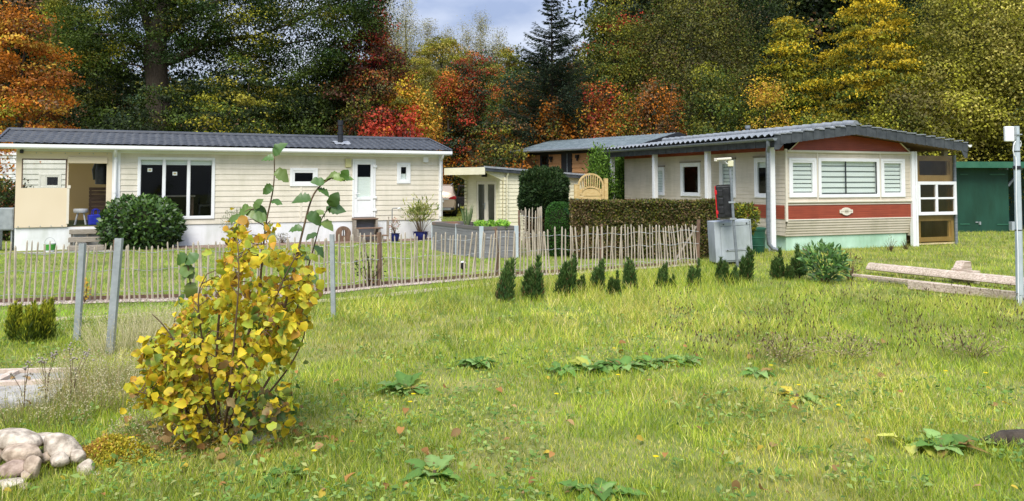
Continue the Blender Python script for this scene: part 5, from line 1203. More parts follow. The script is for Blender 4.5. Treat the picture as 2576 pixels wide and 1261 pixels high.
for u0, u1, v0, v1, n_, *dd in ((150, 330, -90, 120, 50), (330, 640, -120, 20, 90), (640, 960, -120, 70, 105), (180, 330, 60, 160, 26), (430, 700, 20, 150, 66), (330, 480, 60, 210, 14, 1.5), (480, 700, 120, 200, 18, 1.2), (680, 860, 60, 200, 44), (440, 560, 60, 130, 8), (860, 940, 0, 110, 18), (320, 400, 60, 150, 10), (300, 470, -20, 60, 24)):
    for _ in range(n_): cl.append(op(rng.uniform(u0, u1), rng.uniform(v0, v1), rng.uniform(-2.2, 2.2) if not dd else rng.uniform(1, 2.6)))
cl = np.array([tuple(c) for c in cl]); nlf = 190
P = (cl[:, None] + rng.normal(size=(len(cl), nlf, 3)) * np.array([.46, .42, .22]) * rng.uniform(.6, 1.3, (len(cl), 1, 1))).reshape(-1, 3); n = len(P)
V, Q = rhomb(P, unit(rng, n) + np.array([0, 0, -.3]), unit(rng, n) * .6 + np.array([0, 0, .6]), .125 * rng.uniform(.7, 1.25, n), .085 * rng.uniform(.7, 1.2, n))
foliage('crown', oak, V, Q, np.repeat(pick(rng, [(DG, 4), (MG, 4), (OL, .8), (YG, .25), ((.03, .065, .012), 2)], len(cl)), nlf, 0) * rng.uniform(.6, 1.4, (n, 1)), 4)
tree('tree', 'dark green leafy tree between the orange beech and the oak trunk', 245, 85, 105, 39, [(DG, 4), (MG, 3), (OL, .6)], 'round', 1, seed=13, dens=5)
tree('tree', 'mid green bushy tree low in front of the oak trunk', 400, 205, 150, 35, [(DG, 4), (MG, 4), (BG, 1), (OL, .7)], 'dome', .5, seed=14, flat=.3)
tree('shrub', 'dark shrub close behind the left part of the tiled roof', 330, 270, 150, 33.5, [(DG, 6), (MG, 1)], 'dome', .2, seed=15, cat='shrub', flat=.3)
tree('hornbeam', 'hornbeam with layered yellow-green sprays behind the middle of the roof', 630, 130, 155, 36, [(DG, 3.5), (MG, 3), (YG, 2.2), ((.34, .30, .03), 1.4)], 'dome', .5, seed=16, flat=.22, droop=.25, rc=.5)
tree('shrub', 'low bright yellow shrub peeping over the roof ridge', 545, 318, 60, 28.5, [(YE, 4), (YG, 2), ((.5, .4, .05), 2)], 'dome', 2.0, seed=17, dens=4, flat=.25, leaf=.10, cat='shrub')
tree('tree', 'dark green tree right of the hornbeam, behind the roof flue', 775, 165, 90, 37, [(DG, 4), (MG, 3), (OL, .6)], 'round', .5, seed=18, flat=.35)
tree('tree', 'olive and burgundy tree overgrown with red creeper right of the oak', 935, 62, 118, 38, [(OL, 3, -2), (BU, 2.5, 1.5), (RU, 1.4, 1), (RE, .7, 2), ((.07, .06, .018), 4, -2)], 'round', .5, seed=19, dens=7)
tree('tree', 'small tree with crimson leaf tips high at the edge of the oak crown', 945, -4, 26, 40, [(RE, 3), ((.4, .03, .08), 2), (BU, 1)], 'round', 7.6, seed=20, dens=8)
for k, (u, vt, hw, Y, lab) in enumerate(((972, -25, 40, 62, 'tall pale yellow birch against the sky, leftmost of the pale group'), (1022, -12, 42, 63, 'tall pale yellow birch, second from the left in the pale group'), (1078, 62, 36, 62, 'pale thin birch, third from the left in the pale group'), (1128, 74, 34, 64, 'short pale birch in the middle of the pale group'),
        (1172, 66, 30, 63, 'sparse pale birch, third from the right in the pale group'), (1212, 46, 36, 64, 'bare-tipped pale birch, second from the right in the pale group'), (1252, 86, 30, 62, 'small pale birch nearest the dark spruce'))):
    tree('birch_tree', lab, u, vt, hw, Y, [(PY, 5, 1), ((.28, .29, .10), 3, -1), (YG, 2, -2), ((.34, .32, .2), 2, 1)], 'tall', 2, seed=21 + k, dens=13, nlf=90, leaf=.085, rc=.30, flat=1.5, group='pale birches', limbs=40, lump=.4, droop=0)
tree('tree', 'yellow-green rounded tree below the pale birches', 1110, 92, 135, 57, [(YG, 4), ((.34, .27, .05), 2.5), (OL, 3), (GO, 1)], 'dome', .5, seed=25)
tree('tree', 'yellow-green leafy tree between the pale birches and the spruce', 1275, 112, 80, 58, [(YG, 3), (OL, 3), (MG, 2), (GO, 1)], 'dome', .5, seed=26)
cp_ = dict(flat=1.3, rc=.30, leaf=.11, droop=.5, nlf=120, cat='creeper', group='creeper covered shrubs', limbs=4, aspect=.8, up=.15)
tree('creeper_shrub', 'bright red creeper mound just behind the roof, right of the flue', 950, 282, 66, 33, [(RE, 4, 2), (RU, 3), (BU, 2, -1), (OR, .6, 1), (DG, 1.5, -2)], 'dome', .2, seed=27, dens=7, **cp_)
tree('creeper_shrub', 'narrow crimson creeper column beside the red mound', 1030, 258, 26, 33, [(RE, 4), ((.45, .05, .02), 2), (BU, 2), (DG, 1)], 'column', .2, seed=28, dens=9, **cp_)
tree('creeper_shrub', 'golden creeper top of the diagonal fall behind the roof end', 1018, 214, 30, 37, [(YE, 2), (GO, 3), (YG, 2), (OR, .6)], 'dome', seed=29, dens=8, vb=262, **cp_)
tree('creeper_shrub', 'golden creeper in the middle of the diagonal fall behind the roof end', 1058, 250, 30, 36.5, [(YE, 1.2), (GO, 4), (OL, 2, -2), (OR, 1)], 'dome', seed=129, dens=8, vb=318, **cp_)
tree('creeper_shrub', 'gold and orange creeper at the foot of the diagonal fall by the roof end', 1090, 300, 32, 46, [(GO, 4), (OR, 2), (BR, 2), (OL, 2, -2)], 'dome', .1, seed=130, dens=8, **cp_)
tree('creeper_shrub', 'gold and brown creeper mound between the roof end and the cream shed', 1115, 285, 48, 47, [(GO, 4), (OR, 2), (BR, 3), (OL, 2)], 'dome', .1, seed=30, dens=10, **cp_)
tree('tree', 'blue-green tree with red creeper across its top in the middle', 1200, 125, 92, 47, [(BG, 4, -1), (DG, 2.5, -1), (MG, 2), (RU, .9, 2.5), (RE, .5, 4), (OL, 1.2)], 'round', .5, seed=32, dens=6.5)
tree('creeper_shrub', 'red-orange creeper column left of the blue-green tree', 1126, 176, 30, 46, [(OR, 3, 1), (RE, 1.2), (RU, 2.5), (OL, 1, -2)], 'column', seed=33, dens=7, vb=250, **cp_)
tree('tree', 'dark green tree with rusty creeper, left of the spruce foot', 1300, 185, 75, 42, [(DG, 3), (MG, 2), (RU, 2), (OR, .8), (BG, 1)], 'round', .3, seed=34)
tree('shrub', 'dark bramble shrub with lime leaves above the cream shed roof', 1165, 300, 75, 48, [(DG, 2.5), (OL, 2), (YG, 1.5), (BR, 1.5)], 'dome', .2, seed=35, cat='shrub')
tree('shrub', 'dark olive shrub right of the bramble, behind the shed roof', 1265, 290, 72, 35, [(DG, 3), (OL, 2), (BR, 2), (OR, .5)], 'dome', .2, seed=36, cat='shrub')
tree('creeper_shrub', 'low orange-rimmed creeper mound right above the shed roof', 1200, 350, 60, 46, [(OR, 2.5, 4), (OL, 4, -1), (GO, 1.5, 2), (BR, 3), (DG, 2, -2)], 'dome', .2, seed=37, dens=7, **cp_)
tree('creeper_shrub', 'low olive and gold creeper mound left of the larch house', 1275, 345, 60, 40, [(OL, 4), (GO, 2), (BR, 2), (MG, 1.5)], 'dome', .2, seed=38, dens=10, **cp_)
tree('creeper_shrub', 'orange creeper mound left of the tall red one above the larch house', 1390, 258, 62, 38, [(OR, 3, 4.5), (RU, 1.5, 1), (OL, 3, -1), (BR, 3, -1), (GO, 1.5, 2), (DG, 2, -2)], 'dome', .2, seed=39, dens=7, **cp_)
tree('creeper_shrub', 'tallest red and orange creeper mound above the larch house roof', 1515, 212, 84, 38, [(OR, 3.5, 2), (RE, .8, 4), (RU, 2.5), (GO, 1.2), (BR, 3, -1), (OL, 1.5, -1), (DG, 1.5, -2)], 'dome', .2, seed=40, dens=7.5, **cp_)
tree('creeper_shrub', 'brownish creeper mound with orange top right of the red one', 1640, 215, 72, 39, [(BR, 6), (OR, .8, 5), (RU, 1.5, 1), (OL, 2), (DG, 1.5)], 'dome', .2, seed=41, dens=7, **cp_)
tree('creeper_shrub', 'pointed rust-coloured creeper rising behind the brownish mound', 1688, 160, 34, 41, [(RU, 4), (OR, 2), (BR, 2)], 'cone', 1, seed=42, dens=9, **cp_)
tree('tree', 'dark tree with rusty creeper behind the orange mounds', 1445, 165, 90, 44, [(DG, 4), (MG, 2), (RU, 1.2), (OL, 1)], 'round', .3, seed=43)
tree('tree', 'olive tree with red leaves on its left edge beside the spruce', 1545, -25, 110, 47, [(OL, 4), (MG, 3), (YG, 1.2), (RE, .25, 2)], 'tall', 1, seed=44, rc=.55, dens=5.5)
tree('tree', 'big olive-brown willow-like tree filling the upper middle right', 1735, -50, 155, 45, [((.085, .085, .022), 5), (OL, 3), (MG, 1.5), (BR, .6)], 'round', 1, seed=45, rc=.55, dens=5.5, flat=.9)
tree('tree', 'green bushy tree with yellowish tips above the caravan chalet roof', 1790, 165, 108, 36, [(MG, 4), (DG, 2), (OL, 2), (YG, .9, 2)], 'dome', .3, seed=46, flat=.8)
tree('tree', 'tall nearly black-green tree behind the pointed yellow-tipped tree', 1930, -70, 115, 50, [(DG, 6), (MG, 1)], 'tall', 1, seed=47, rc=.5, dens=5)
tree('tree', 'dark green tree behind the yellow hornbeam at the right', 2330, -80, 170, 48, [(DG, 5), (MG, 2.5)], 'round', 1, seed=48, rc=.6, dens=4.5)
hb = dict(flat=.14, droop=.32, rc=.42, lump=.42)
tree('hornbeam', 'pointed green tree with layered yellow-tipped branches above the chalet', 1985, 22, 125, 39, [(MG, 4, -2), (YG, 3, 1), (YE, 1.6, 3.5), (DG, 2, -2), (OL, 2)], 'cone', .8, seed=49, dens=8.5, **hb)
tree('tree', 'small orange-yellow tree behind the chalet roof vent', 1925, 188, 62, 35, [(GO, 4), (YE, 2.5), (YG, 1.5, -2), ((.42, .2, .03), 1.5)], 'tall', .4, seed=50, flat=.6, leaf=.10)
tree('shrub', 'yellow-green shrub behind the chalet roof ridge', 2060, 280, 95, 34, [(YG, 3), (OL, 3), (MG, 2), (GO, .7)], 'dome', .2, seed=51, flat=.4, cat='shrub')
tree('hornbeam', 'tall bright yellow hornbeam with layered sprays behind the chalet', 2180, -35, 150, 37, [(YE, 3.6, 2.2), (YG, 3.6), (OL, 2, -2), (MG, 3, -2.5)], 'tall', .5, seed=52, dens=8, **hb)
wl = dict(flat=.8, rc=.42, leaf=.125, vary=.4)
tree('willow_tree', 'broad olive-yellow willow filling the upper right corner', 2440, -70, 190, 36, [((.32, .29, .05), 3), (OL, 3), (YG, 4, 1), ((.52, .45, .10), 2.5, 1)], 'round', .8, seed=53, dens=6, **wl)
tree('willow_tree', 'olive-brown bushy willow low behind the chalet roof right slope', 2290, 190, 115, 33.5, [(OL, 4), ((.14, .12, .03), 3), (YG, 2), (MG, 1)], 'dome', .4, seed=54, dens=7, **wl)
tree('willow_tree', 'yellowish willow above the green shed at the right edge', 2560, 20, 150, 34, [(YG, 4), ((.50, .43, .09), 2.5), (OL, 3), (MG, 1)], 'round', 2.8, seed=55, dens=6, **wl)
tree('shrub', 'dark shrub in the gap between chalet roof and green shed', 2440, 315, 95, 35.5, [(DG, 6), (MG, 1.5), (OL, .6)], 'dome', .2, seed=56, cat='shrub')
tree('tree', 'yellow-green tree top over the dark left roof end behind the beech', 185, -60, 90, 42, [(MG, 3), (OL, 3), (YG, 1)], 'round', 3, seed=57, dens=4)

for k, (u, vt, hw, Y, lab, pal_, shp) in enumerate((
    (1080, 300, 34, 45, 'orange-brown creeper mound directly behind the right end of the tiled roof', [(OR, 3), (GO, 2), (BR, 2)], 'dome'),
    (1262, 262, 42, 46, 'rust-red creeper hanging over the dark shrub above the shed', [(RU, 3, 1), (OR, 1, 2), (OL, 2), (DG, 2, -2)], 'dome'),
    (1330, 222, 44, 44, 'orange creeper climbing below the spruce', [(OR, 1.6, 3), (RU, 2), (OL, 2), (DG, 3, -1)], 'dome'),
    (1185, 150, 24, 46, 'scarlet creeper patch high on the blue-green tree', [(RE, 2, 1), (RU, 3), (BG, 1)], 'round'),
    (1235, 385, 50, 43, 'low orange creeper right behind the flat shed roof', [(OR, 2, 3), (OL, 3), (BR, 2), (GO, 1)], 'dome'))):
    tree('creeper_shrub', lab, u, vt, hw, Y, pal_, shp, .2 if shp == 'dome' else 4, seed=310 + k, dens=7, **cp_)
# the spruce
rng = np.random.default_rng(61); sY = 39; sp = at(1388, -14, sY); o = thing('spruce_tree', 'dark pointed spruce with open drooping branches against the sky', 'tree', (sp.x, sY, 0), 0, 'trees behind the homes'); Hs = sp.z
w = MB(); w.tube([(0, 0, 0), (0, 0, Hs * .6), (0, 0, Hs)], [.16, .08, .012], 8); PP_, AA_ = [], []
z = Hs - .15
while z > 1.2:
    ln = .15 + (Hs - z) * .46 * (1 if z > Hs * .45 else .85)
    nb = 6 if ln < 1 else 8
    for k in range(nb):
        a = rng.uniform(0, 6.28); l_ = ln * rng.uniform(.7, 1.15); d = np.array([math.cos(a), math.sin(a), 0])
        tt = np.linspace(.05, 1, 7); path = d * tt[:, None] * l_ + np.array([0, 0, 1]) * (z + l_ * (.30 * tt - .18 * tt ** 2 + .25 * tt ** 4 - .1))[:, None]
        w.tube([Vector(p) for p in path[::2]], [.022, .016, .01, .005], 4)
        m_ = int(70 * max(.5, l_)); s_ = rng.uniform(0, 1, m_) ** .8; base = d * (s_ * l_)[:, None] + np.array([0, 0, 1]) * (z + l_ * (.30 * s_ - .18 * s_ ** 2 + .25 * s_ ** 4 - .1))[:, None]
        sd_ = np.array([-d[1], d[0], 0]); q = rng.uniform(-1, 1, m_); wd_s = .32 * l_ * (1 - s_ * .75)
        PP_.append(base + sd_ * (q * wd_s)[:, None] + np.array([0, 0, -1]) * (np.abs(q) * wd_s * .35)[:, None] + rng.normal(size=(m_, 3)) * .02); AA_.append(d + sd_ * q[:, None] * .9 + rng.normal(size=(m_, 3)) * .25 + np.array([0, 0, -.1]))
    z -= .20 + .012 * (Hs - z)
P, A_ = np.concatenate(PP_), np.concatenate(AA_); n = len(P)
V, Q = rhomb(P, A_, unit(rng, n) * .5 + np.array([0, 0, 1]), .16 * rng.uniform(.7, 1.3, n), .05 * rng.uniform(.8, 1.3, n))
foliage('crown', o, V, Q, pick(rng, [((.025, .045, .026), 4), ((.042, .068, .034), 2), ((.06, .07, .025), 1)], n) * rng.uniform(.7, 1.3, (n, 1)), 4)
w.build('trunk', M['bark'], o)

# the far wood beyond, one mass, coloured dark so tree gaps read black
rng = np.random.default_rng(71); C = []
for u in range(-500, 3100, 26):
    Y = rng.uniform(64, 74); vt = np.interp(u, [-500, 0, 130, 220, 300, 800, 900, 1000, 1300, 1490, 1540, 1600, 3100], [-160, -120, 0, 140, 220, 225, 185, 170, 185, 175, 20, -200, -260])
    H = at(u, vt, Y).z; x = at(u, 300, Y).x
    for _ in range(int(4 + H * 3.6)): C.append((x + rng.normal() * 1.3, Y + rng.normal() * 1.5, rng.uniform(.08, 1) * H))
C = np.array(C); nlf = 60
P = (C[:, None] + rng.normal(size=(len(C), nlf, 3)) * .75).reshape(-1, 3); n = len(P); P[:, 2] = np.maximum(P[:, 2], .1)
V, Q = rhomb(P, unit(rng, n), unit(rng, n) + np.array([0, -.3, .5]), .42 * rng.uniform(.6, 1.2, n), .32 * rng.uniform(.6, 1.2, n))
tag(foliage('woods', None, V, Q, np.repeat(pick(rng, [((.018, .03, .012), 5), (DG, 3), (BR, .5), (OL, .4)], len(C)), nlf, 0) * rng.uniform(.7, 1.3, (n, 1)), 4), kind='stuff')
# undergrowth closing the foot of the trees
C = []
for u in range(-300, 2900, 18):
    Y = rng.uniform(50, 55); H = at(u, 300, Y).z * rng.uniform(.7, 1.1); x = at(u, 300, Y).x
    for _ in range(16): C.append((x + rng.normal() * .9, Y + rng.normal(), rng.uniform(.05, 1) * H))
C = np.array(C); P = (C[:, None] + rng.normal(size=(len(C), 26, 3)) * .5).reshape(-1, 3); n = len(P); P[:, 2] = np.maximum(P[:, 2], .1)
V, Q = rhomb(P, unit(rng, n), unit(rng, n) + np.array([0, -.3, .5]), .34 * rng.uniform(.6, 1.2, n), .24 * rng.uniform(.6, 1.2, n))
tag(foliage('undergrowth', None, V, Q, np.repeat(pick(rng, [(DG, 5), ((.018, .03, .012), 4), (BR, 1.2), (OL, .8)], len(C)), 26, 0) * rng.uniform(.7, 1.3, (n, 1)), 4), kind='stuff')

# ------------------------------------------------------------------ clipped and garden plants
def shell(rng, n, rx, ry, rz, cz, p=2.4, thick=.14):      # points on a rounded box, a little inside it
    d = unit(rng, n); k = (np.abs(d) ** p).sum(1) ** (-1 / p); d = d * k[:, None]
    s_ = 1 - thick * rng.uniform(0, 1, n) ** 1.5
    return d * s_[:, None] * np.array([rx, ry, rz]) + np.array([0, 0, cz]), nz(d / np.array([rx, ry, rz]))
def clipped(name, label, cat, loc, rx, ry, rz, cz, n, leaf, asp, pal, seed, m='leaf', p=2.4, thick=.16, stem=True, lumps=0.0, group=None, core=.8, ax=(0, 0, .3)):
    rng = np.random.default_rng(seed); o = thing(name, label, cat, loc, 0, group)
    P, nr = shell(rng, n, rx, ry, rz, cz, p, thick)
    if lumps: P += nr * (lumps * (vn(P[:, 0] * 3 + 50, P[:, 2] * 3 + P[:, 1] * 2, .5, seed) - .5))[:, None]
    P[:, 2] = np.maximum(P[:, 2], .02)
    A = unit(rng, n) * .8 + nr * .7 + np.array(ax); Nn = nr + unit(rng, n) * .6 + np.array([0, 0, .3])
    L = leaf * rng.uniform(.7, 1.25, n); V, Q = rhomb(P, A, Nn, L, L * asp)
    foliage('foliage', o, V, Q, pick(rng, pal, n, (P[:, 2] - cz) / rz * .5 + .5) * rng.uniform(.65, 1.35, (n, 1)), 4, m)
    w = MB(); rg_ = random.Random(seed)
    for k in range(16):
        e = Vector(P[rg_.randrange(n)]) ; b = Vector((rg_.uniform(-.08, .08) * rx, rg_.uniform(-.08, .08) * ry, 0)); w.tube([b, b.lerp(e, .5) + Vector((0, 0, .1 * rz)), e * .9], [.03, .018, .006], 5)
    w.build('stems', M['twig'], o)
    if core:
        w = MB(); w.lathe([(.02, cz - rz * core), (rx * core * .75, max(.05, cz - rz * core * .6)), (rx * core, cz), (rx * core * .75, cz + rz * core * .65), (.02, cz + rz * core)], 14); cm = w.build('dark_core', M['dense'], o)
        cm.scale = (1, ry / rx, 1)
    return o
M['dense'] = mat('dark_core_fill', (.012, .016, .006), (.03, .03, .012), 30, rough=1.0)  # solid dark core added inside the leaves, so gaps look dark and opaque
p = G(367, 622) + Vector((0, -.25, 0)); r_ = 92 * p.y / FPX; ht = at(367, 500, p.y).z
clipped('laurel_shrub', 'large round glossy green laurel shrub before the wide window', 'shrub', p, r_, r_ * .9, ht * .54, ht * .47, 5200, .135, .5, [((.03, .075, .012), 5, -1), ((.06, .13, .02), 3, 1), ((.11, .2, .03), 1.2, 2)], 81, 'gloss_leaf', lumps=.16, thick=.2)
p = at(1367, 480, 21.0); p.z = 0; zt = at(1367, 426, 21).z; zl = at(1367, 545, 21).z
clipped('topiary_conifer', 'tall dome-topped dark green topiary conifer in front of the cream shed', 'topiary', p, .60, .58, (zt - zl) / 2, (zt + zl) / 2, 15000, .10, .35, [((.018, .042, .010), 5, -1), ((.03, .065, .014), 3, 1), ((.055, .085, .02), .8, 2)], 82, p=2.8, lumps=.2, thick=.15, core=.86, ax=(0, 0, .6))
o_ = bpy.data.objects['topiary_conifer']; rng = np.random.default_rng(83); n = 3500
a = rng.uniform(0, 6.28, n); rr_ = .5 * np.sqrt(rng.uniform(.2, 1, n)); z = rng.uniform(.05, zl + .15, n); P = np.stack([rr_ * np.cos(a), rr_ * np.sin(a), z], 1)
V, Q = rhomb(P, unit(rng, n) + np.array([0, 0, .6]), unit(rng, n), .11, .035); foliage('dry_skirt', o_, V, Q, pick(rng, [(BR, 3), ((.06, .04, .02), 4), (DG, 2)], n) * rng.uniform(.6, 1.3, (n, 1)), 4)
p = G(1407, 640); p = Vector((at(1407, 540, 19.3).x, 19.3, 0))
zt = at(1407, 512, 19.3).z
clipped('clipped_box', 'bright green clipped ball bush between topiary and brown hedge', 'shrub', p, .33, .33, zt / 2 + .02, zt / 2, 9000, .042, .6, [((.03, .10, .012), 4), ((.05, .15, .02), 3), ((.02, .06, .01), 2)], 84, p=3.5, thick=.1, core=.88)
# the brown hedge
ha, hb_ = G(1440, 652), G(1812, 652); hd = (hb_ - ha); hl = hd.length; hn = Vector((-hd.y, hd.x, 0)).normalized(); hz = at(1600, 507, (ha.y + hb_.y) / 2).z
hg = thing('hedge', 'long clipped brownish hedge in front of the chalet porch', 'hedge', ha, math.atan2(hd.y, hd.x))
rng = np.random.default_rng(85); n = 62000; f = rng.uniform(size=n); X = rng.uniform(0, hl, n); th = .75
top = f < .27; endl = (f > .94)
Yh = np.where(top, rng.uniform(0, th, n), rng.uniform(0, .14, n)); Zh = np.where(top, hz - rng.uniform(0, .12, n) ** 1.0, rng.uniform(0.03, hz, n)); X = np.where(endl, rng.uniform(-.02, .12, n) + (rng.uniform(size=n) < .6) * (hl - .1), X); Yh = np.where(endl, rng.uniform(0, th, n), Yh)
bul = (vn(X * 1.0, Zh, .45, 5) - .5) * .12 + (vn(X, Zh, .15, 6) - .5) * .08; Yh -= bul * ~top; Zh += (vn(X, Yh, .35, 8) - .5) * .07 * top
P = np.stack([X, Yh, Zh], 1); nr = np.where(top[:, None], np.array([0, 0, 1.]), np.array([0, -1., 0]))
V, Q = rhomb(P, unit(rng, n) + nr * .4 + np.array([0, 0, .3]), nr + unit(rng, n) * .8, .055 * rng.uniform(.6, 1.3, n), .036 * rng.uniform(.7, 1.2, n))
gx = vn(X, Zh, .8, 3)
col = np.where((rng.uniform(size=n) < .25 + .5 * gx + .35 * (X / hl - .5))[:, None], pick(rng, [((.095, .115, .025), 3), (OL, 2), ((.04, .065, .015), 2)], n), pick(rng, [((.20, .135, .06), 3), ((.28, .20, .10), 2), ((.12, .08, .038), 3), (OL, 1.5)], n))
foliage('foliage', hg, V, Q, col * rng.uniform(.65, 1.35, (n, 1)), 4)
w = MB(); w.box(.12, hl - .12, .13, th - .1, 0, hz - .12); w.build('dark_core', M['dense'], hg)  # solid dark box inside the hedge, seen where the leaves leave gaps
p = Vector((at(1872, 540, 18.6).x, 18.8, 0)); zt = at(1872, 512, 18.6).z
clipped('hedge_shrub', 'yellow-green leafy shrub at the hedge end behind the black case', 'shrub', p, .33, .3, .42, zt - .42, 1500, .10, .4, [(YG, 4), ((.12, .15, .03), 4), (MG, 2)], 86, p=2, thick=.6, core=0, lumps=.3)
p = Vector((at(12, 500, 24).x - .3, 24.5, 0)); clipped('garden_shrub', 'dark shrub with rusty leaves at the left edge beside the porch', 'shrub', p, .9, .8, .95, .95, 5200, .10, .5, [((.035, .06, .015), 5), (MG, 2), (RU, 1), (BR, 1.5)], 87, p=2, thick=.5, lumps=.4, core=.6)
# bright conifers by the gate, seen between the porch posts
for k, (u, vt, Y, r, lab) in enumerate(((1508, 385, 27.5, .42, 'bright green feathery conifer rising between gate and porch post'), (1562, 398, 29.5, .55, 'bright green conifer seen between the first two porch posts'))):
    p = at(u, vt, Y); rng = np.random.default_rng(90 + k); o = thing('cypress_tree', lab, 'conifer', (p.x, Y, 0), 0, 'bright conifers by the gate')
    plant_crown('crown', o, rng, p.z, r, .1, 'tall', 150, 60, [((.10, .20, .02), 4), ((.16, .28, .03), 3, 2), ((.05, .11, .015), 3, -2)], leaf=.13, rc=.14, flat=1.6, droop=0, aspect=.35, axis_up=.9)
    w = MB(); w.tube([(0, 0, 0), (0, 0, p.z * .9)], [.06, .02], 7); w.build('trunk', M['bark'], o)

# ------------------------------------------------------------------ the yellow hazel
rng = np.random.default_rng(101)
hb0 = G(560, 1108); hY = hb0.y
hz_ = thing('hazel_bush', 'yellow autumn hazel bush with two tall green-leaved shoots in the front lawn', 'bush', hb0)
def hp(u, v, dy=0.0): p = at(u, v, hY + dy); return Vector((p.x - hb0.x, p.y - hb0.y, p.z))
STEMS = [([(556, 1108), (600, 920), (640, 790), (655, 700), (668, 570), (688, 470), (690, 392)], [0, .05, .08, .08, .05, .03, 0], .011),
    ([(570, 1106), (640, 960), (700, 820), (735, 700), (762, 580), (790, 488), (835, 448), (862, 452)], [0, -.05, -.1, -.12, -.1, -.08, -.05, -.03], .011),
    ([(566, 1106), (655, 990), (725, 850), (762, 720), (790, 620), (810, 550), (832, 520)], [0, .12, .2, .24, .25, .22, .2], .009),
    ([(548, 1106), (500, 980), (452, 880), (412, 820), (382, 790)], [0, -.1, -.2, -.25, -.28], .009), ([(550, 1108), (470, 1035), (400, 1000), (345, 985)], [0, -.15, -.25, -.3], .008),
    ([(556, 1106), (545, 900), (560, 720), (585, 620), (612, 540), (640, 525)], [0, .15, .22, .22, .2, .18], .010), ([(572, 1106), (640, 1060), (700, 1030), (735, 1010)], [0, -.15, -.22, -.25], .008),
    ([(562, 1106), (610, 960), (672, 800), (720, 690), (748, 640)], [0, -.18, -.28, -.32, -.34], .010), ([(556, 1108), (530, 960), (505, 830), (500, 740), (520, 690)], [0, -.2, -.3, -.34, -.34], .009),
    ([(560, 1108), (575, 1000), (590, 850), (600, 720), (600, 640)], [0, -.25, -.38, -.42, -.4], .009), ([(563, 1108), (700, 960), (760, 860), (775, 770)], [0, .0, .05, .1], .008), ([(553, 1108), (440, 960), (430, 870), (440, 800)], [0, .1, .2, .25], .008)]
def smooth_path(P, k=5):
    out = []
    for i in range(len(P) - 1):
        p0, p1, p2, p3 = P[max(0, i - 1)], P[i], P[i + 1], P[min(len(P) - 1, i + 2)]
        for j in range(k):
            t = j / k; out.append(.5 * ((2 * p1) + (p2 - p0) * t + (2 * p0 - 5 * p1 + 4 * p2 - p3) * t * t + (3 * p1 - p0 - 3 * p2 + p3) * t ** 3))
    return out + [P[-1]]
paths = []
for k, (pts, dy, r) in enumerate(STEMS):
    P = smooth_path([hp(u, v, d) for (u, v), d in zip(pts, dy)]); paths.append(P)
    w = MB(); w.tube(P, [r * (1.15 - .85 * i / (len(P) - 1)) for i in range(len(P))], 6); w.build('stem', M['twig'], hz_, smooth=True)
poly = [(332, 1005), (338, 960), (370, 925), (365, 860), (420, 805), (470, 800), (505, 735), (545, 660), (572, 590), (605, 545), (672, 560), (690, 640), (716, 655), (740, 630), (785, 665), (776, 760), (738, 850), (712, 930), (725, 1000), (745, 1035), (690, 1078), (620, 1100), (540, 1098), (450, 1070), (395, 1020)]
def inside(u, v):
    c = False
    for (a, b), (p, q) in zip(poly, poly[1:] + poly[:1]):
        if (b > v) != (q > v) and u < (p - a) * (v - b) / (q - b) + a: c = not c
    return c
L_ = []
allp = [p for P in paths for p in P[4:]]; tw = MB()
AL = np.array([tuple(p) for p in allp])
while len(L_) < 2700:                                   # twigs leave the stems, each ends in a loose bunch of leaves
    u, v = rng.uniform(320, 800), rng.uniform(545, 1100)
    if not inside(u, v) or (v > 880 and u > 610 and rng.uniform() < .3) or vn(u, v, 52, 17) < (.2 if u < 480 else .36) or (v < 700 and rng.uniform() < .5): continue
    cx = np.interp(v, [580, 1100], [650, 560]); half = np.interp(v, [580, 700, 950, 1100], [70, 130, 190, 120])
    e = math.sqrt(max(.05, 1 - min(1, ((u - cx) / (half * 1.25)) ** 2)))
    p = hp(u, v, rng.uniform(-.5, .45) * e); j = np.argmin((((AL - np.array(p)) * np.array([1, 1, 1.3])) ** 2).sum(1) + np.maximum(0, AL[:, 2] - p.z) * .2); q = Vector(AL[j])
    m_ = q.lerp(p, .55) + Vector((rng.normal() * .02, rng.normal() * .02, .03)); tw.tube([q, m_, p], [.0045, .0032, .0018], 4)
    for k in range(int(rng.integers(5, 15))):
        f = rng.uniform(.55, 1.15); b_ = m_.lerp(p, f) if f > .5 else q.lerp(m_, f * 2)
        L_.append(tuple(np.array(b_) + rng.normal(size=3) * np.array([.045, .045, .05])))
P = np.array(L_); n = len(P)
out = nz(P * np.array([1, 1, 0]) - np.array([0, 0, 0]) + 1e-6)
nrm = nz(out * .45 + np.array([0, -.55, .45]) + unit(rng, n) * 1.0); ax = nz(unit(rng, n) * .9 + out * .4 + np.array([0, -.1, -.75]))
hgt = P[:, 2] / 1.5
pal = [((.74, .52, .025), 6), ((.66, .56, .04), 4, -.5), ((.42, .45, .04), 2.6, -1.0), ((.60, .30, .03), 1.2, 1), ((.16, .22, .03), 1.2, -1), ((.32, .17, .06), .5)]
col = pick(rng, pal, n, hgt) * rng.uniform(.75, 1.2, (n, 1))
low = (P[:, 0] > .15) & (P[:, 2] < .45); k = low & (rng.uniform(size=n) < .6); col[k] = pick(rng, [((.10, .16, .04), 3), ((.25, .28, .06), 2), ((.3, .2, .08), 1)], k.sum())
Ls = rng.uniform(.030, .072, n); V, Q, per = leafgrid(rng, P, ax, nrm, Ls, Ls * rng.uniform(.8, 1.0, n), rng.uniform(-.25, .50, n), rng.uniform(-.5, 1.0, n), HAZEL, .24, .20)
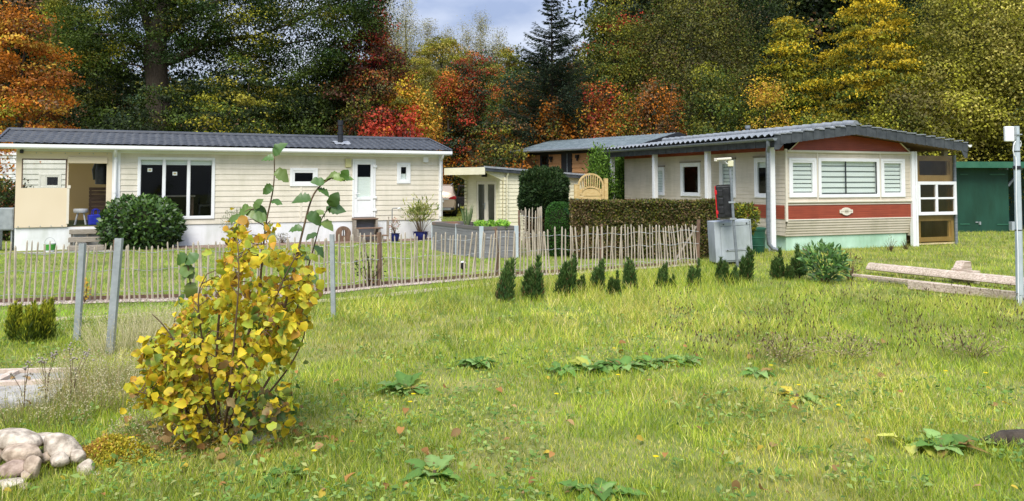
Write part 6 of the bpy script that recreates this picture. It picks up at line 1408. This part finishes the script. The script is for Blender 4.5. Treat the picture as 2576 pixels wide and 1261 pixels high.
# each leaf browns at its rim in places, greener along the midrib
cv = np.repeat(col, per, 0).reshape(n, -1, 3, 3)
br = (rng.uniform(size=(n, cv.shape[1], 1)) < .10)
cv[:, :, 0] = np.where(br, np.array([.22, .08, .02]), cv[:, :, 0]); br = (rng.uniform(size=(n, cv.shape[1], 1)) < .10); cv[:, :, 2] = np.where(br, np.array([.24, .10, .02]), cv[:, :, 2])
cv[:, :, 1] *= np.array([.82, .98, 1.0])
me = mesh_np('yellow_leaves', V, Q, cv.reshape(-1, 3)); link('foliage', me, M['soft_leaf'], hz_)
tag(tw.build('twigs', M['twig'], hz_), kind='stuff')
GL, GA, GN = [], [], []
for P_, i0 in ((paths[0], 17), (paths[1], 16), (paths[2], 14), (paths[5], 19)):
    sgn = 1; k = i0
    while k < len(P_):
        d = (P_[min(k + 1, len(P_) - 1)] - P_[k - 1]).normalized(); sgn = -sgn
        GL.append(tuple(P_[k])); GA.append((sgn * rng.uniform(.6, 1), rng.uniform(-.5, .2), rng.uniform(-.5, .25))); GN.append((rng.uniform(-.4, .4), -.6, .6)); k += 2
    GL.append(tuple(P_[-1])); GA.append((.3, -.2, .5)); GN.append((0, -.8, .4))
for p in ((470, 640), (458, 670), (490, 680), (478, 710), (462, 740), (486, 745), (470, 775), (480, 800), (500, 640)): GL.append(tuple(hp(p[0], p[1], .25))); GA.append((rng.uniform(-1, 1), -.2, -.4)); GN.append((rng.uniform(-.4, .4), -.7, .5))
GL = np.array(GL); n = len(GL); Ls = rng.uniform(.08, .125, n)
V, Q, per = leafgrid(rng, GL, np.array(GA), np.array(GN) + unit(rng, n) * .35, Ls, Ls * .84, rng.uniform(.0, .3, n), rng.uniform(.1, .7, n), HAZEL2, .16, .10)
foliage('green_leaves', hz_, V, Q, pick(rng, [((.06, .13, .02), 4), ((.11, .19, .03), 3), ((.16, .23, .05), 2)], n) * rng.uniform(.8, 1.2, (n, 1)), per, 'gloss_leaf', True)
w = MB(); w.tube(smooth_path([hp(482, 1000, .3), hp(490, 860, .28), hp(482, 740, .25), hp(468, 640, .25)]), .005, 5); w.build('stem', M['twig'], hz_)

# ------------------------------------------------------------------ grass
N_ = 560000; rng = np.random.default_rng(111)
Y = 3.1 * np.exp(rng.uniform(0, 1, N_) * math.log(46 / 3.1)); X = rng.uniform(-1, 1, N_) * (.80 * Y + 1.2)
fx = np.array([p.x for p in FW]); fy = np.array([p.y for p in FW]); FYy = np.interp(X, fx, fy)
EV = [G(u, v) for u, v in ev]; EY = np.interp(X, [p.x for p in EV], [p.y for p in EV])
lawn = (Y > FYy + .12) & (X < 4.3)
verge = (Y > EY + .02) & (Y < FYy - .2) & (X < 1.2)
bare = (np.abs(Y - EY) < .06 + .05 * vn(X, Y, .3, 2)) & (X < EV[-1].x); gravel = (Y > FYy - .24) & (Y < FYy + .13) & (X < 4.1)
mow = (Y > 11.8) & (X > 5.2) | (Y > 14.5) & (X > 4.3) | (Y > 17.2) & (X > 3)
def in_frame(fr, x0, x1, y0, y1):
    lx = (X - fr.o.x) * fr.ex.x + (Y - fr.o.y) * fr.ex.y; ly = (X - fr.o.x) * fr.ey.x + (Y - fr.o.y) * fr.ey.y
    return (lx > x0) & (lx < x1) & (ly > y0) & (ly < y1)
ex = in_frame(H1, -.1, L1 + .3, -1.05, 4.2) | in_frame(H2, .5, XR + 2.3, .12, 9) | in_frame(HS, -.1, SL, -.1, SW) | in_frame(H3, -.2, W3, -.2, L3) | in_frame(H4, -.3, 9, -.1, 4)
sc_ = G(-20, 985); ex |= (np.abs(Y - sc_.y) < .62) & (X < G(165, 975).x + .25 * (vn(X, Y, .2, 4) - .5)) | bare | gravel
bedc = (ra + rc_) / 2; ex |= (np.abs(X - bedc.x) < .9) & (np.abs(Y - bedc.y) < .9)
keep = ~ex; X, Y, lawn, verge, mow = [a[keep] for a in (X, Y, lawn, verge, mow)]; n = len(X)
big = vn(X, Y, 1.6, 11); mid = vn(X, Y, .55, 12); sm = vn(X, Y, .18, 13)
wild = np.exp(-(((X - G(400, 930).x) / .75) ** 2 + ((Y - G(300, 930).y) / 1.0) ** 2)); tallr = np.exp(-(((X - 1.2) / 3.5) ** 2 + ((Y - 13.6) / 1.1) ** 2))
h = (.040 + .055 * mid * big + .022 * sm) * np.where(Y < 9, 1, 1.2); h = np.where(lawn, .035 + .012 * sm, np.where(verge, .04 + .015 * sm, np.where(mow, .05 + .03 * mid, h)))
h += (~lawn & ~verge & ~mow) * (wild * .24 * mid + tallr * .13 * mid + .05 * np.clip((Y - 7) / 5, 0, 1) * mid); worn = (vn(X, Y, .75, 31) * .65 + vn(X, Y, .22, 32) * .35 > .60) & ~lawn & ~verge & ~mow & (Y < 11); h = np.where(worn, h * .5, h); h *= rng.uniform(.55, 1.4, n)
wdt = np.clip(.0020 + .00042 * Y, 0, .016) * rng.uniform(.7, 1.4, n)
lean = rng.normal(size=(n, 2)) * .45 * h[:, None]
dry = np.clip(.08 + .80 * (big - .45) + .45 * (mid - .5) + .35 * wild, .03, .85); dry = np.where(worn, dry + .3, dry); dry = np.where(lawn, .05, np.where(verge, .03, np.where(mow, .18 + .3 * (big - .4), dry)))
GRN = [((.20, .295, .018), 4), ((.31, .38, .028), 4), ((.12, .21, .018), 2.2), ((.42, .46, .05), 2)]; STR = [((.54, .48, .10), 3), ((.64, .56, .22), 1.5), ((.44, .45, .055), 4.5), ((.34, .24, .11), .4)]
col = np.where((rng.uniform(size=n) < dry)[:, None], pick(rng, STR, n), pick(rng, GRN, n))
col *= (.56 + .60 * vn(X, Y, .9, 14) + .46 * vn(X, Y, .27, 15))[:, None] * rng.uniform(.75, 1.25, (n, 1))
col[lawn] *= np.array([.86, 1.0, .8]); col[verge] *= np.array([.85, 1.08, .8])
b = np.stack([X, Y, np.zeros(n)], 1); a = rng.uniform(0, 6.28, n); sd = np.stack([np.cos(a), np.sin(a) * .6, np.zeros(n)], 1) * wdt[:, None] * .5
md = b + np.concatenate([lean * .35, (h * .55)[:, None]], 1); tp = b + np.concatenate([lean, (h * .95)[:, None]], 1)
near = Y < 11
def blades(sel, two):
    if two:
        V = np.stack([b[sel] - sd[sel], b[sel] + sd[sel], md[sel] + sd[sel] * .8, md[sel] - sd[sel] * .8, tp[sel] + sd[sel] * .12, tp[sel] - sd[sel] * .12], 1).reshape(-1, 3)
        i = np.arange(sel.sum())[:, None] * 6; return V, np.stack([i + np.array([0, 1, 2, 3]), i + np.array([3, 2, 4, 5])], 1).reshape(-1, 4), 6
    V = np.stack([b[sel] - sd[sel], b[sel] + sd[sel], tp[sel] + sd[sel] * .25, tp[sel] - sd[sel] * .25], 1).reshape(-1, 3); return V, np.arange(len(V)).reshape(-1, 4), 4
for nm, sel in (('meadow_grass', ~lawn & ~mow & ~verge), ('lawn_grass', lawn | mow | verge)):
    V1, Q1, p1 = blades(sel & near, True); V2, Q2, p2 = blades(sel & ~near, False)
    tint = np.concatenate([np.repeat(col[sel & near], p1, 0), np.repeat(col[sel & ~near], p2, 0)])
    tag(link(nm, mesh_np(nm, np.concatenate([V1, V2]), np.concatenate([Q1, Q2 + len(V1)]), tint), M['blade']), kind='stuff')
# clover, daisies' leaves and other low weeds
n = 26000; Y = 3.3 * np.exp(rng.uniform(0, 1, n) * math.log(14 / 3.3)); X = rng.uniform(-1, 1, n) * (.78 * Y + .6); k = (vn(X, Y, .55, 21) * .6 + vn(X, Y, .2, 22) * .4 > .52) & (Y < np.interp(X, [p.x for p in EV], [p.y for p in EV]) - .1); k &= ~((np.abs(Y - sc_.y) < .6) & (X < -3.6)); X, Y = X[k], Y[k]; n = len(X)
P = np.stack([X, Y, rng.uniform(.015, .075, n)], 1); Ls = rng.uniform(.022, .06, n); V, Q = rhomb(P, unit(rng, n) * np.array([1, 1, .3]) + np.array([0, 0, .25]), unit(rng, n) * .5 + np.array([0, -.2, 1]), Ls, Ls * .55)
tag(foliage('low_weeds', None, V, Q, pick(rng, [((.16, .27, .05), 4), ((.26, .36, .09), 3), ((.10, .19, .04), 3), ((.34, .36, .12), 1)], n) * rng.uniform(.75, 1.25, (n, 1)), 4), kind='stuff')
# taller dry stalks and plantain heads in the right half
n = 900; U_, V_ = rng.uniform(1650, 2640, n), rng.uniform(748, 930, n); k = vn(U_, V_ * 2, 120, 5) > .35; U_, V_ = U_[k], V_[k]; n = len(U_)
B_ = np.array([tuple(G(u, v)) for u, v in zip(U_, V_)]); hh = rng.uniform(.12, .24, n); ln = rng.normal(size=(n, 2)) * .05
T_ = B_ + np.concatenate([ln, hh[:, None]], 1); sx = np.zeros((n, 3)); sx[:, 0] = .0035; hd_ = nz(T_ - B_) * rng.uniform(.025, .05, n)[:, None]; sx2 = np.zeros((n, 3)); sx2[:, 0] = .0075
V = np.stack([B_ - sx * .6, B_ + sx * .6, T_ + sx * .4, T_ - sx * .4], 1).reshape(-1, 3); V2 = np.stack([T_ - hd_ * .1, T_ + hd_ * .4 + sx2, T_ + hd_ * 1.1, T_ + hd_ * .4 - sx2], 1).reshape(-1, 3)
tag(foliage('seed_heads', None, np.concatenate([V, V2]), np.arange(8 * n).reshape(-1, 4), np.concatenate([np.tile([(.22, .22, .06)], (n, 1)), np.tile([(.09, .06, .03)], (n, 1))]), 4, 'blade'), kind='stuff')
# fallen leaves and small yellow flowers
n = 110; U_, V_ = rng.uniform(-100, 2700, n), 790 + 480 * rng.uniform(0, 1, n) ** .7; P = np.array([tuple(G(u, v)) for u, v in zip(U_, V_)]); P[:, 2] = rng.uniform(.03, .07, n)
m_ = 240; P2 = np.array([tuple(G(560 + rng.normal() * 120, 1095 + rng.normal() * 28)) for _ in range(m_)]); P2[:, 2] = rng.uniform(.01, .05, m_); P = np.concatenate([P, P2]); n = len(P)
Ls = rng.uniform(.03, .075, n); V, Q, per = leafgrid(rng, P, unit(rng, n) * np.array([1, 1, .2]), unit(rng, n) * .5 + np.array([0, -.3, 1]), Ls, Ls * .8, .2, .4, HAZEL, .1, .1)
tag(foliage('fallen_leaves', None, V, Q, pick(rng, [((.40, .20, .06), 4), ((.55, .40, .05), 2), ((.33, .20, .07), 3), ((.42, .27, .11), 2)], n) * rng.uniform(.6, 1.1, (n, 1)), per, 'leaf'), kind='stuff')
FLW = [(933, 690), (915, 738), (430, 202), (70, 876)]; fl_pts = [G(800 * .8 + u * 1200 / 2242 * .8, 720 + v * 675 / 1261 * .8) for u, v in FLW] + [G(u, v) for u, v in ((1555, 965), (1940, 940), (2010, 992), (2380, 955), (1545, 895), (1650, 1180), (790, 1165), (330, 1130), (1400, 1015), (2480, 960), (2110, 1045))]
P = []; A_ = []
for p in fl_pts:
    for k in range(7): P.append((p.x, p.y, .075)); A_.append((math.cos(k * .9), math.sin(k * .9), .25))
P, A_ = np.array(P), np.array(A_); V, Q = rhomb(P, A_, np.tile([(0, -.3, 1.)], (len(P), 1)), .022, .018)
tag(foliage('meadow_flowers', None, V, Q, np.tile([(.72, .58, .01)], (len(P), 1)), 4), kind='stuff')

# ------------------------------------------------------------------ docks, weeds and small plants
def rosette(name, label, u, v, nl, L, W, seed, pal, up=.45, prof=DOCK, cat='plant', group=None, m='gloss_leaf', spread=.06):
    rng = np.random.default_rng(seed); o = thing(name, label, cat, G(u, v), rng.uniform(0, 6), group)
    a = np.arange(nl) * 2.4 + rng.uniform(-.3, .3, nl); e = rng.uniform(.1, 1.0, nl) * up
    ax = np.stack([np.cos(a), np.sin(a), e + .25], 1); P = ax * np.array([1, 1, 0]) * rng.uniform(0, spread, (nl, 1)) + np.array([0, 0, .02]); nn = np.stack([-np.cos(a) * .5, -np.sin(a) * .5, np.ones(nl)], 1) + unit(rng, nl) * .25
    Ls = L * rng.uniform(.6, 1.15, nl); V, Q, per = leafgrid(rng, P, ax, nn, Ls, W * Ls / L * rng.uniform(.8, 1.2, nl), rng.uniform(.05, .25, nl), rng.uniform(.2, .95, nl), prof, .12, .14)
    cv_ = np.repeat(pick(rng, pal, nl) * rng.uniform(.75, 1.25, (nl, 1)), per, 0).reshape(nl, -1, 3, 3); e_ = rng.uniform(size=cv_.shape[:2]) < .12; cv_[:, :, 0][e_] = (.22, .13, .05); cv_[:, :, 1] *= 1.25; o2 = link('leaves', mesh_np('leaves', V, Q, cv_.reshape(-1, 3)), M[m], o); o2.data.polygons.foreach_set('use_smooth', [True] * len(o2.data.polygons))
    w = MB(); w.lathe([(.012, 0), (.02, .015), (.008, .04)], 8); w.build('crown_base', M['twig'], o); return o
DK = [((.12, .24, .045), 5), ((.22, .35, .10), 3), ((.40, .42, .07), 1), ((.30, .20, .06), .4)]
for k, (u, v, nl, L, lab) in enumerate(((1022, 985, 11, .27, 'dark green dock with wavy leaves, nearest to the yellow bush'), (1203, 922, 13, .24, 'bluish green dock behind and right of the one nearest the bush'), (1412, 940, 6, .24, 'leftmost clump of the long row of dock leaves'), (1490, 935, 10, .25, 'second clump in the long row of dock leaves'),
        (1565, 930, 13, .25, 'densest clump in the middle of the long dock row'), (1635, 920, 10, .24, 'fourth clump in the long row of dock leaves'), (1722, 915, 10, .25, 'dark dock standing at the right end of the long dock row'), (1905, 945, 5, .2, 'small dock with one yellow leaf right of the dock row'),
        (2368, 1135, 10, .24, 'pale green dock in the right foreground near the mossy wood'), (1092, 1200, 9, .2, 'low broad-leaved weed in the middle foreground'), (1510, 1255, 11, .22, 'broad-leaved weed cut by the bottom edge of the picture'), (715, 1205, 8, .16, 'small pale fern-like weed below the yellow bush'))):
    rosette('dock_plant', lab, u, v, int(nl * 1.7), L * .74, .098, 200 + k, DK, up=.75, m='soft_leaf', group='docks in the meadow')
rosette('dock_plant', 'yellowing dock lying between the dock row and the mossy wood', 2005, 1003, 6, .2, .1, 215, [((.50, .40, .04), 3), ((.2, .27, .05), 2)], group='docks in the meadow')
rosette('dock_plant', 'yellow-green leaf clump just left of the pale foreground dock', 2300, 1125, 7, .17, .1, 216, [((.42, .42, .08), 3), ((.2, .27, .05), 2)], group='docks in the meadow')
mw = thing('mossy_wood', 'dark rotten piece of wood in the grass at the right edge', 'log', G(2545, 1120), .1); w = MB()
w.tube([(-.22, 0, .02), (-.05, .02, .04), (.12, 0, .045), (.35, .03, .03)], [.03, .055, .06, .03], 9); w.tube([(-.1, -.05, .01), (.2, -.08, .03)], [.02, .03], 7); w.build('log', M['bark'], mw, smooth=True)
# young conifers in a row
ORD = ['first', 'second', 'third', 'fourth', 'fifth', 'sixth', 'seventh', 'eighth', 'ninth', 'tenth', 'eleventh', 'twelfth', 'thirteenth', 'fourteenth', 'fifteenth', 'sixteenth', 'seventeenth']
def conifer_mesh(seed, pal, H=.62, R=.17, tips=8):
    rng = np.random.default_rng(seed); P, A_, T = [], [], []
    for k in range(tips):
        a = rng.uniform(0, 6.28); r0 = R * .75 * math.sqrt(rng.uniform(0, 1)); hk = H * rng.uniform(.5, .95) if k else H; n = 300
        t = rng.uniform(0, 1, n) ** .8; rr = R * .40 * np.clip((1 - t) ** .8, .05, 1) * np.sqrt(rng.uniform(.1, 1, n)); b_ = rng.uniform(0, 6.28, n)
        P.append(np.stack([r0 * math.cos(a) * (1 - .2 * t) + rr * np.cos(b_), r0 * math.sin(a) + rr * np.sin(b_), .02 + t * hk], 1)); A_.append(np.stack([np.cos(b_) * .35, np.sin(b_) * .35, np.ones(n)], 1) + rng.normal(size=(n, 3)) * .2); T.append(t)
    P, A_, T = np.concatenate(P), np.concatenate(A_), np.concatenate(T); n = len(P)
    V, Q = rhomb(P, A_, unit(rng, n) * .7 + np.array([0, -.6, .3]), .075 * rng.uniform(.6, 1.5, n), .014 * rng.uniform(.8, 1.4, n)); return mesh_np('conifer', V, Q, np.repeat(pick(rng, pal, n, T) * rng.uniform(.65, 1.35, (n, 1)), 4, 0))
DC = [((.045, .10, .025), 4, -1), ((.085, .165, .036), 3, 1), ((.15, .22, .06), 1.4, 2), ((.16, .10, .04), .5, -2)]
cms = [conifer_mesh(230 + k, DC) for k in range(4)]
row = [(1265, 762, 96), (1338, 756, 98), (1422, 746, 92), (1462, 742, 42), (1502, 737, 72), (1543, 746, 56), (1585, 732, 72), (1660, 728, 58), (1694, 728, 30), (1740, 724, 62), (1815, 716, 58), (1846, 718, 40), (1880, 713, 78), (1955, 704, 68), (1988, 706, 34), (2012, 700, 72)]
tm = MB(); tm.tube([(0, 0, 0), (0, 0, .5)], [.014, .004], 6); tm = tm.mesh('conifer_stem'); tm.materials.append(M['bark'])
for c in cms: c.materials.append(M['leaf'])
for k, (u, v, hp_) in enumerate(row):
    p = G(u, v); hm = hp_ * p.y / FPX + .03; s_ = hm / .62
    sz = 'tall ' if hp_ > 85 else 'small ' if hp_ < 45 else ''
    o = thing('young_conifer', '%syoung dark green conifer, %s from the left in the row before the fence' % (sz, ORD[k]), 'conifer', p, k * 1.7, 'young conifers in a row'); o.rotation_euler = (.10 * math.sin(k * 2.3), .12 * math.sin(k * 1.9 + 1), k * 1.7); o.scale = (s_ * (1.1 if hp_ > 50 else 1.3),) * 2 + (s_,)
    c = bpy.data.objects.new('foliage', cms[k % 4]); COL.objects.link(c); c.parent = o; c = bpy.data.objects.new('stem', tm); COL.objects.link(c); c.parent = o
GC = [((.10, .15, .012), 4, -2), ((.26, .30, .02), 3, 1), ((.42, .42, .03), 2, 3), ((.05, .08, .012), 2, -3)]
for k, (u, v, hp_, lab) in enumerate(((38, 862, 92, 'left golden green conifer of the three beside the steel post'), (72, 868, 98, 'middle golden green conifer of the three beside the steel post'), (105, 862, 100, 'right golden green conifer of the three beside the steel post'))):
    p = G(u, v); o = thing('golden_conifer', lab, 'conifer', p, 0, 'golden conifers'); s_ = (hp_ * p.y / FPX) / .62
    o.scale = (s_ * 1.0, s_ * 1.0, s_); link('foliage', conifer_mesh(240 + k, GC, R=.19, tips=9), M['leaf'], o); c = bpy.data.objects.new('stem', tm); COL.objects.link(c); c.parent = o
# broad-leaved plants
def leafy(name, label, cat, loc, pts_fn, n, L, W, pal, seed, prof=LANCE, m='gloss_leaf', stems=8, group=None, ax=(0, 0, .3), st='twig', sr=.008):
    rng = np.random.default_rng(seed); o = thing(name, label, cat, loc, 0, group); P = pts_fn(rng, n); out = nz(P * np.array([1, 1, .3]) + 1e-6)
    Ls = L * rng.uniform(.65, 1.2, n); V, Q, per = leafgrid(rng, P, unit(rng, n) * .6 + out * .7 + np.array(ax), unit(rng, n) * .5 + np.array([0, -.4, .6]), Ls, W * Ls / L, .15, .3, prof, .06, .04)
    foliage('leaves', o, V, Q, pick(rng, pal, n, P[:, 2] / max(P[:, 2].max(), .01)) * rng.uniform(.7, 1.3, (n, 1)), per, m)
    w = MB()
    for k in rng.choice(n, stems, replace=False):
        e = Vector(P[k]); w.tube([Vector((e.x * .15, e.y * .15, 0)), Vector((e.x * .5, e.y * .5, e.z * .55)), e], [sr, sr * .75, sr * .4], 5)
    w.build('stems', M[st], o); return o
def ball(rx, rz, cz, hollow=.2):
    def f(rng, n): return unit(rng, n) * (rng.uniform(hollow, 1, (n, 1)) ** .5) * np.array([rx, rx, rz]) + np.array([0, 0, cz])
    return f
p = G(2075, 712); leafy('laurel_bush', 'young bright green laurel bush at the right end of the conifer row', 'shrub', p, ball(.40, .34, .36), 620, .12, .045, [((.05, .13, .02), 4), ((.10, .21, .035), 3, 1), ((.16, .28, .06), 1, 2)], 250, stems=16)
p = G(2140, 706); leafy('dry_plant', 'brown dried plant between the laurel bush and the planks', 'plant', p, ball(.22, .25, .25), 150, .06, .015, [(BR, 3), ((.08, .09, .03), 3)], 251, stems=18, m='leaf')
leafy('oleander', 'pale green oleander growing from the wide blue pot', 'oleander', POT1, lambda rng, n: np.stack([(q := rng.normal(size=n) * .20) * (1.1), rng.normal(size=n) * .18, .32 + np.abs(rng.normal(size=n)) * .20 + .22 * (rng.uniform(size=n) < .7)], 1), 560, .14, .034, [((.30, .32, .08), 3), ((.14, .19, .04), 3), ((.45, .42, .16), 2)], 252, stems=22, m='leaf', ax=(0, 0, .7))
leafy('flower', 'reddish flowering plant growing from the narrow blue pot', 'flower', POT2, ball(.17, .24, .28), 160, .05, .02, [((.16, .2, .05), 3), ((.40, .12, .06), 3, 1), (BR, 2)], 253, stems=14, m='leaf')
p = G(592, 618); leafy('grey_shrub', 'silvery grey-green shrub against the skirting behind the yellow bush', 'shrub', p, ball(.42, .46, .62), 900, .055, .016, [((.24, .27, .16), 4), ((.34, .36, .24), 3), ((.12, .15, .07), 2)], 254, stems=24, m='leaf')
p = G(710, 612); leafy('heather_plant', 'low dark plant at the skirting behind the yellow bush', 'plant', p, ball(.22, .16, .16), 200, .05, .014, [((.07, .09, .03), 3), ((.14, .12, .06), 2)], 255, stems=14, m='leaf')
p = G(928, 722); leafy('rose_bush', 'sparse dark twiggy rose bush growing through the paling fence', 'shrub', p, ball(.30, .30, .32), 130, .045, .03, [((.035, .06, .015), 4), (BR, 1.5)], 256, stems=26, m='leaf', prof=HAZEL)
p = G(223, 760) + Vector((0, -.1, 0)); leafy('golden_sapling', 'tiny golden-leaved sapling growing at the gravel by the fence', 'sapling', p, ball(.06, .17, .20), 70, .035, .022, [((.60, .36, .04), 4), ((.55, .45, .1), 2)], 257, stems=5, m='leaf', prof=HAZEL)
q = (rd_ + ra) / 2; q = ra.lerp(rc_, .45) + Vector((0, 0, bz_ - .09))
o_ = thing('spiky_plant', 'upright spiky green plant with sword leaves in the raised bed', 'plant', at(1175, 565, q.y + .6).__class__((at(1175, 565, q.y + .5).x, q.y + .5, bz_ - .09))); rng = np.random.default_rng(258); n = 26; a = rng.uniform(0, 6.28, n)
V, Q, per = leafgrid(rng, np.stack([np.cos(a), np.sin(a), np.zeros(n)], 1) * .05, np.stack([np.cos(a) * .3, np.sin(a) * .3, np.ones(n)], 1), np.stack([np.cos(a), np.sin(a) - .5, np.full(n, .2)], 1), rng.uniform(.35, .62, n), .05, .15, .1, LANCE, .03); foliage('leaves', o_, V, Q, pick(rng, [((.10, .17, .06), 3), ((.18, .25, .10), 2)], n), per, 'gloss_leaf')
w = MB(); w.lathe([(.05, 0), (.06, .03), (.02, .08)], 9); w.build('base', M['twig'], o_)
q = rb_.lerp(rc_, .5) + (ra - rb_).normalized() * .35; q = Vector((q.x, q.y, bz_ - .09))
leafy('lettuce_bed', 'bright green lettuce patch in the near half of the raised bed', 'lettuce', q, lambda rng, n: np.stack([rng.uniform(-.40, .40, n), rng.uniform(-.28, .5, n), rng.uniform(.02, .17, n)], 1), 420, .09, .05, [((.16, .34, .03), 4), ((.26, .44, .05), 3), ((.08, .2, .02), 2)], 259, stems=4, m='leaf', prof=HAZEL)
# pale dry grass by the second post, seed-head stalks, golden ground cover
def tuft(name, label, loc, n, h, r, pal, seed, cat='grass', wd2=.004, lean=.5):
    rng = np.random.default_rng(seed); o = thing(name, label, cat, loc); a = rng.uniform(0, 6.28, n); rr = r * np.sqrt(rng.uniform(0, 1, n)); P = np.stack([rr * np.cos(a), rr * np.sin(a), np.zeros(n)], 1); hh = h * rng.uniform(.5, 1.1, n)
    ax = np.stack([np.cos(a) * rr / r * lean, np.sin(a) * rr / r * lean, np.ones(n)], 1) + rng.normal(size=(n, 3)) * .15
    V, Q, per = leafgrid(rng, P, ax, unit(rng, n) + np.array([0, -.8, 0]), hh, wd2, .1, .25, ((0, 1), (.4, .9), (.8, .6), (1, .1)), .1); foliage('blades', o, V, Q, pick(rng, pal, n) * rng.uniform(.8, 1.2, (n, 1)), per, 'blade')
    k = int(n * .35); P2 = P[:k] + nz(ax[:k]) * hh[:k, None]; P2 = (P2[:, None] + rng.normal(size=(k, 12, 3)) * np.array([.018, .018, .05])).reshape(-1, 3); V, Q = rhomb(P2, unit(rng, len(P2)) + np.array([0, 0, .5]), unit(rng, len(P2)), .016, .006); foliage('plumes', o, V, Q, pick(rng, [((.60, .54, .34), 3), ((.5, .43, .22), 2)], len(P2)), 4, 'blade'); return o
tuft('dry_grass', 'pale straw-coloured tall grass around the right leaning post', G(325, 885), 420, .42, .38, [((.56, .50, .28), 3), ((.40, .38, .16), 2)], 260)
tuft('dry_grass', 'pale dry grass between leaning post and yellow bush', G(395, 850), 360, .38, .36, [((.56, .50, .28), 3), ((.44, .42, .16), 2)], 261)
tuft('dry_grass', 'brownish tall grass tangle at the left foot of the yellow bush', G(300, 1010), 480, .34, .42, [((.34, .27, .12), 3), ((.24, .26, .07), 3), ((.45, .38, .2), 1)], 262)
tuft('dry_grass', 'brownish low grass between the slab and the stone heap', G(120, 1050), 420, .22, .42, [((.26, .22, .08), 3), ((.20, .24, .06), 3)], 263)
tuft('dry_grass', 'brown matted dry grass in front of the yellow bush foot', G(450, 1098), 420, .16, .40, [((.30, .23, .10), 3), ((.22, .22, .07), 3), ((.42, .36, .2), 1)], 264, lean=.9)
tuft('dry_grass', 'olive-brown tall grass right of the paving slab', G(225, 975), 420, .28, .36, [((.34, .30, .12), 3), ((.22, .25, .06), 3)], 265)
for k, (u, v, ht, lab) in enumerate(((60, 1030, .36, 'dry weed with brown seed heads standing before the slab, leftmost'), (115, 1020, .46, 'dry weed with brown seed heads standing before the slab, middle one'), (178, 1030, .52, 'tallest dry weed with dark seed heads, right of the slab'))):
    rng = np.random.default_rng(270 + k); p = G(u, v); o = thing('seed_stalk', lab, 'weed', p, 0, 'dry seed stalks'); w = MB(); hd2 = MB()
    for j in range(4):
        e = Vector((rng.uniform(-.10, .10), rng.uniform(-.06, .06), ht * rng.uniform(.7, 1.05))); w.tube([(0, 0, 0), Vector((e.x * .3, e.y * .3, e.z * .6)), e], [.003, .0025, .002], 5)
        for _ in range(5):
            c = e + Vector(rng.normal(size=3) * .016); hd2.lathe([(.002, -.008), (.009, -.002), (.009, .004), (.002, .009)], 6, c)
    w.build('stems', M['twig'], o); tag(hd2.build('seed_heads', M['grey_wood'], o), kind='stuff')
p = G(280, 1150); rng = np.random.default_rng(280); n = 5200; P = np.stack([rng.normal(size=n) * .13, rng.normal(size=n) * .10, np.zeros(n)], 1); P[:, 2] = .115 * np.exp(-(P[:, 0] ** 2 / .03 + P[:, 1] ** 2 / .02)) * rng.uniform(.3, 1.15, n) + .01
o = thing('ground_cover', 'low golden yellow mossy ground cover beside the stone heap', 'plant', p); V, Q = rhomb(P, unit(rng, n) + np.array([0, 0, .6]), unit(rng, n) + np.array([0, -.4, .6]), .020 * rng.uniform(.7, 1.3, n), .010)
k_ = (P[:, 0] + rng.normal(size=n) * .05) < -.06; col = pick(rng, [((.52, .44, .03), 4), ((.40, .38, .04), 3), ((.55, .34, .06), 1.5)], n); col[k_] = pick(rng, [((.48, .24, .06), 3), ((.5, .36, .05), 2)], k_.sum()); foliage('foliage', o, V, Q, col * rng.uniform(.7, 1.25, (n, 1)), 4)
for k, (u, v, lab) in enumerate(((1975, 912, 'brownish dried weed patch right of the dock row'), (2130, 905, 'brown dried weed patch before the planks, middle one'), (2450, 900, 'tall green-brown weed near the right edge below the pole'))):
    leafy('dried_weed', lab, 'weed', G(u, v), ball(.34, .13, .14), 420, .03, .012, [((.30, .24, .11), 3), ((.20, .19, .07), 3), ((.38, .32, .18), 2)], 290 + k, stems=22, sr=.003, m='leaf', group='dried weeds in the meadow')
for k, (u, v, hh, lab) in enumerate(((2240, 633, .45, 'thin grey weed growing before the mint skirting, tallest one'), (2030, 640, .3, 'wispy weed growing before the left end of the mint skirting'), (2280, 628, .3, 'leafy weed at the foot of the white corner column'))):
    leafy('weed', lab, 'weed', G(u, v), ball(.16, hh * .5, hh * .5), 60, .04, .012, [((.2, .22, .08), 3), (BR, 1)], 300 + k, stems=20, m='leaf', group='weeds along the chalet')
